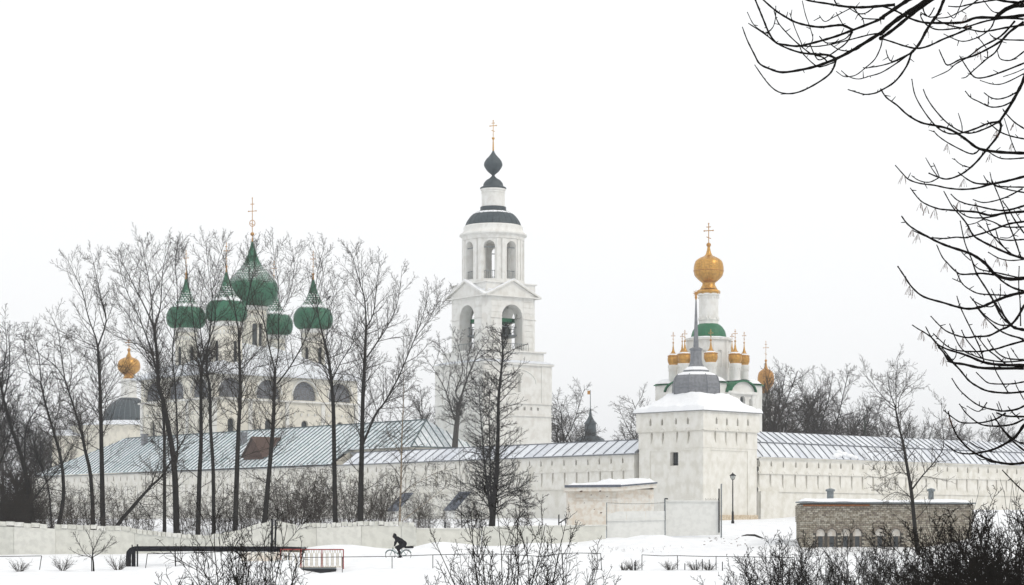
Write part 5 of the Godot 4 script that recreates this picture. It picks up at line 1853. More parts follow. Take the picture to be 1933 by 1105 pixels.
func path_things() -> void:
	rail_run("thin dark pipe railing ending before the small sapling", [[-60, 1051, 1079], [20, 1051, 0], [78, 1050, 1079, -5]], 135)
	rail_run("long thin dark pipe railing from the pipe past the cyclist", [[278, 1046, 1078, -5], [340, 1045, 0], [400, 1043, 1076], [489, 1037, 0], [515, 1045, 0], [540, 1051, 1078], [573, 1053, 1079], [646, 1052, 1080], [740, 1051, 1077], [817, 1048, 1075], [891, 1046.5, 1073], [960, 1047, 1075], [1020, 1051, 0], [1062, 1045.5, 1078], [1090, 1044.5, 0], [1134, 1045.3, 1077, 2]], 135)
	rail_run("thin dark pipe railing standing among cut shrubs by the brick building", [[1212, 1048, 1077], [1250, 1050, 0], [1279, 1049.5, 1076], [1330, 1051, 0], [1352, 1051, 1078], [1425, 1052, 1079], [1500, 1053, 1080]], 134.5)
	# insulated heating pipe
	var d := 138.0
	var t := thing("heating_pipe", "black wrapped heating pipe on stilts with a bend into the snow", "pipe", P(400, 1055, d))
	var b := B.new()
	var pts := PackedVector3Array()
	var rad := PackedFloat32Array()
	for e: Array in [[242, 1070], [242, 1052], [243, 1044], [247, 1039], [254, 1036.6], [300, 1036.4], [400, 1036.6], [480, 1037], [545, 1037.4], [572, 1038.5]]:
		pts.append(P(e[0], e[1], d)); rad.append(0.168)
	b.tube(pts, rad, 14)
	part(t, "pipe", b, M.black_wrap)
	b = B.new()
	for q in 46:
		var xx := 262 + q * 6.7
		b.lathe(P(xx, HY, d) * 0.0, [Vector2(0, 0), Vector2(0, 0)], 3)
		var c := P(xx, 1036.6 + (xx - 300) * 0.004, d)
		var ring := PackedVector3Array()
		var rr := PackedFloat32Array()
		for k in 11:
			ring.append(c + Vector3(0.03 * sin(k * 0.6), cos(TAU * k / 10) * 0.17, sin(TAU * k / 10) * 0.17)); rr.append(0.012)
		b.tube(ring, rr, 3, false)
	part(t, "wrapping", b, M.black_wrap, "", "stuff")
	for e: Array in [[252, 0.12, 1033], [259, 0.05, 1028], [249, 0.04, 1029]]:
		b = B.new()
		var p := P(e[0], e[2], d - 0.1)
		b.tube(PackedVector3Array([Vector3(p.x, -0.9, p.z), p]), PackedFloat32Array([e[1], e[1]]), 8)
		part(t, "stub", b, M.black_wrap)
	for e: Array in [[438, 1038, 470, 1060], [472, 1038, 440, 1058], [545, 1040, 545, 1075], [330, 1038, 331, 1070]]:
		b = B.new()
		b.bar(P(e[0], e[1], d), P(e[2], e[3], d), 0.07, 0.07, Vector3.BACK)
		part(t, "strut", b, M.iron)
	# footbridge with red rails
	d = 136.0
	t = thing("footbridge", "little footbridge with red rails and cream loop balusters over the ditch", "bridge", P(600, 1082, d))
	b = B.new()
	b.abox(P(555, 1082, d + 0.9), P(634, 1074.5, d - 0.1) )
	part(t, "deck", b, M.iron)
	b = B.new()
	b.abox(P(556, 1074.4, d + 0.9), P(633, 1071.8, d - 0.05))
	part(t, "deck_edge", b, M.zinc)
	b = B.new()
	b.bar(P(529, 1037.8, d), P(648, 1038.0, d), 0.06, 0.07)
	part(t, "rail", b, M.red_paint)
	for xx: float in [529, 568, 607.5, 648]:
		b = B.new()
		b.bar(P(xx, 1076, d), P(xx, 1037.5, d), 0.065, 0.065, Vector3.BACK)
		part(t, "post", b, M.red_paint)
	b = B.new()
	b.bar(P(529, 1071, d), P(648, 1071, d), 0.04, 0.04)
	part(t, "rail", b, M.ochre_paint)
	var x := 534.0
	var k := 0
	while x < 645:
		if minf(minf(absf(x - 568), absf(x - 607.5)), absf(x - 648)) > 3:
			b = B.new()
			if k % 2 == 0:
				var lp := PackedVector3Array()
				var lr := PackedFloat32Array()
				for e: Array in [[-1.6, 1071], [-1.6, 1070], [-3, 1067.5], [-3, 1046], [-1.2, 1043.2], [-1.2, 1039], [1.2, 1039], [1.2, 1043.2], [3, 1046], [3, 1067.5], [1.6, 1070], [1.6, 1071]]:
					lp.append(P(x + e[0], e[1], d)); lr.append(0.018)
				b.tube(lp, lr, 4, false)
			else:
				b.tube(PackedVector3Array([P(x, 1071, d), P(x, 1038.5, d)]), PackedFloat32Array([0.016, 0.016]), 4, false)
			part(t, "baluster", b, M.ochre_paint)
		x += 4.9
		k += 1
	b = B.new()
	b.abox(P(456, 1060, d + 1.2), P(528, 1043, d + 1.0))
	part(t, "side_boarding", b, M.plaster_old)
	b = B.new()
	b.abox(P(570, 1040, d + 2.2), P(577, 1033, d + 1.8))
	var bx := part(self, "meter_box", b, M.zinc)
	tag(bx, "small grey box on top of the pipe's end by the bridge", "box", "", "thing")
	# stakes in the snow
	for e: Array in [[65, 1083, 1094, 131.0], [1174, 1063, 1079, 134.2], [1198, 1061, 1079, 134.2], [1200, 1058, 1079, 134.3], [1293, 1064, 1077, 134.2], [1314.5, 1057, 1077, 134.1], [1326, 1056, 1076, 134.2], [1339, 1057, 1077, 134.1], [1364, 1061, 1077, 134.0]]:
		b = B.new()
		var p := P(e[0], e[1], e[3])
		b.tube(PackedVector3Array([Vector3(p.x, H(p.x, e[3]) - 0.2, p.z), p]), PackedFloat32Array([0.035, 0.03]), 6)
		var o := part(self, "stake", b, M.iron)
		tag(o, "short dark stake stuck alone in the open snow" if e[0] < 100 else "short dark stake among the cut shrubs along the railing", "stake", "" if e[0] < 100 else "stakes among the cut shrubs", "thing")
	# clods and litter trodden into the snow at the gate
	var rl := RandomNumberGenerator.new(); rl.seed = 44
	b = B.new()
	for q in 34:
		var dd := rl.randf_range(158, 168)
		var cx := (rl.randf_range(1318, 1412) - CX) / F * dd
		b.ball(Vector3(cx, H(cx, dd) + 0.01, -dd), Vector3(rl.randf_range(0.03, 0.1), rl.randf_range(0.015, 0.04), rl.randf_range(0.03, 0.1)), 6, 4)
	tag(part(self, "trodden_litter", b, M.rust_stain), "dark clods and litter trodden into snow by the gate", "litter", "", "stuff")
	# fallen branch on the snow before the tower
	b = B.new()
	var lp := PackedVector3Array()
	for e: Array in [[1400, 1012.5], [1410, 1010.5], [1425, 1011], [1434, 1014.5], [1441, 1016.5]]: 
		var p := P(e[0], e[1], 160)
		lp.append(Vector3(p.x, maxf(p.y, H(p.x, 160) + 0.03), p.z))
	b.tube(lp, PackedFloat32Array([0.03, 0.07, 0.09, 0.08, 0.03]), 6)
	var lg := part(self, "fallen_branch", b, M.bark_dark)
	tag(lg, "dark fallen branch lying on the snow before the tower", "branch", "", "thing")

# ---------------------------------------------------------------- cyclist
func sdf_mesh(caps: Array, cell: float, k: float) -> B:
	var lo := Vector3.ONE * 1e9
	var hi := -Vector3.ONE * 1e9
	for c: Array in caps:
		for e in 2:
			var p: Vector3 = c[e]
			var r: float = c[2 + e] + 0.06
			lo = lo.min(p - Vector3.ONE * r); hi = hi.max(p + Vector3.ONE * r)
	var n := Vector3i(((hi - lo) / cell).ceil()) + Vector3i.ONE * 2
	var sx := n.x
	var sxy := n.x * n.y
	var f := PackedFloat32Array()
	f.resize(n.x * n.y * n.z)
	f.fill(1.0)
	for c: Array in caps:
		var a: Vector3 = c[0]
		var b: Vector3 = c[1]
		var ra: float = c[2]
		var rb: float = c[3]
		var rm := maxf(ra, rb) + k * 2 + cell * 2
		var l := Vector3i(((a.min(b) - Vector3.ONE * rm - lo) / cell).floor()).clamp(Vector3i.ZERO, n - Vector3i.ONE)
		var h := Vector3i(((a.max(b) + Vector3.ONE * rm - lo) / cell).ceil()).clamp(Vector3i.ZERO, n - Vector3i.ONE)
		var ab := b - a
		var l2 := maxf(ab.length_squared(), 1e-9)
		for z in range(l.z, h.z + 1):
			for y in range(l.y, h.y + 1):
				for x in range(l.x, h.x + 1):
					var p := lo + Vector3(x, y, z) * cell
					var t := clampf((p - a).dot(ab) / l2, 0, 1)
					var d := (p - a - ab * t).length() - lerpf(ra, rb, t)
					var q := x + y * sx + z * sxy
					var g := f[q]
					var hh := maxf(k - absf(g - d), 0.0) / k
					f[q] = minf(g, d) - hh * hh * k * 0.25
	var out := B.new()
	var idx := {}
	for z in n.z - 1:
		for y in n.y - 1:
			for x in n.x - 1:
				var q := x + y * sx + z * sxy
				var s := 0
				var acc := Vector3.ZERO
				var cnt := 0
				var val := []
				for e in 8:
					var v := f[q + (e & 1) + ((e >> 1) & 1) * sx + ((e >> 2) & 1) * sxy]
					val.append(v)
					if v < 0: s += 1
				if s == 0 or s == 8: continue
				for e in 8:
					for ax in 3:
						var o := e | (1 << ax)
						if o == e: continue
						var va: float = val[e]
						var vb: float = val[o]
						if (va < 0) != (vb < 0):
							var t := va / (va - vb)
							var pe := Vector3(e & 1, (e >> 1) & 1, (e >> 2) & 1)
							var po := Vector3(o & 1, (o >> 1) & 1, (o >> 2) & 1)
							acc += pe.lerp(po, t); cnt += 1
				idx[q] = out.v.size()
				out.v.append(lo + (Vector3(x, y, z) + acc / cnt) * cell)
				out.n.append(Vector3(val[1] + val[3] + val[5] + val[7] - val[0] - val[2] - val[4] - val[6], val[2] + val[3] + val[6] + val[7] - val[0] - val[1] - val[4] - val[5], val[4] + val[5] + val[6] + val[7] - val[0] - val[1] - val[2] - val[3]).normalized())
	for q: int in idx:
		for ax in 3:
			var st: int = [1, sx, sxy][ax]
			var s1: int = [sx, sxy, 1][ax]
			var s2: int = [sxy, 1, sx][ax]
			var va := f[q]
			var vb := f[q + st]
			if (va < 0) == (vb < 0): continue
			if not (idx.has(q - s1) and idx.has(q - s2) and idx.has(q - s1 - s2)): continue
			var a: int = idx[q]
			var b: int = idx[q - s1]
			var c: int = idx[q - s1 - s2]
			var d: int = idx[q - s2]
			var gn := (out.v[b] - out.v[a]).cross(out.v[c] - out.v[a])
			if gn.dot(out.n[a]) > 0: out.i.append_array(PackedInt32Array([a, c, b, a, d, c]))
			else: out.i.append_array(PackedInt32Array([a, b, c, a, c, d]))
	return out

func cyclist() -> void:
	var d := 145.0
	var o := P(752.7, 1058.2, d)
	var bp := func(f: float, y: float, s: float) -> Vector3: return o + Vector3(-f, y, s)
	var t := thing("bicycle", "old bicycle with dark luggage on its rear rack ridden along the path", "bicycle", o)
	for f: float in [0.57, -0.5]:
		var c: Vector3 = bp.call(f, 0.34, 0)
		var b := B.new()
		var ring := PackedVector3Array()
		var rr := PackedFloat32Array()
		for k in 29:
			ring.append(c + Vector3(cos(TAU * k / 28) * 0.32, sin(TAU * k / 28) * 0.32, 0)); rr.append(0.02)
		b.tube(ring, rr, 6, false)
		var wh := part(t, "wheel", b, M.rubber)
		b = B.new()
		for k in 12:
			var an := TAU * k / 12
			b.tube(PackedVector3Array([c + Vector3(0, 0, 0.03 if k % 2 else -0.03), c + Vector3(cos(an), sin(an), 0) * 0.3]), PackedFloat32Array([0.003, 0.003]), 3, false)
		part(wh, "spokes", b, M.chrome, "", "stuff")
		b = B.new()
		b.tube(PackedVector3Array([c - Vector3(0, 0, 0.06), c + Vector3(0, 0, 0.06)]), PackedFloat32Array([0.035, 0.035]), 8)
		part(wh, "hub", b, M.chrome)
		b = B.new()
		var fd := PackedVector3Array()
		var fr := PackedFloat32Array()
		for k in 10:
			var an := lerpf(0.15, 2.6, k / 9.0) + (0.2 if f > 0 else 0.3)
			fd.append(c + Vector3(cos(an), sin(an), 0) * 0.365); fr.append(0.022)
		b.tube(fd, fr, 4)
		part(t, "mudguard", b, M.bike_paint)
	var b := B.new()
	for e: Array in [[0.40, 0.80, -0.06, 0.33], [0.42, 0.70, -0.06, 0.27], [0.39, 0.86, 0.44, 0.66], [-0.06, 0.28, -0.24, 0.88], [-0.06, 0.28, -0.5, 0.34], [-0.2, 0.74, -0.5, 0.34], [0.44, 0.68, 0.57, 0.34]]:
		b.tube(PackedVector3Array([bp.call(e[0], e[1], 0), bp.call(e[2], e[3], 0)]), PackedFloat32Array([0.019, 0.019]), 7)
	part(t, "frame", b, M.bike_paint)
	b = B.new()
	b.tube(PackedVector3Array([bp.call(0.39, 0.84, 0), bp.call(0.36, 0.99, 0)]), PackedFloat32Array([0.014, 0.014]), 6)
	b.tube(PackedVector3Array([bp.call(0.24, 0.97, 0.27), bp.call(0.34, 1.0, 0.2), bp.call(0.37, 0.99, 0), bp.call(0.34, 1.0, -0.2), bp.call(0.24, 0.97, -0.27)]), PackedFloat32Array([0.015, 0.014, 0.014, 0.014, 0.015]), 6)
	part(t, "handlebar", b, M.chrome)
	b = B.new()
	b.ball(bp.call(-0.27, 0.92, 0), Vector3(0.14, 0.045, 0.09), 10, 6)
	part(t, "saddle", b, M.rubber)
	b = B.new()
	b.bar(bp.call(-0.3, 0.74, 0.07), bp.call(-0.92, 0.76, 0.07), 0.015, 0.015)
	b.bar(bp.call(-0.3, 0.74, -0.07), bp.call(-0.92, 0.76, -0.07), 0.015, 0.015)
	for s: float in [-0.07, 0.07]: b.bar(bp.call(-0.5, 0.34, s), bp.call(-0.7, 0.75, s), 0.012, 0.012)
	part(t, "rack", b, M.iron)
	b = B.new()
	b.tube(PackedVector3Array([bp.call(-0.06, 0.28, -0.06), bp.call(-0.06, 0.28, 0.07), bp.call(-0.08, 0.13, 0.08), bp.call(-0.08, 0.13, 0.19)]), PackedFloat32Array([0.015, 0.015, 0.013, 0.02]), 6)
	b.tube(PackedVector3Array([bp.call(-0.06, 0.28, -0.07), bp.call(-0.04, 0.43, -0.08), bp.call(-0.04, 0.43, -0.19)]), PackedFloat32Array([0.013, 0.013, 0.02]), 6)
	b.lathe(bp.call(-0.06, 0.28, 0.0) , [Vector2(0.001, -0.001), Vector2(0.01, 0.0)], 6)
	part(t, "pedal_cranks", b, M.chrome)
	# luggage strapped on the rack
	var lug := thing("luggage", "flat dark bag strapped on the bicycle rack behind the rider", "bag", bp.call(-0.65, 0.78, 0))
	b = sdf_mesh([[bp.call(-0.45, 0.86, 0.08), bp.call(-0.92, 0.88, 0.08), 0.075, 0.08], [bp.call(-0.45, 0.86, -0.08), bp.call(-0.92, 0.88, -0.08), 0.075, 0.08]], 0.03, 0.06)
	part(lug, "bag", b, M.cloth_black)
	b = B.new()
	b.tube(PackedVector3Array([bp.call(-0.9, 0.93, 0.02), bp.call(-1.05, 1.0, 0.03)]), PackedFloat32Array([0.012, 0.008]), 5)
	part(lug, "strap", b, M.rust_stain)
	# rider: black hooded coat, leaning over the bars
	var r := thing("person", "person in black hooded coat bent over the bicycle handlebars", "person", bp.call(-0.25, 0.95, 0))
	var caps := [
		[bp.call(-0.33, 1.10, 0.0), bp.call(-0.12, 1.27, 0.0), 0.19, 0.185],
		[bp.call(-0.12, 1.27, 0.0), bp.call(0.1, 1.42, 0.0), 0.185, 0.17],
		[bp.call(0.08, 1.42, 0.12), bp.call(0.08, 1.42, -0.12), 0.12, 0.12],
		[bp.call(-0.36, 1.12, 0.08), bp.call(-0.36, 1.12, -0.08), 0.17, 0.17],
		[bp.call(0.15, 1.47, 0.0), bp.call(0.26, 1.57, 0.0), 0.1, 0.1],
		[bp.call(0.28, 1.60, 0.0), bp.call(0.27, 1.66, 0.0), 0.125, 0.115],
		[bp.call(0.27, 1.68, 0.0), bp.call(0.33, 1.80, 0.0), 0.09, 0.02],
		[bp.call(0.12, 1.42, 0.19), bp.call(0.22, 1.18, 0.25), 0.085, 0.07],
		[bp.call(0.22, 1.18, 0.25), bp.call(0.27, 1.01, 0.25), 0.07, 0.05],
		[bp.call(0.12, 1.42, -0.19), bp.call(0.22, 1.18, -0.25), 0.085, 0.07],
		[bp.call(0.22, 1.18, -0.25), bp.call(0.27, 1.01, -0.25), 0.07, 0.05],
		[bp.call(-0.26, 1.02, 0.11), bp.call(0.02, 0.69, 0.13), 0.125, 0.085],
		[bp.call(0.02, 0.69, 0.13), bp.call(-0.12, 0.26, 0.15), 0.08, 0.055],
		[bp.call(-0.26, 1.04, -0.11), bp.call(0.16, 0.86, -0.13), 0.125, 0.09],
		[bp.call(0.16, 0.86, -0.13), bp.call(-0.08, 0.53, -0.15), 0.085, 0.055],
		[bp.call(-0.15, 0.22, 0.15), bp.call(0.06, 0.18, 0.16), 0.05, 0.045],
		[bp.call(-0.10, 0.49, -0.15), bp.call(0.1, 0.47, -0.16), 0.05, 0.045],
		[bp.call(-0.30, 1.0, 0.0), bp.call(-0.15, 0.98, 0.0), 0.17, 0.15]]
	b = sdf_mesh(caps, 0.026, 0.07)
	# gloved hands closed round the grips: palm, four fingers and a thumb each
	for s: float in [-1.0, 1.0]:
		b.ball(bp.call(0.265, 0.985, 0.25 * s), Vector3(0.045, 0.03, 0.045), 8, 5)
		for k in 4:
			var z := (0.215 + k * 0.022) * s
			var l: float = [0.9, 1.0, 0.95, 0.78][k]
			b.tube(PackedVector3Array([bp.call(0.285, 1.0, z), bp.call(0.285 + 0.035 * l, 0.985, z), bp.call(0.28 + 0.035 * l, 0.955, z), bp.call(0.26, 0.945, z)]), PackedFloat32Array([0.010, 0.0095, 0.009, 0.008]), 5)
		b.tube(PackedVector3Array([bp.call(0.25, 0.99, 0.21 * s), bp.call(0.255, 0.96, 0.2 * s), bp.call(0.275, 0.945, 0.205 * s)]), PackedFloat32Array([0.012, 0.011, 0.009]), 5)
	part(r, "body", b, M.cloth_black)
	b = sdf_mesh([[bp.call(0.335, 1.55, 0), bp.call(0.335, 1.615, 0), 0.07, 0.075], [bp.call(0.40, 1.60, 0), bp.call(0.415, 1.575, 0), 0.014, 0.018], [bp.call(0.39, 1.53, 0.012), bp.call(0.39, 1.53, -0.012), 0.018, 0.018]], 0.012, 0.02)
	for s: float in [-1.0, 1.0]: b.ball(bp.call(0.397, 1.615, 0.03 * s), Vector3(0.008, 0.008, 0.011), 6, 4)
	part(r, "face", b, mat("skin", Color(0.22, 0.12, 0.085), 0.7, 0.85, 0.2))

# ---------------------------------------------------------------- trees and shrubs
# a branch as a bent tube; returns its points and radii
func limb(b: B, p: Vector3, dir: Vector3, length: float, r0: float, r1: float, segs: int, wob: float, trop: float, sides: int, rng: RandomNumberGenerator) -> Array:
	var pts := PackedVector3Array([p])
	var rad := PackedFloat32Array([r0])
	var dd := dir.normalized()
	for q in segs:
		dd = (dd + Vector3(rng.randf_range(-wob, wob), rng.randf_range(-wob, wob) + trop, rng.randf_range(-wob, wob))).normalized()
		pts.append(pts[q] + dd * (length / segs))
		rad.append(lerpf(r0, r1, float(q + 1) / segs))
	b.tube(pts, rad, sides, false)
	return [pts, rad]

func along(line: Array, t: float) -> Array:
	var pts: PackedVector3Array = line[0]
	var rad: PackedFloat32Array = line[1]
	var f := t * (pts.size() - 1)
	var k := mini(int(f), pts.size() - 2)
	return [pts[k].lerp(pts[k + 1], f - k), lerpf(rad[k], rad[k + 1], f - k), (pts[k + 1] - pts[k]).normalized()]

# side branches on a line. h: levels of {n, from, ang, len, trop, wob, seg, r}
func sprout(b: B, line: Array, length: float, lv: Array, k: int, rng: RandomNumberGenerator) -> void:
	if k >= lv.size(): return
	var h: Dictionary = lv[k]
	var n := int(round(h.n * rng.randf_range(0.85, 1.15)))
	if h.has("per"): n = maxi(2, int(round(h.per * length * rng.randf_range(0.85, 1.15))))
	var spin := rng.randf() * TAU
	var f0: float = h.from
	var last := k == lv.size() - 1
	for q in n:
		var t := f0 + (0.995 - f0) * (q + rng.randf()) / n
		var at := along(line, t)
		var dir: Vector3 = at[2]
		var side := dir.cross(Vector3.UP if absf(dir.y) < 0.95 else Vector3.RIGHT).normalized()
		spin += 2.4 + rng.randf_range(-0.5, 0.5)
		side = side.rotated(dir, spin)
		var an: float = h.ang * rng.randf_range(0.7, 1.25)
		var nd := (dir * cos(an) + side * sin(an)).normalized()
		var shape: float = 1.0 - h.get("taper", 0.55) * (t - f0) / (1 - f0)
		var ln: float = (h.abs if h.has("abs") else length * h.len) * shape * rng.randf_range(0.65, 1.2)
		var r0: float = clampf(at[1] * 0.62, h.r, h.get("rmax", 1.0))
		var sub := limb(b, at[0], nd, ln, r0, h.r * 0.6, h.seg, h.wob, h.trop, 3 if last or r0 < 0.02 else 4, rng)
		if not last: sprout(b, sub, ln, lv, k + 1, rng)

func px_line(pts: Array, d: float, r0: float, r1: float, spread: float, rng: RandomNumberGenerator, start := 0.0) -> Array:
	var o := PackedVector3Array()
	var rad := PackedFloat32Array()
	var lean := rng.randf_range(-spread, spread)
	# smooth the traced outline a little
	var m := pts.size() - 1
	var fine := []
	for q in m:
		var a := Vector2(pts[maxi(q - 1, 0)][0], pts[maxi(q - 1, 0)][1])
		var b := Vector2(pts[q][0], pts[q][1])
		var c := Vector2(pts[q + 1][0], pts[q + 1][1])
		var e := Vector2(pts[mini(q + 2, m)][0], pts[mini(q + 2, m)][1])
		for s in 3: fine.append(b.cubic_interpolate(c, a, e, s / 3.0))
	fine.append(Vector2(pts[m][0], pts[m][1]))
	for q in fine.size():
		var f := float(q) / (fine.size() - 1)
		o.append(P(fine[q].x, fine[q].y, d + start + lean * f * f))
		rad.append(lerpf(r0, r1, pow(f, 0.8)))
	return [o, rad]

func line_len(l: Array) -> float:
	var s := 0.0
	var p: PackedVector3Array = l[0]
	for q in p.size() - 1: s += p[q].distance_to(p[q + 1])
	return s

# poplar-like: upswept limbs with dense fine twigs
func poplar_levels(dens: float) -> Array:
	return [
		{"n": 22 * dens, "per": 2.0 * dens, "from": 0.25, "ang": 0.72, "len": 0.3, "abs": 4.0, "taper": 0.6, "trop": 0.085, "wob": 0.14, "seg": 5, "r": 0.013, "rmax": 0.032},
		{"n": 9, "from": 0.12, "ang": 0.65, "len": 0.42, "trop": 0.07, "wob": 0.18, "seg": 4, "r": 0.011, "rmax": 0.016},
		{"n": 4, "from": 0.15, "ang": 0.7, "len": 0.55, "trop": 0.05, "wob": 0.2, "seg": 2, "r": 0.009, "rmax": 0.011}]

# each tree: trunk polyline and main limbs traced off the photo, the rest grown
func traced_tree(called: String, label: String, cat: String, d: float, trunk: Array, r0: float, r1: float, limbs: Array, lv: Array, rs: int, mt: Material, mc: Material, group := "", from := 0.3, low := 0.0) -> void:
	var rng := RandomNumberGenerator.new(); rng.seed = rs
	var l := px_line(trunk, d, r0 * 0.88, r1 * 0.75, 0.6, rng)
	var foot: Vector3 = l[0][0]
	var g := H(foot.x, d)
	if foot.y > g - 0.1:
		foot.y = g - 0.15
		var pp: PackedVector3Array = l[0]
		var rr: PackedFloat32Array = l[1]
		pp.insert(0, foot); rr.insert(0, r0 * 1.25)
		l = [pp, rr]
	var t := thing(called, label, cat, Vector3(foot.x, maxf(foot.y, g - 0.1), foot.z), group)
	var b := B.new()
	b.tube(l[0], l[1], 9)
	part(t, "trunk", b, mt)
	var lb := B.new()
	var cb := B.new()
	var lines := []
	for e: Array in limbs:
		# a limb starts on the trunk or an earlier limb: take the distance there
		var s0 := P(e[1][0], e[1][1], d)
		var best := 0.0
		var bd := 1e9
		var br := r1
		for o: Array in [l] + lines:
			var pp: PackedVector3Array = o[0]
			for q in pp.size():
				var dist := Vector2(pp[q].x - s0.x, pp[q].y - s0.y).length()
				if dist < bd: bd = dist; best = -pp[q].z - d; br = o[1][q]
		var m := px_line(e.slice(1), d, minf(br * 0.85, e[0] * 0.72), 0.014, 3.2, rng, best)
		lb.tube(m[0], m[1], 6)
		lines.append(m)
	var lv0: Dictionary = lv[0].duplicate()
	lv0.from = from
	sprout(cb, l, line_len(l), [lv0] + lv.slice(1), 0, rng)
	if low > 0:
		# thin branches low on the stem, spreading nearly level
		var lw: Dictionary = lv[0].duplicate()
		lw.from = 0.16; lw.per = low; lw.ang = 1.15; lw.trop = 0.03; lw.abs = 3.4; lw.taper = 0.1
		sprout(cb, l, line_len(l), [lw] + lv.slice(1), 0, rng)
	for m: Array in lines:
		var lv1: Dictionary = lv[0].duplicate()
		lv1.abs = lv[0].abs * 0.85
		lv1.from = 0.15
		sprout(cb, m, line_len(m), [lv1] + lv.slice(1), 0, rng)
	if limbs.size(): part(t, "limbs", lb, mt)
	part(t, "crown", cb, mc)

func poplars() -> void:
	var lv := poplar_levels(1.0)
	var G := "bare poplars behind the coped concrete wall"
	var bk: Material = M.bark_dark
	var tw: Material = M.twig_brown
	var data := [
		["tall bare poplar forking high, nearest the gold cupola of the domed church", 168.0, [[194, 1012], [192, 900], [190, 800], [188, 730], [184, 655]], 0.26, 0.12, [
			[0.1, [184, 655], [200, 606], [191, 566], [181, 520], [172, 479]], [0.1, [184, 655], [179, 634], [166, 598], [155, 552], [141, 520], [122, 482]], [0.04, [183, 660], [160, 655], [135, 642]], [0.04, [186, 690], [165, 676], [149, 674]], [0.05, [192, 760], [215, 715], [232, 690]]], 0.45],
		["slim bare poplar with thin trunk beside its thicker neighbour", 170.0, [[310, 1012], [310, 900], [309, 806], [303, 740], [285, 660]], 0.18, 0.09, [
			[0.08, [285, 660], [262, 600], [235, 540], [220, 480]], [0.07, [294, 690], [265, 647], [241, 593], [217, 571]], [0.06, [290, 696], [246, 642], [208, 615]]], 0.4],
		["thick bare poplar with three long upswept leaders", 167.0, [[333, 1012], [329, 888], [320, 822], [307, 756], [299, 730], [296, 674], [291, 620]], 0.30, 0.13, [
			[0.1, [291, 620], [274, 582], [252, 539], [238, 511], [222, 484]], [0.1, [291, 620], [302, 582], [305, 539], [309, 498], [322, 457]], [0.09, [289, 612], [282, 539], [274, 498], [268, 452]], [0.12, [330, 880], [335, 850], [331, 740], [325, 670], [330, 620], [335, 560], [330, 500], [336, 458]]], 0.45],
		["bare poplar whose trunk passes the leftmost green dome", 171.0, [[373, 1012], [376, 900], [379, 839], [379, 740], [381, 690], [390, 666]], 0.24, 0.12, [
			[0.09, [390, 666], [397, 620], [400, 560], [392, 500], [388, 455]], [0.09, [381, 690], [369, 640], [360, 570], [352, 510], [345, 470]], [0.06, [379, 740], [360, 700], [340, 650]]], 0.45],
		["straight slender bare poplar in front of the cathedral's near drum", 169.0, [[403, 1012], [402, 888], [397, 806], [396, 740], [390, 699], [389, 663]], 0.19, 0.1, [
			[0.08, [389, 663], [398, 633], [407, 597], [401, 555], [410, 500], [425, 455]], [0.08, [390, 690], [380, 640], [377, 580], [386, 517]], [0.05, [396, 740], [420, 700], [440, 680]]], 0.45],
		["bare poplar rising straight before the main green dome", 166.0, [[443, 1012], [447, 888], [450, 806], [453, 758], [452, 684], [450, 624]], 0.25, 0.11, [
			[0.09, [450, 624], [444, 591], [437, 549], [425, 500], [413, 460]], [0.08, [450, 640], [462, 590], [472, 540], [480, 500], [484, 460]], [0.06, [452, 700], [480, 672], [505, 640]], [0.05, [451, 760], [475, 700], [500, 690], [530, 680]]], 0.45],
		["leaning bare poplar parting into wide leaders before the main dome", 168.0, [[496, 1005], [500, 975], [508, 888], [515, 806], [517, 758], [519, 699]], 0.27, 0.14, [
			[0.1, [519, 699], [508, 657], [498, 609], [478, 573], [472, 520], [468, 470]], [0.11, [519, 699], [525, 663], [526, 597], [526, 543], [520, 505], [514, 454]], [0.1, [522, 726], [547, 693], [571, 651], [586, 615], [601, 573], [613, 505]], [0.06, [526, 597], [545, 560], [555, 510], [552, 470]]], 0.5],
		["bare poplar rising before the rightmost green dome", 170.0, [[633, 1008], [631, 888], [629, 773], [625, 717], [619, 675], [610, 636]], 0.24, 0.11, [
			[0.08, [610, 636], [601, 597], [596, 550], [602, 500], [612, 470]], [0.08, [626, 720], [643, 684], [667, 645], [676, 600], [672, 560]], [0.06, [622, 700], [600, 684], [572, 676]], [0.06, [614, 650], [622, 600], [628, 560], [640, 520]]], 0.4],
		["tallest spreading bare poplar with a low leaning right leader", 167.0, [[679, 1008], [681, 920], [683, 839], [685, 740], [688, 687], [691, 615]], 0.29, 0.12, [
			[0.1, [691, 615], [688, 564], [679, 535], [667, 490], [660, 474]], [0.1, [692, 675], [709, 651], [732, 615], [750, 573], [759, 508]], [0.09, [690, 621], [705, 591], [711, 534], [717, 493]], [0.06, [685, 663], [664, 639], [634, 615]], [0.15, [685, 838], [709, 783], [726, 760], [750, 717], [768, 675], [783, 639], [798, 597], [810, 549]], [0.07, [783, 639], [805, 610], [822, 580], [836, 560]], [0.06, [709, 783], [740, 740], [775, 700]]], 0.42]]
	for q in data.size():
		var e: Array = data[q]
		traced_tree("poplar_tree", e[0], "tree", e[1], e[2], e[3], e[4], e[5], lv, 100 + q, bk, tw, G, e[6], 0.9)

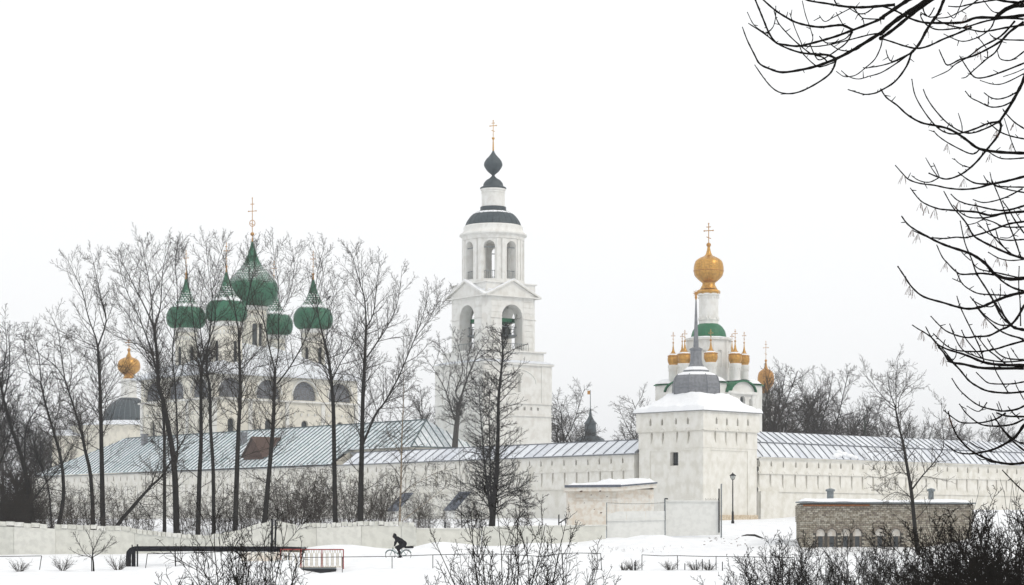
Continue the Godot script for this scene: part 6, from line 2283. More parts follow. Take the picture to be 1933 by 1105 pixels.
func other_trees() -> void:
	var lv := [
		{"n": 20, "per": 2.0, "from": 0.3, "ang": 0.8, "len": 0.3, "abs": 2.9, "taper": 0.4, "trop": 0.05, "wob": 0.22, "seg": 5, "r": 0.014, "rmax": 0.035},
		{"n": 8, "from": 0.12, "ang": 0.7, "len": 0.45, "trop": 0.04, "wob": 0.25, "seg": 4, "r": 0.012, "rmax": 0.022},
		{"n": 5, "from": 0.1, "ang": 0.7, "len": 0.5, "trop": 0.04, "wob": 0.25, "seg": 2, "r": 0.0095, "rmax": 0.013}]
	traced_tree("willow_tree", "dark crooked bare tree leaning left over the concrete wall", "tree", 160, [[63, 1000], [55, 937], [42, 869], [23, 816], [8, 762], [0, 724], [-6, 690]], 0.24, 0.08, [[0.12, [62, 945], [87, 911], [114, 880], [144, 823]], [0.1, [46, 880], [49, 808], [76, 759], [84, 720]], [0.1, [15, 790], [2, 730], [12, 660], [8, 610]], [0.1, [30, 840], [10, 770], [-15, 720]]], lv, 201, M.bark_dark, M.twig_dark, "dark bare trees at the left end of the wall", 0.35)
	traced_tree("willow_tree", "bare tree with curved trunk and thin top left of the gold cupola", "tree", 162, [[108, 1000], [119, 941], [116, 877], [103, 823], [86, 766], [76, 721]], 0.2, 0.08, [[0.08, [76, 721], [57, 705], [46, 656], [50, 625]], [0.08, [77, 718], [72, 667], [62, 630]], [0.05, [100, 815], [112, 760], [105, 700]]], lv, 202, M.bark_dark, M.twig_brown, "dark bare trees at the left end of the wall", 0.4)
	traced_tree("willow_tree", "bare tree arching left with forked top before the domed church", "tree", 166, [[176, 1005], [171, 903], [160, 850], [152, 812], [139, 770], [122, 717]], 0.2, 0.08, [[0.08, [122, 717], [103, 690], [72, 667], [50, 640]], [0.08, [122, 717], [114, 664], [110, 629], [98, 600]], [0.05, [130, 740], [135, 690], [125, 640]], [0.05, [150, 810], [175, 770], [186, 730]]], lv, 203, M.bark_dark, M.twig_brown, "dark bare trees at the left end of the wall", 0.4)
	traced_tree("willow_tree", "thin crooked dark sapling between two bare trees", "tree", 161, [[97, 1000], [92, 930], [80, 890], [66, 850], [58, 800]], 0.09, 0.03, [], lv, 204, M.bark_dark, M.twig_dark, "dark bare trees at the left end of the wall", 0.4)
	traced_tree("willow_tree", "low dark trunk leaning far right above the concrete wall", "tree", 164, [[214, 1002], [232, 978], [258, 948], [285, 918], [306, 898], [330, 858], [352, 820]], 0.2, 0.05, [[0.06, [260, 946], [275, 965], [290, 990]], [0.05, [285, 918], [300, 870], [298, 830]]], lv, 205, M.bark_dark, M.twig_brown, "", 0.4)
	traced_tree("willow_tree", "dense dark bare tree cut by the picture's left edge", "tree", 158, [[-14, 1000], [-10, 930], [-20, 860], [-8, 800], [-12, 740], [-4, 690]], 0.22, 0.08, [[0.1, [-12, 900], [10, 850], [28, 790], [36, 740]], [0.1, [-8, 800], [10, 740], [18, 680], [14, 620]], [0.08, [-10, 850], [20, 820], [50, 800]]], lv, 206, M.bark_dark, M.twig_dark, "", 0.3)
	# forked old tree in the courtyard
	var lv2 := [
		{"n": 14, "per": 1.5, "from": 0.3, "ang": 0.8, "len": 0.3, "abs": 2.6, "taper": 0.2, "trop": 0.03, "wob": 0.28, "seg": 5, "r": 0.02, "rmax": 0.06},
		{"n": 8, "from": 0.12, "ang": 0.75, "len": 0.5, "trop": 0.02, "wob": 0.3, "seg": 4, "r": 0.016, "rmax": 0.025},
		{"n": 6, "from": 0.1, "ang": 0.75, "len": 0.5, "trop": 0.02, "wob": 0.3, "seg": 2, "r": 0.012, "rmax": 0.015}]
	traced_tree("old_linden_tree", "old bare tree with forked grey limbs before the bell tower", "tree", 238, [[858, 850], [861, 812], [866, 765]], 0.42, 0.3, [[0.24, [866, 765], [880, 720], [902, 668], [925, 638]], [0.2, [862, 800], [854, 779], [841, 738], [821, 701], [802, 675]], [0.16, [866, 755], [860, 738], [873, 701], [865, 653], [854, 631]], [0.14, [843, 742], [850, 694], [836, 665], [822, 645]], [0.1, [880, 720], [884, 670], [900, 630]], [0.1, [895, 682], [920, 665], [935, 655]]], lv2, 210, M.bark_grey, M.bark_grey, "", 0.6)
	# linden with several upright stems before the wall
	var lv3 := [
		{"n": 40, "per": 4.6, "from": 0.18, "ang": 0.98, "len": 0.25, "abs": 3.2, "taper": 0.45, "trop": 0.02, "wob": 0.16, "seg": 5, "r": 0.018, "rmax": 0.038},
		{"n": 9, "from": 0.15, "ang": 0.6, "len": 0.42, "trop": 0.05, "wob": 0.2, "seg": 3, "r": 0.014, "rmax": 0.02},
		{"n": 5, "from": 0.1, "ang": 0.65, "len": 0.5, "trop": 0.04, "wob": 0.2, "seg": 2, "r": 0.012, "rmax": 0.014}]
	traced_tree("linden_tree", "dense dark bare linden with parallel stems before the fortress wall", "tree", 172, [[928, 1003], [930, 975], [934, 930], [938, 887], [940, 827], [941, 757], [945, 712], [949, 664], [946, 627]], 0.33, 0.05, [[0.2, [929, 985], [923, 946], [917, 898], [912, 842], [906, 768], [904, 730]], [0.17, [930, 975], [926, 924], [925, 850], [923, 768], [928, 720]], [0.07, [925, 960], [900, 930], [880, 925]], [0.07, [934, 940], [960, 922], [985, 925]], [0.06, [927, 975], [900, 985], [880, 975]], [0.06, [933, 960], [965, 950], [990, 960]]], lv3, 211, M.bark_dark, M.twig_dark, "", 0.12)
	# birch with drooping twigs
	var lv4 := [
		{"n": 30, "per": 3.2, "from": 0.15, "ang": 0.9, "len": 0.25, "abs": 2.3, "taper": 0.5, "trop": 0.0, "wob": 0.12, "seg": 5, "r": 0.013, "rmax": 0.03},
		{"n": 9, "from": 0.2, "ang": 0.6, "len": 0.55, "trop": -0.2, "wob": 0.12, "seg": 5, "r": 0.009, "rmax": 0.014},
		{"n": 3, "from": 0.2, "ang": 0.5, "len": 0.5, "trop": -0.2, "wob": 0.1, "seg": 3, "r": 0.008, "rmax": 0.01}]
	traced_tree("birch_tree", "slender pale barked birch with drooping twigs behind the wall", "tree", 168, [[754, 1005], [755, 960], [757, 900], [758, 840], [760, 790], [762, 740], [760, 700]], 0.11, 0.03, [[0.05, [758, 985], [790, 960], [815, 940], [835, 925], [850, 915]], [0.04, [757, 935], [790, 910], [820, 895], [845, 885]], [0.04, [758, 860], [740, 830], [728, 810]]], lv4, 212, M.birch, M.twig_brown, "", 0.2)
	traced_tree("sapling", "thin bare sapling left of the dark linden's trunk", "sapling", 166, [[873, 1003], [871, 985], [870, 940], [868, 890], [866, 850]], 0.045, 0.015, [], [
		{"n": 12, "per": 3.0, "from": 0.15, "ang": 0.9, "len": 0.3, "abs": 1.5, "taper": 0.6, "trop": 0.05, "wob": 0.15, "seg": 4, "r": 0.010, "rmax": 0.02},
		{"n": 6, "from": 0.2, "ang": 0.6, "len": 0.45, "trop": 0.04, "wob": 0.2, "seg": 3, "r": 0.008, "rmax": 0.012}], 213, M.bark_dark, M.twig_brown, "", 0.15)
	# the tree before the brick building
	var lv5 := [
		{"n": 30, "per": 3.0, "from": 0.1, "ang": 0.95, "len": 0.25, "abs": 2.4, "taper": 0.35, "trop": 0.035, "wob": 0.2, "seg": 6, "r": 0.012, "rmax": 0.035},
		{"n": 7, "from": 0.15, "ang": 0.65, "len": 0.45, "trop": 0.05, "wob": 0.22, "seg": 4, "r": 0.009, "rmax": 0.016},
		{"n": 4, "from": 0.15, "ang": 0.65, "len": 0.45, "trop": 0.06, "wob": 0.2, "seg": 2, "r": 0.0075, "rmax": 0.01}]
	traced_tree("alder_tree", "bare tree with a bent right limb before the brick building", "tree", 150, [[1735, 1052], [1728, 1000], [1721, 930], [1712, 876], [1706, 840], [1697, 804], [1690, 766]], 0.2, 0.07, [[0.06, [1690, 766], [1681, 742], [1675, 703]], [0.055, [1692, 775], [1692, 724], [1695, 682]], [0.05, [1690, 770], [1669, 751], [1642, 718], [1624, 700]], [0.04, [1696, 780], [1698, 754], [1710, 735], [1725, 724]], [0.09, [1721, 926], [1743, 897], [1764, 873], [1782, 843], [1779, 801], [1778, 757]], [0.05, [1715, 895], [1690, 893], [1660, 905]], [0.05, [1722, 940], [1690, 930], [1665, 945]], [0.05, [1708, 850], [1680, 855], [1650, 880]]], lv5, 214, M.bark_dark, M.twig_brown, "", 0.15)

# trees beyond the walls share a few grown shapes
func grown_tree(rs: int, hgt: float, r: float, fork: float, weep := 0.0) -> Array:
	var rng := RandomNumberGenerator.new(); rng.seed = rs
	var tb := B.new()
	var cb := B.new()
	var l := limb(tb, Vector3(0, -0.3, 0), Vector3(rng.randf_range(-0.1, 0.1), 1, rng.randf_range(-0.1, 0.1)), hgt * fork, r, r * 0.55, 6, 0.05, 0.03, 7, rng)
	var lines := [l]
	for q in 4 + rng.randi() % 2:
		var at := along(l, rng.randf_range(0.62, 1.0))
		var an := rng.randf() * TAU
		var dir := Vector3(cos(an) * 0.8, 1.0, sin(an) * 0.8)
		lines.append(limb(tb, at[0], dir, hgt * (1 - fork) * rng.randf_range(0.7, 1.05), at[1] * 0.7, 0.03, 7, 0.13, 0.06, 5, rng))
	var lv := [
		{"n": 10, "per": 1.6, "from": 0.25, "ang": 0.85, "len": 0.3, "abs": hgt * 0.2, "taper": 0.4, "trop": 0.05 - weep, "wob": 0.2, "seg": 4, "r": 0.018, "rmax": 0.04},
		{"n": 9, "from": 0.15, "ang": 0.7, "len": 0.5, "trop": 0.03 - weep, "wob": 0.24, "seg": 3, "r": 0.014, "rmax": 0.02},
		{"n": 5, "from": 0.1, "ang": 0.7, "len": 0.55, "trop": 0.02 - weep, "wob": 0.24, "seg": 2, "r": 0.011, "rmax": 0.014}]
	for m: Array in lines:
		var lv1: Dictionary = lv[0].duplicate()
		if m == l: lv1.from = 0.45; lv1.per = 1.0
		sprout(cb, m, line_len(m), [lv1] + lv.slice(1), 0, rng)
	return [tb.mesh(Vector3.ZERO), cb.mesh(Vector3.ZERO)]

func background_trees() -> void:
	var protos := [grown_tree(301, 14.0, 0.24, 0.45), grown_tree(302, 14.0, 0.22, 0.35), grown_tree(303, 14.0, 0.2, 0.55), grown_tree(304, 14.0, 0.16, 0.6, 0.1)]
	# [x px, top py, distance, shape, label]
	var list := [
		[1432, 648, 300, 0, "bare tree touching the golden church's right side"], [1447, 672, 258, 0, "bare tree before the half hidden chapel cupola"], [1478, 735, 305, 2, "short bushy bare tree beside the chapel"],
		[1434, 662, 262, 1, "slim bare tree overlapping the chapel cupola's left side"], [1458, 676, 266, 2, "bare tree overlapping the chapel cupola's right side"], [1515, 662, 300, 0, "tallest forked bare tree above the right wall"], [1500, 715, 312, 1, "bare tree hidden behind the tallest forked one"], [1546, 668, 302, 1, "broad bare tree in the middle of the row above the right wall"], [1566, 680, 298, 2, "slender bare tree leaning on its broad neighbour above the wall"],
		[1590, 722, 305, 0, "round topped bare tree at the row's end above the wall"], [1610, 730, 310, 1, "low many-stemmed bare tree above the right wall"], [1530, 760, 320, 3, "small bare tree low behind the row above the wall"],
		[1650, 740, 420, 2, ""], [1685, 735, 430, 0, ""], [1715, 745, 440, 1, ""], [1745, 755, 430, 0, ""], [1770, 765, 450, 2, ""], [1665, 770, 400, 1, ""], [1795, 790, 460, 1, ""],
		[1850, 756, 410, 0, "hazy bare tree above the far end of the right wall"], [1880, 790, 430, 2, ""], [1910, 780, 420, 1, ""], [1935, 775, 430, 0, ""], [1825, 800, 450, 3, ""],
		[1062, 728, 262, 3, "weeping birch like tree right of the bell tower"], [1085, 745, 268, 3, "smaller weeping tree right of the bell tower"], [1050, 770, 270, 2, ""],
		[1138, 770, 330, 0, "bare tree beside the distant helm roof tower"], [1160, 788, 320, 1, ""], [1095, 790, 340, 1, ""], [1195, 758, 300, 2, "bare tree left of the corner tower's roof"], [1205, 775, 290, 0, ""], [1252, 690, 290, 1, "bare tree showing left of the golden cupolas"],
		[120, 745, 345, 0, ""], [150, 740, 350, 1, ""], [90, 770, 340, 2, ""], [60, 760, 335, 0, ""], [30, 740, 330, 1, ""], [5, 730, 325, 2, ""], [175, 755, 352, 2, ""], [-30, 720, 320, 0, ""], [45, 800, 310, 1, ""], [100, 800, 312, 0, ""],
		[815, 700, 262, 1, "bare tree between the long range and the bell tower"], [835, 720, 268, 2, ""], [785, 740, 262, 0, "bare tree rising behind the range's hip roof"], [560, 770, 275, 1, ""], [600, 775, 276, 2, ""], [530, 745, 274, 0, "bare tree growing against the cathedral wall"]]
	var rng := RandomNumberGenerator.new(); rng.seed = 55
	for e: Array in list:
		var dd: float = e[2]
		var p := P(e[0], e[1], dd)
		var g := H(p.x, dd)
		var sc := (p.y - g) / 13.6
		var lab: String = e[4]
		var far := dd > 390
		if lab == "": lab = "hazy bare tree in the far wood beyond the right wall" if far else ("bare tree in the hazy wood beyond the left end of the range" if e[0] < 300 else "bare courtyard tree showing only its crown above the roofs")
		var t := thing("bare_tree", lab, "tree", Vector3(p.x, g, p.z), "hazy trees beyond the right wall" if far else ("hazy trees beyond the range" if e[0] < 300 else "bare trees inside the monastery"))
		t.rotation.y = rng.randf() * TAU
		t.scale = Vector3(sc * rng.randf_range(0.8, 1.1), sc, sc * rng.randf_range(0.8, 1.1))
		for k in 2:
			var o := MeshInstance3D.new()
			o.name = ["trunk", "crown"][k]
			o.mesh = protos[e[3]][k]
			o.material_override = [M.bark_dark, M.twig_brown][k]
			t.add_child(o, true)

# a shrub of many stems; p: foot, w/h: half width and height of the visible fan
func shrub(called: String, label: String, p: Vector3, stems: int, h: float, spread: float, r: float, lv: Array, rs: int, m: Material, group := "") -> void:
	var rng := RandomNumberGenerator.new(); rng.seed = rs
	var t := thing(called, label, "shrub", p, group)
	var sb := B.new()
	var cb := B.new()
	for q in stems:
		var an := rng.randf() * TAU
		var lean := spread * sqrt(rng.randf())
		var dir := Vector3(cos(an) * lean, 1, sin(an) * lean)
		var ln := h * rng.randf_range(0.6, 1.05) * sqrt(1 + lean * lean * 0.3)
		var foot := p + Vector3(cos(an), 0, sin(an)) * rng.randf_range(0, 0.12) * h + Vector3.DOWN * 0.1
		var l := limb(sb, foot, dir, ln, r * rng.randf_range(0.7, 1.1), r * 0.22, 6, 0.1, 0.02, 5, rng)
		sprout(cb, l, ln, lv, 0, rng)
	part(t, "stems", sb, m)
	part(t, "twigs", cb, m)

# the shared shapes of a kind of bush, grown at a nominal height
func bush_shapes(n: int, stems: int, h: float, spread: float, r: float, lv: Array, rs: int) -> Array:
	var out := []
	for k in n:
		var rng := RandomNumberGenerator.new(); rng.seed = rs + k
		var sb := B.new()
		var cb := B.new()
		for q in stems:
			var an := rng.randf() * TAU
			var lean := spread * sqrt(rng.randf())
			var ln := h * rng.randf_range(0.6, 1.05) * sqrt(1 + lean * lean * 0.3)
			var l := limb(sb, Vector3(cos(an), 0, sin(an)) * rng.randf_range(0, 0.12) * h + Vector3.DOWN * 0.1, Vector3(cos(an) * lean, 1, sin(an) * lean), ln, r * rng.randf_range(0.6, 1.1), r * 0.22, 7, 0.15, 0.015, 5, rng)
			sprout(cb, l, ln, lv, 0, rng)
		out.append([sb.mesh(Vector3.ZERO), cb.mesh(Vector3.ZERO), h])
	return out

func place_bush(called: String, label: String, group: String, p: Vector3, h: float, shapes: Array, m: Material, rng: RandomNumberGenerator) -> void:
	var t := thing(called, label, "shrub", p, group)
	var s: Array = shapes[rng.randi() % shapes.size()]
	var k: float = h / s[2]
	t.rotation.y = rng.randf() * TAU
	t.scale = Vector3(k * rng.randf_range(0.85, 1.2), k, k * rng.randf_range(0.85, 1.2))
	for e in 2:
		var o := MeshInstance3D.new()
		o.name = ["stems", "twigs"][e]
		o.mesh = s[e]
		o.material_override = m
		t.add_child(o, true)

func shrubs() -> void:
	var pick := RandomNumberGenerator.new(); pick.seed = 88
	var scrub := [
		{"n": 9, "from": 0.1, "ang": 0.85, "len": 0.4, "trop": 0.01, "wob": 0.28, "seg": 5, "r": 0.010, "rmax": 0.018},
		{"n": 6, "from": 0.15, "ang": 0.8, "len": 0.48, "trop": 0.0, "wob": 0.28, "seg": 3, "r": 0.0085, "rmax": 0.011},
		{"n": 3, "from": 0.15, "ang": 0.75, "len": 0.5, "trop": 0.03, "wob": 0.24, "seg": 2, "r": 0.0075, "rmax": 0.009}]
	# undergrowth behind the concrete wall: [x px, distance, height]
	var u := [[20, 158, 4.2], [48, 162, 4.8], [85, 160, 3.6], [130, 163, 4.0], [155, 166, 4.6], [215, 164, 3.8], [238, 168, 4.4], [275, 166, 3.4], [345, 172, 3.6], [390, 170, 3.8], [425, 173, 4.2], [470, 172, 4.4], [530, 170, 4.8], [552, 174, 5.6], [580, 171, 5.4], [606, 175, 5.8], [648, 171, 5.0], [662, 174, 5.4], [705, 172, 5.2], [728, 175, 4.6], [780, 170, 3.6], [812, 173, 3.2], [-15, 160, 5.0], [5, 165, 5.5], [505, 176, 4.0], [850, 172, 2.6], [985, 172, 2.6], [565, 177, 6.0], [715, 179, 5.4], [455, 178, 4.6], [410, 177, 4.4], [250, 172, 4.4], [170, 172, 4.8], [110, 168, 4.2], [70, 166, 5.2], [35, 168, 5.8], [10, 170, 6.0], [800, 178, 4.0], [900, 177, 2.8], [540, 179, 5.2], [592, 180, 5.6], [690, 179, 5.2], [490, 180, 4.6], [360, 179, 3.8], [140, 171, 4.4], [8, 161, 6.6], [28, 160, 5.6], [-2, 162, 7.2], [15, 168, 7.4], [38, 164, 6.0], [60, 160, 4.4], [-8, 158, 5.6], [12, 157, 5.0], [30, 159, 4.6], [50, 158, 4.0], [20, 163, 6.4], [-5, 166, 6.8], [45, 171, 6.2]]
	var scrubs := bush_shapes(6, 8, 4.5, 0.45, 0.03, scrub, 400)
	for q in u.size():
		var e: Array = u[q]
		var x: float = (e[0] - CX) / F * e[1]
		var near_what := ""
		var best := 1e9
		for a: Array in [[5, "under the dark trees at the low wall's far end"], [75, "under the crooked tree leaning over the wall"], [135, "beside the curved thin-topped tree"], [205, "around the forked poplar by the gold cupola"], [262, "under the low trunk leaning far right"], [340, "around the thick three-leader poplar"], [400, "between the slender poplars before the cathedral"], [462, "around the poplar before the main dome"], [512, "at the foot of the leaning poplar"], [572, "between the leaning poplar and the next trunk"], [632, "around the poplar before the rightmost green dome"], [698, "around the tallest spreading poplar"], [760, "around the pale birch"], [830, "between the birch and the dense linden"], [960, "under the dense dark linden"]]:
			if absf(a[0] - e[0]) < best: best = absf(a[0] - e[0]); near_what = a[1]
		place_bush("scrub_bush", "leafless brown scrub " + near_what, "leafless scrub behind the low walls", Vector3(x, H(x, e[1]) - 0.1, -e[1]), e[2], scrubs, M.scrub if e[0] > 65 else M.twig_brown, pick)
	# small clipped shrubs on the open snow
	var tiny := [{"n": 6, "from": 0.2, "ang": 0.55, "len": 0.4, "trop": 0.05, "wob": 0.15, "seg": 3, "r": 0.007, "rmax": 0.012}]
	for e: Array in [[36, 134.0, 0.95, "low leafless shrub under the railing that ends by the sapling"], [118, 134.2, 1.1, "low leafless shrub just left of the snow field sapling"], [222, 134.3, 1.1, "low leafless shrub just right of the snow field sapling"], [1196, 134.4, 0.8, "cut leafless shrub at the railing's open end"], [1265, 134.3, 0.75, "cut leafless shrub under the railing near the tower side"], [1312, 134.2, 0.7, "cut leafless shrub among close stakes"], [1338, 134.3, 0.7, "cut leafless shrub beside the railing's third post"], [1180, 134.2, 0.45, "flat snow-pressed tuft of twigs before the railing gap"]]:
		var x: float = (e[0] - CX) / F * e[1]
		shrub("low_shrub", e[3], Vector3(x, H(x, e[1]), -e[1]), 26, e[2], 1.25, 0.014, tiny, int(e[0]), M.twig_brown, "low shrubs on the snow")
	# sapling on the snow with its stake
	var rng := RandomNumberGenerator.new(); rng.seed = 9
	traced_tree("sapling", "small round-headed bare sapling tied to a stake on open snow", "sapling", 133, [[176, 1076], [175.5, 1062], [174, 1050], [175, 1035]], 0.07, 0.04, [[0.035, [175, 1056], [160, 1046], [150, 1030], [142, 1014], [138, 1005]], [0.035, [175, 1052], [192, 1042], [205, 1025], [213, 1012]], [0.03, [175, 1040], [185, 1020], [195, 1002]], [0.03, [175, 1037], [170, 1018], [162, 1002]], [0.025, [174, 1050], [155, 1050], [135, 1040]], [0.025, [175, 1045], [200, 1035], [220, 1022]]], [
		{"n": 8, "per": 5.0, "from": 0.3, "ang": 0.6, "len": 0.4, "abs": 0.65, "taper": 0.3, "trop": 0.06, "wob": 0.2, "seg": 3, "r": 0.009, "rmax": 0.016},
		{"n": 4, "from": 0.3, "ang": 0.6, "len": 0.5, "trop": 0.05, "wob": 0.2, "seg": 2, "r": 0.007, "rmax": 0.009}], 77, M.bark_dark, M.twig_dark, "", 0.5)
	var b := B.new()
	var sp := P(172.5, 1052, 132.8)
	b.tube(PackedVector3Array([Vector3(sp.x, H(sp.x, 132.8) - 0.2, sp.z), sp]), PackedFloat32Array([0.03, 0.03]), 6)
	tag(part(self, "stake", b, M.iron), "thin support stake beside the round-headed sapling", "stake", "", "thing")
	# foreground thickets, rooted below the frame
	var near := [
		{"n": 8, "from": 0.3, "ang": 0.5, "len": 0.42, "trop": 0.05, "wob": 0.17, "seg": 6, "r": 0.0055, "rmax": 0.011},
		{"n": 6, "from": 0.2, "ang": 0.7, "len": 0.4, "trop": 0.04, "wob": 0.24, "seg": 4, "r": 0.0042, "rmax": 0.006},
		{"n": 4, "from": 0.2, "ang": 0.8, "len": 0.45, "trop": 0.03, "wob": 0.28, "seg": 2, "r": 0.0034, "rmax": 0.004}]
	var f := [
		# x px, distance, top py, stems, spread, radius, label
		[425, 30.0, 955, 9, 0.16, 0.02, "upright leafless bush in front of the heating pipe"],
		[470, 31.0, 985, 8, 0.2, 0.018, "upright leafless bush whose stems cross the red footbridge rail"],
		[350, 29.0, 1045, 11, 0.42, 0.014, "low spreading leafless bush on the snow below the heating pipe"],
		[545, 30.0, 1068, 5, 0.35, 0.012, "low twiggy bush on the snow below the footbridge"],
		[975, 30.0, 945, 11, 0.22, 0.02, "leafless bush with tall middle stem before the plain white wall"],
		[920, 29.0, 1030, 12, 0.38, 0.015, "spreading leafless bush crossing the railing below the linden"],
		[1035, 31.0, 990, 10, 0.26, 0.016, "leafless bush with whip-like shoots before the railing's end"],
		[1095, 30.0, 1060, 5, 0.3, 0.012, "thin reddish leafless bush at the railing's end"]]
	for q in f.size():
		var e: Array = f[q]
		var p := P(e[0], HY, e[1])
		p.y = H(p.x, e[1])
		var top := P(e[0], e[2], e[1]).y
		shrub("leafless_bush", e[6], p, e[3], (top - p.y) * 0.98, e[4], e[5], near, 500 + q, M.twig_dark, "leafless bushes in the foreground")
	var thick := [
		{"n": 11, "from": 0.2, "ang": 0.6, "len": 0.34, "trop": 0.05, "wob": 0.2, "seg": 4, "r": 0.008, "rmax": 0.014},
		{"n": 6, "from": 0.15, "ang": 0.7, "len": 0.42, "trop": 0.05, "wob": 0.26, "seg": 3, "r": 0.006, "rmax": 0.009},
		{"n": 4, "from": 0.2, "ang": 0.8, "len": 0.4, "trop": 0.03, "wob": 0.28, "seg": 2, "r": 0.0048, "rmax": 0.006}]
	var g := [
		[1400, 62.0, 1045, 7, 0.3], [1440, 60.0, 1010, 9, 0.28], [1475, 63.0, 1005, 9, 0.28], [1505, 60.0, 1020, 9, 0.3], [1545, 66.0, 1040, 8, 0.3],
		[1590, 62.0, 1020, 8, 0.3], [1625, 58.0, 1005, 9, 0.3], [1655, 64.0, 985, 9, 0.28], [1690, 60.0, 1000, 9, 0.28], [1725, 57.0, 1010, 9, 0.3], [1765, 62.0, 1005, 9, 0.3], [1640, 52.0, 1050, 8, 0.35], [1700, 50.0, 1055, 8, 0.35], [1755, 48.0, 1050, 8, 0.35]]
	var thicks := bush_shapes(5, 9, 3.0, 0.32, 0.018, thick, 540)
	for q in g.size():
		var e: Array = g[q]
		var p := P(e[0], HY, e[1])
		p.y = H(p.x, e[1])
		var top := P(e[0], e[2], e[1]).y
		place_bush("thicket_bush", "leafless thicket bush " + ("between the railing's end and the brick building" if e[0] < 1490 else ("before the brick building's arched windows" if e[0] < 1600 else ("before the middle of the brick wall" if e[0] < 1672 else "around the foot of the alder before the brick wall"))), "thicket below the brick building", p, (top - p.y) * 1.0, thicks, M.twig_dark, pick)
	var dark := [
		{"n": 12, "from": 0.15, "ang": 0.6, "len": 0.36, "trop": 0.05, "wob": 0.2, "seg": 4, "r": 0.007, "rmax": 0.012},
		{"n": 7, "from": 0.15, "ang": 0.75, "len": 0.42, "trop": 0.04, "wob": 0.26, "seg": 3, "r": 0.0055, "rmax": 0.008},
		{"n": 4, "from": 0.2, "ang": 0.8, "len": 0.42, "trop": 0.03, "wob": 0.28, "seg": 2, "r": 0.0045, "rmax": 0.0055}]
	var darks := bush_shapes(4, 10, 3.2, 0.22, 0.016, dark, 580)
	for q in 12:
		var x: float = [1795, 1815, 1838, 1850, 1868, 1885, 1898, 1912, 1925, 1940, 1880, 1925][q]
		var dd: float = [38, 34, 36, 31, 34, 30, 35, 32, 36, 33, 27, 26][q]
		var ty: float = [1020, 1000, 985, 990, 965, 970, 960, 965, 960, 955, 1010, 1000][q]
		var p := P(x, HY, dd)
		p.y = H(p.x, dd)
		place_bush("dense_bush", "very dense black leafless bush at the thicket's dark end", "very dense dark bushes", p, P(x, ty, dd).y - p.y, darks, M.twig_dark, pick)
	var whip := [{"n": 4, "from": 0.5, "ang": 0.4, "len": 0.2, "trop": 0.05, "wob": 0.1, "seg": 3, "r": 0.004, "rmax": 0.006}]
	for e: Array in [[1870, 33.0, 905], [1895, 31.0, 890], [1918, 32.0, 880], [1850, 34.0, 940]]:
		var p := P(e[0], HY, e[1])
		p.y = H(p.x, e[1])
		shrub("whip_shoot_bush", "tall whip-like shoots rising above the dense dark bushes", p, 3, P(e[0], e[2], e[1]).y - p.y, 0.06, 0.013, whip, int(e[0]), M.twig_dark, "whip shoots above the dark bushes")

func weed_stalks() -> void:
	# withered stalks poking through the snow before the gate
	var rng := RandomNumberGenerator.new(); rng.seed = 71
	var b := B.new()
	for q in 70:
		var px := rng.randf_range(1130, 1300) if q < 40 else rng.randf_range(850, 1120)
		var d := rng.randf_range(150, 158)
		var x := (px - CX) / F * d
		var p := Vector3(x, H(x, d) - 0.05, -d)
		limb(b, p, Vector3(rng.randf_range(-0.6, 0.6), 1, rng.randf_range(-0.4, 0.4)), rng.randf_range(0.08, 0.4), 0.012, 0.006, 3, 0.3, -0.1, 3, rng)
	var o := part(self, "withered_stalks", b, M.twig_brown)
	tag(o, "withered stalks poking through the snow before the gate", "weeds", "", "stuff")

func crow(at: Vector3, label: String, face: float) -> void:
	var t := thing("crow", label, "bird", at, "perched crows")
	var f := Vector3(cos(face), 0, sin(face))
	var b := sdf_mesh([[at + Vector3.UP * 0.12 - f * 0.06, at + Vector3.UP * 0.2 + f * 0.05, 0.06, 0.062], [at + Vector3.UP * 0.25 + f * 0.08, at + Vector3.UP * 0.28 + f * 0.1, 0.04, 0.042], [at + Vector3.UP * 0.28 + f * 0.13, at + Vector3.UP * 0.27 + f * 0.19, 0.018, 0.005], [at + Vector3.UP * 0.1 - f * 0.08, at + Vector3.UP * 0.02 - f * 0.2, 0.04, 0.02]], 0.022, 0.04)
	part(t, "body", b, M.crow)
	b = B.new()
	for s: float in [-1.0, 1.0]:
		var sd := Vector3(-f.z, 0, f.x) * 0.03 * s
		b.tube(PackedVector3Array([at + Vector3.UP * 0.1 + sd, at + sd - Vector3.UP * 0.02]), PackedFloat32Array([0.01, 0.008]), 4)
	part(t, "legs", b, M.crow)

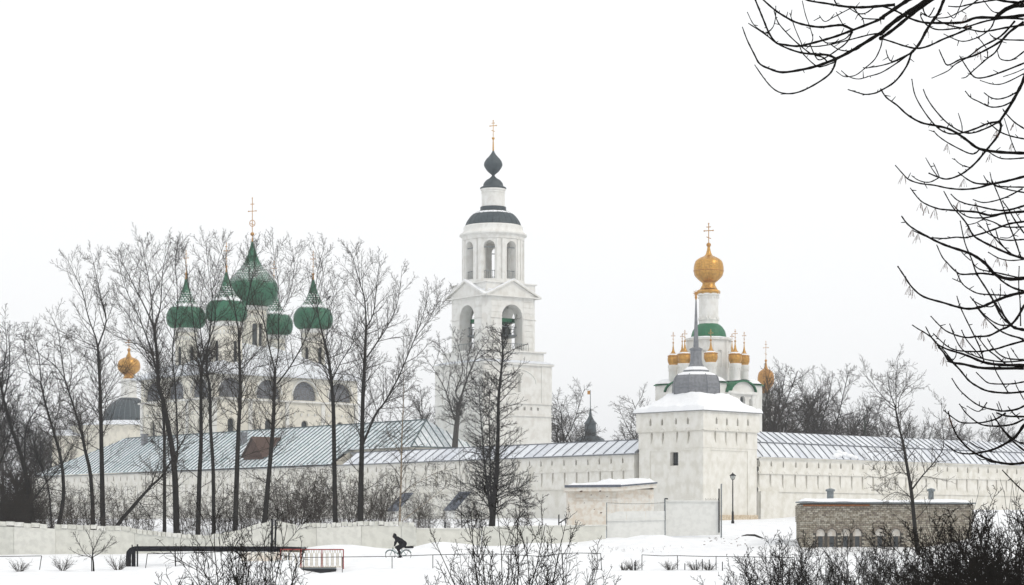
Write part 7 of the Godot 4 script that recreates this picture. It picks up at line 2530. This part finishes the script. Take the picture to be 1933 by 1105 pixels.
# ---------------------------------------------------------------- the near ash tree whose boughs hang into the frame
# outlines in enlarged tiles of the photo: [tile, width px at base, width px at tip, x, y, x, y ...]
const TILE := {"A": [1400.0, 0.0, 5.526], "B": [1663.0, 0.0, 5.526], "C": [1663.0, 150.0, 5.526], "D": [1663.0, 340.0, 5.526], "E": [1663.0, 500.0, 5.526], "F": [1713.0, 660.0, 4.25]}
const BOUGHS := [
	["B", 9, 8, 490,0, 300,120, 150,220, 0,350], ["B", 7, 6, 620,-60, 430,70, 300,170, 130,310, 0,400], ["B", 8, 6, 285,0, 150,90, 0,190],
	["A", 7, 2, 1492,320, 1300,440, 1150,530, 985,615, 800,685, 640,725, 430,755, 300,720, 190,665, 130,560, 60,420, 10,285],
	["A", 4, 2, 990,615, 960,710, 900,790, 750,890, 600,960, 470,978, 360,945, 260,850, 140,680],
	["A", 5, 2, 985,612, 900,575, 750,565, 620,550, 480,505, 360,445, 250,360, 75,245],
	["A", 2.5, 2, 985,640, 860,690, 780,688, 650,570, 610,490], ["A", 3, 2, 890,640, 850,600, 760,570, 700,545, 560,430, 460,330, 380,230, 340,115],
	["A", 5, 3, 1492,180, 1380,230, 1160,315, 1000,375, 850,420, 700,460, 580,482, 440,465, 360,445, 290,350, 235,220, 190,110, 145,0, 120,-80],
	["A", 5, 3, 1160,312, 1060,265, 960,268, 830,283, 700,268, 560,230, 440,165, 350,105, 230,0, 160,-80],
	["A", 3, 2, 1492,345, 1350,360, 1150,410, 950,460, 780,485, 600,480], ["A", 3, 2, 1160,330, 1100,440, 1000,520, 860,610, 790,615, 730,500, 720,460],
	["A", 2.5, 2, 1150,330, 1090,400, 980,440, 880,445, 815,380], ["A", 2, 1.6, 720,460, 745,400, 720,300, 670,160, 635,10], ["A", 2, 1.6, 640,500, 620,440, 560,300, 505,140],
	["A", 2.5, 1.6, 1470,410, 1450,500, 1390,620, 1290,710, 1200,780, 1120,800, 1060,795, 990,745], ["A", 2, 1.6, 1303,710, 1285,709, 1270,705],
	["A", 2, 1.6, 1313,803, 1220,825, 1120,800, 1045,740], ["A", 2.5, 2, 1300,430, 1200,520, 1080,530, 1000,510, 940,470],
	["A", 6, 3, 1600,50, 1492,60, 1300,75, 1150,75, 990,55, 900,38, 700,5, 560,-60], ["A", 2, 1.6, 275,335, 330,280, 355,180, 358,65], ["A", 2, 1.6, 275,340, 240,340, 130,260, 62,130],
	["A", 2, 1.6, 1130,90, 960,180, 870,225, 815,165], ["A", 2.5, 2, 1492,200, 1300,195, 1240,170, 1180,90], ["A", 2.5, 2, 1390,70, 1300,135, 1220,140, 1130,90],
	["A", 2, 1.6, 1060,260, 1020,190, 988,130], ["A", 2, 1.6, 1280,260, 1260,190, 1170,90], ["A", 3, 2, 1000,60, 970,0, 960,-60],
	["B", 6, 5, 690,-60, 650,20, 600,140, 500,280, 400,460, 320,550], ["B", 4, 2, 320,550, 270,690, 150,850, 0,945, -70,975, -165,985, -260,960, -340,935],
	["B", 3, 1.6, 320,550, 180,620, 110,640, 70,580, 55,520], ["B", 3, 2, 310,555, 150,670, 0,760, -140,800], ["B", 3, 2, 310,560, 150,640, 0,685, -150,710],
	["B", 4, 3, 950,285, 800,350, 650,410, 500,480, 380,505, 250,480, 130,440, 0,400],
	["B", 6, 3, 1492,160, 1250,185, 1000,185, 850,235, 600,240, 450,235, 300,190, 150,110, 0,60], ["B", 4, 2, 1492,200, 1300,190, 1100,220, 900,280, 800,295, 600,310, 480,260, 420,180, 420,130],
	["B", 4, 2, 1492,260, 1300,290, 1150,320, 1050,330, 900,300, 700,260, 560,190], ["B", 7, 5, 1492,60, 1350,80, 1200,185], ["B", 5, 4, 1492,10, 1300,90, 1200,170],
	["B", 5, 2, 1492,230, 1350,330, 1250,430, 1100,520, 950,590, 830,620, 700,680, 650,610, 610,520], ["B", 4, 1.6, 1400,220, 1250,380, 1050,490, 920,590, 780,670, 700,740, 535,815],
	["B", 3.5, 1.6, 1280,400, 1200,540, 1100,620, 940,760, 890,805, 845,815], ["B", 3.5, 2, 1492,660, 1280,745, 1100,805, 990,810, 930,750, 870,660, 825,585],
	["B", 2, 1.6, 1492,720, 1400,760, 1280,800], ["B", 2.5, 1.6, 1492,770, 1300,865, 1180,880, 1040,840], ["B", 3, 1.6, 1492,540, 1380,620, 1300,630, 1240,605, 1215,520],
	["B", 3, 1.6, 1190,200, 1150,290, 1050,370, 930,420, 840,430, 740,395, 660,355], ["B", 3, 2, 1492,420, 1300,415, 1200,400, 1145,365],
	["B", 4, 2, 1400,-30, 1180,0, 950,40, 820,70, 710,65], ["B", 3, 2, 1100,-50, 1010,0, 930,60, 810,130, 700,180, 560,190], ["B", 2, 1.6, 870,-30, 850,10, 800,130, 760,190, 700,130],
	["B", 5, 4, 1492,30, 1350,20, 1230,0, 1100,-40], ["B", 2, 1.6, 1250,130, 1180,125, 1130,80, 1070,0], ["B", 2, 1.6, 1110,520, 1115,600, 1080,590], ["B", 2, 1.6, 1100,500, 1040,420, 1000,385],
	["B", 3, 2, 470,0, 440,60, 460,140, 520,180, 620,150], ["B", 2.5, 2, 560,80, 500,170, 420,130],
	["C", 7, 5, 1530,-140, 1492,0, 1430,130, 1340,290, 1240,440], ["C", 5, 2.5, 1240,440, 1255,490, 1220,590, 1100,740, 1000,860, 900,950, 800,1010, 690,1040, 600,1020, 505,980],
	["C", 4, 2, 1240,440, 1120,460, 1000,510, 880,550, 770,570, 680,555, 590,500, 470,360, 360,170, 325,0], ["C", 3.5, 2, 1220,450, 1100,510, 950,560, 830,540, 690,450, 560,310, 480,190, 445,105],
	["C", 6, 2.5, 1492,770, 1250,760, 1030,725, 900,635, 800,565, 690,510, 560,480, 420,450, 280,370, 170,270, 60,190, 0,100], ["C", 3, 2, 1030,730, 980,775, 920,770, 840,735, 700,660, 600,590, 555,540],
	["C", 2, 1.6, 850,550, 845,470, 810,355], ["C", 3, 2, 1430,125, 1330,180, 1230,205, 1150,190, 1080,140], ["C", 3, 2, 1370,230, 1280,275, 1180,290, 1110,275, 1020,230, 940,190, 885,125],
	["C", 3, 2, 1492,510, 1400,450, 1320,370, 1275,310], ["C", 3, 2, 1492,620, 1370,595, 1250,550, 1160,480, 1115,435], ["C", 2, 1.6, 1410,760, 1370,660, 1330,540, 1290,410],
	["C", 3, 2, 1492,820, 1350,830, 1240,820, 1130,760], ["C", 2, 1.6, 940,920, 870,905, 810,870, 770,830], ["C", 2, 1.6, 600,1020, 540,940, 470,820], ["C", 2, 1.6, 610,1015, 580,940, 550,875],
	["C", 2.5, 1.6, 600,1030, 520,1070, 450,1070, 380,1045, 325,1005], ["C", 5, 2, 1492,1015, 1300,1065, 1160,1090, 1000,1085, 900,1040, 810,970], ["C", 2, 1.6, 1165,1090, 1140,970], ["C", 2, 1.6, 1120,1085, 1075,1005], ["C", 2, 1.6, 1120,270, 1125,185],
	["D", 4, 2, 1350,0, 1150,45, 1000,85, 850,98, 700,85, 560,55, 420,38, 300,0, 240,-55, 155,-150], ["D", 3, 2, 1492,75, 1280,70, 1180,50, 1100,0], ["D", 3, 2, 1492,130, 1350,105, 1200,65],
	["D", 3, 2, 1480,90, 1330,170, 1200,215, 1070,235, 965,205], ["D", 4, 2, 1492,270, 1350,310, 1250,318, 1130,300, 1000,270, 900,250, 800,210, 735,150],
	["D", 5, 2, 1492,330, 1300,345, 1150,370, 1000,335, 850,325, 700,312, 600,300, 480,255, 400,200, 310,85], ["D", 3, 2, 1280,345, 1180,380, 1050,395, 930,390, 840,345, 760,265],
	["D", 4, 2, 1492,435, 1350,455, 1250,490, 1100,545, 960,585, 880,603, 790,597, 680,610, 560,605, 490,595, 340,530],
	["D", 7, 2.5, 1492,1025, 1350,1035, 1200,990, 1100,880, 1000,805, 900,755, 700,690, 560,630, 460,575, 360,520, 280,460, 220,380],
	["D", 5, 2, 1492,820, 1350,775, 1200,710, 1040,630, 960,570, 900,460, 820,360, 750,280, 660,120], ["D", 3, 2, 1492,490, 1300,490, 1180,440, 1060,390, 1000,290], ["D", 2, 1.6, 1080,400, 1000,445, 920,465, 890,460],
	["D", 3, 2, 1460,800, 1400,620, 1320,420, 1260,240, 1190,70, 1160,0], ["D", 3, 2, 1492,550, 1400,420, 1330,300, 1270,220], ["D", 2, 1.6, 1465,430, 1390,310], ["D", 3, 2, 1360,770, 1220,640, 1140,540, 1105,450],
	["D", 2.5, 2, 1340,760, 1240,640, 1200,520], ["D", 3, 2, 1492,620, 1350,630, 1240,615, 1120,555, 1015,455], ["D", 2, 1.6, 1450,510, 1350,600, 1250,600], ["D", 2.5, 2, 1492,830, 1350,840, 1230,815, 1125,755],
	["D", 4, 2, 1180,990, 1060,975, 960,980, 850,985, 790,960, 700,870, 640,800, 585,680], ["D", 3, 2, 1440,1020, 1220,970, 1060,940, 1000,910, 965,870], ["D", 2, 1.6, 940,840, 880,790, 840,745], ["D", 2, 1.6, 1120,900, 1080,820],
	["E", 4, 2, 1350,620, 1200,410, 1100,250, 1000,90, 950,-54, 880,-224, 830,-454], ["E", 6, 2.5, 1492,290, 1350,320, 1180,385, 1050,440, 920,460, 800,440, 650,395, 450,335, 330,240, 240,110, 180,20],
	["E", 4, 3, 1492,275, 1380,240, 1280,180, 1200,110], ["E", 3, 2, 1320,320, 1100,310, 1000,295, 900,240, 840,180, 780,50], ["E", 2, 1.6, 840,185, 750,145],
	["E", 5, 2, 1492,430, 1420,560, 1340,640, 1250,680, 1130,740, 1000,750, 900,760, 800,740, 680,690, 600,620, 525,540], ["E", 6, 3, 1492,680, 1400,660, 1350,620, 1260,540, 1170,370],
	["E", 3, 2, 1340,630, 1250,630, 1150,580, 1050,490, 980,390, 935,335], ["E", 4, 2, 1492,790, 1450,765, 1330,730, 1220,670, 1080,540, 1000,440], ["E", 4, 2, 1492,795, 1330,840, 1200,880, 1050,905, 900,905, 780,890, 680,840, 550,720],
	["E", 3, 2, 1492,1000, 1300,1015, 1100,990, 950,940, 870,900, 800,810, 720,620], ["E", 6, 2, 1492,1050, 1250,1045, 1080,1020, 930,960, 850,930, 700,885, 600,835, 530,760, 470,650],
	["E", 6, 3, 1492,1080, 1080,1080, 870,1040, 720,1010, 660,920, 590,840], ["E", 3, 2, 600,840, 540,770, 460,710, 390,670, 330,630], ["E", 3, 2, 1080,1020, 1040,880, 980,750, 900,590, 830,440, 795,330],
	["E", 2.5, 2, 1060,980, 940,840, 880,760, 845,685], ["E", 3, 2, 1330,1060, 1200,950, 1110,880, 1020,760], ["E", 3, 2, 1492,990, 1330,980, 1230,930, 1160,850, 1115,775], ["E", 2, 1.6, 1380,1050, 1350,980, 1320,905],
	["E", 2, 1.6, 1450,1000, 1400,930, 1360,870], ["E", 3, 2, 830,1100, 760,1020, 690,930, 640,870], ["E", 2, 1.6, 740,1010, 785,950, 785,850], ["E", 2.5, 2, 1460,640, 1455,400, 1440,200, 1445,20],
	["E", 2, 1.6, 1230,380, 1250,300, 1248,205], ["E", 2.5, 2, 1210,400, 1150,440, 1050,420, 960,370], ["E", 2, 1.6, 1300,550, 1230,400, 1155,255], ["E", 2, 1.6, 650,850, 668,790],
	["F", 4, 3, 935,340, 800,350, 650,335, 560,295, 490,245, 420,160, 350,90, 270,0], ["F", 4, 2, 935,455, 880,480, 780,495, 700,485, 600,460, 520,415, 420,325, 360,235], ["F", 2.5, 1.6, 640,425, 600,480, 560,497, 480,455],
	["F", 4, 3, 935,540, 800,535, 720,510], ["F", 4, 2, 935,560, 850,600, 740,615, 640,612, 570,590, 480,520, 420,440], ["F", 3.5, 2, 790,510, 720,555, 640,580, 560,590, 440,588, 370,550, 295,490],
	["F", 6, 2, 935,610, 870,700, 800,750, 700,800, 600,825, 500,838, 400,825, 310,765], ["F", 5, 2.5, 935,910, 840,920, 720,905, 620,870, 540,830, 470,775, 400,690, 350,580, 330,500],
	["F", 2.5, 2, 740,910, 660,900, 600,850], ["F", 2.5, 1.6, 620,805, 560,780, 500,740], ["F", 2, 1.6, 630,880, 600,885, 565,865], ["F", 3, 2, 935,260, 850,275, 750,278, 655,270, 600,230, 555,185], ["F", 2.5, 2, 810,345, 760,260, 710,170, 690,90],
	["F", 4, 2, 935,810, 830,720, 750,620, 685,515], ["F", 3, 2, 935,760, 850,720, 740,610], ["F", 2.5, 2, 900,560, 840,500, 810,460], ["F", 2, 1.6, 740,490, 720,435], ["F", 2, 1.6, 935,400, 880,300, 865,250], ["F", 3, 2, 960,1160, 890,1100, 830,1040, 765,970],
	["F", 2, 1.6, 760,490, 733,420], ["F", 2, 1.6, 685,610, 670,535]]
const KEYS := [["B", 480,290], ["B", 740,200], ["B", 890,150], ["B", 900,250], ["B", 1000,500], ["B", 1030,530], ["C", 240,985], ["C", 695,670], ["C", 870,1035], ["C", 1140,780], ["C", 1370,660], ["C", 1210,530], ["C", 1400,440], ["D", 420,235], ["D", 480,270], ["D", 570,295], ["D", 330,515], ["D", 390,560], ["D", 680,860], ["D", 820,215], ["D", 910,500], ["D", 1180,610], ["D", 1220,805], ["D", 1300,830], ["D", 260,1000], ["D", 990,230], ["E", 300,220], ["E", 330,260], ["E", 430,690], ["E", 560,800], ["E", 1090,560], ["E", 630,650], ["E", 860,760], ["F", 340,540], ["E", 660,960]]

func overhanging_ash() -> void:
	var D := 8.5
	var rng := RandomNumberGenerator.new(); rng.seed = 17
	var foot := P(3050, HY, D)
	foot.y = -0.2
	var t := thing("ash_tree", "dark bare ash boughs curving down across the sky, close by", "tree", Vector3(foot.x, H(foot.x, D), foot.z))
	var b := B.new()
	var tl := PackedVector3Array([Vector3(foot.x, -0.5, foot.z), Vector3(foot.x + 0.03, 1.0, foot.z), Vector3(foot.x - 0.02, 2.4, foot.z), Vector3(foot.x + 0.05, 3.8, foot.z), Vector3(foot.x + 0.1, 5.0, foot.z)])
	b.tube(tl, PackedFloat32Array([0.2, 0.17, 0.15, 0.12, 0.08]), 12)
	part(t, "trunk", b, M.near_bark)
	# the big boughs outside the frame that carry the shoots seen in it
	var big := []
	for e: Array in [[-70, -430], [110, -340], [290, -30], [470, 60], [660, 410], [850, 440]]:
		var bl := []
		var bp := PackedVector3Array()
		var br := PackedFloat32Array()
		for f: Array in [[3050, 0.0], [2820, 0.12], [2600, 0.34], [2400, 0.6], [2220, 0.82], [2090, 0.95], [2000, 1.0]]:
			var q := Vector2(f[0], lerpf(e[1], e[0], f[1]) + rng.randf_range(-14, 14))
			bl.append(q)
			bp.append(P(q.x, q.y, D))
			br.append(lerpf(0.06, 0.012, float(bl.size() - 1) / 6))
		b = B.new()
		b.tube(bp, br, 8)
		part(t, "bough", b, M.near_bark)
		big.append(bl)
	var done := []      # pixel points with their distance, so that a side shoot starts on its bough
	var buds := B.new()
	for e: Array in BOUGHS:
		var tile: Array = TILE[e[0]]
		var px := []
		for q in range(3, e.size(), 2): px.append(Vector2(tile[0] + e[q] / tile[2], tile[1] + e[q + 1] / tile[2]))
		var start := D
		var near := 1e9
		for o: Array in done:
			var dd: float = (o[0] as Vector2).distance_to(px[0])
			if dd < near: near = dd; start = o[1]
		var w0: float = e[1]
		var w1: float = e[2]
		var fine := []
		var wid := []
		if near > 8.5 and (px[0].x > 1920 or px[0].y < 4 or done.is_empty()):
			# comes in from outside the frame: carry it on to the trunk
			var p0: Vector2 = px[0]
			var dir: Vector2 = (p0 - px[1]).normalized()
			var bough: Array = big[0]
			for o: Array in big:
				if absf(o[6].y - p0.y + 30) < absf(bough[6].y - p0.y + 30): bough = o
			var k0 := 3 + rng.randi() % 3
			var hub: Vector2 = (bough[k0] as Vector2).lerp(bough[k0 + 1], rng.randf())
			var mid := p0 + dir * minf(70.0, p0.distance_to(hub) * 0.5)
			for s in 5:
				fine.append(hub.lerp(mid, s / 5.0).lerp(mid.lerp(p0, s / 5.0), s / 5.0)); wid.append(lerpf(w0 * 1.5, w0, s / 5.0))
			start = D + rng.randf_range(-0.15, 0.15)
		var tip := start + rng.randf_range(-0.55, 0.55)
		for q in px.size() - 1:
			var a: Vector2 = px[maxi(q - 1, 0)]
			var c: Vector2 = px[q]
			var d2: Vector2 = px[q + 1]
			var g: Vector2 = px[mini(q + 2, px.size() - 1)]
			for s in 4:
				fine.append(c.cubic_interpolate(d2, a, g, s / 4.0)); wid.append(lerpf(w0, w1, (q + s / 4.0) / (px.size() - 1)))
		fine.append(px[-1]); wid.append(w1 * 0.8)
		var n0 := fine.size() - (px.size() - 1) * 4 - 1
		var pts := PackedVector3Array()
		var rad := PackedFloat32Array()
		for q in fine.size():
			var f := clampf(float(q - n0) / (fine.size() - n0), 0, 1)
			var dd := lerpf(start, tip, f * f)
			if q < n0: dd = lerpf(D, start, float(q) / maxi(n0, 1))
			pts.append(P(fine[q].x, fine[q].y, dd))
			# ash shoots are knotty: nodes swell every hand's breadth
			rad.append(wid[q] * 0.5 / F * dd * (1.0 + (0.16 if q % 3 == 0 else -0.04)) * 1.0)
			if q >= n0: done.append([fine[q], dd])
		b = B.new()
		b.tube(pts, rad, 7, false)
		var k := pts.size() - 1
		b.ball(pts[k], Vector3.ONE * rad[k] * 1.5, 6, 4)
		for q in range(n0 + 2, k, 3):
			if rng.randf() < 0.45:
				var side := Vector3(rng.randf_range(-1, 1), rng.randf_range(-0.6, 1), rng.randf_range(-1, 1)).normalized()
				buds.tube(PackedVector3Array([pts[q], pts[q] + side * rng.randf_range(0.008, 0.03)]), PackedFloat32Array([0.0022, 0.0012]), 4, false)
		part(t, "bough", b, M.near_bark)
	part(t, "buds", buds, M.near_bark, "", "stuff")
	for e: Array in KEYS:
		var tile: Array = TILE[e[0]]
		var c := Vector2(tile[0] + e[1] / tile[2], tile[1] + e[2] / tile[2])
		var dd := D
		var near := 14.0
		for o: Array in done:
			var ds: float = (o[0] as Vector2).distance_to(c)
			if ds < near: near = ds; dd = o[1]
		b = B.new()
		var p := P(c.x, c.y, dd)
		for q in 9:
			var an := rng.randf() * TAU
			var dr := Vector3(cos(an) * 0.55 - 0.15, -1, sin(an) * 0.55).normalized()
			var ln := rng.randf_range(0.012, 0.04)
			b.tube(PackedVector3Array([p, p + dr * ln * 0.6, p + dr * ln + Vector3(0, -0.008, 0)]), PackedFloat32Array([0.0005, 0.0005, 0.0009]), 3, false)
		part(t, "seed_cluster", b, M.seed_key)

func _ready() -> void:
	camera_and_light()
	materials()
	ground()
	walls()
	corner_tower()
	cathedral()
	bell_tower()
	gold_church()
	small_church()
	far_buildings()
	range_building()
	concrete_wall()
	yard_gate()
	shed()
	lamp_post()
	brick_building()
	path_things()
	cyclist()
	poplars()
	other_trees()
	background_trees()
	shrubs()
	weed_stalks()
	crow(P(621, 566, 169), "black crow perched high on a thin poplar twig", 0.5)
	overhanging_ash()
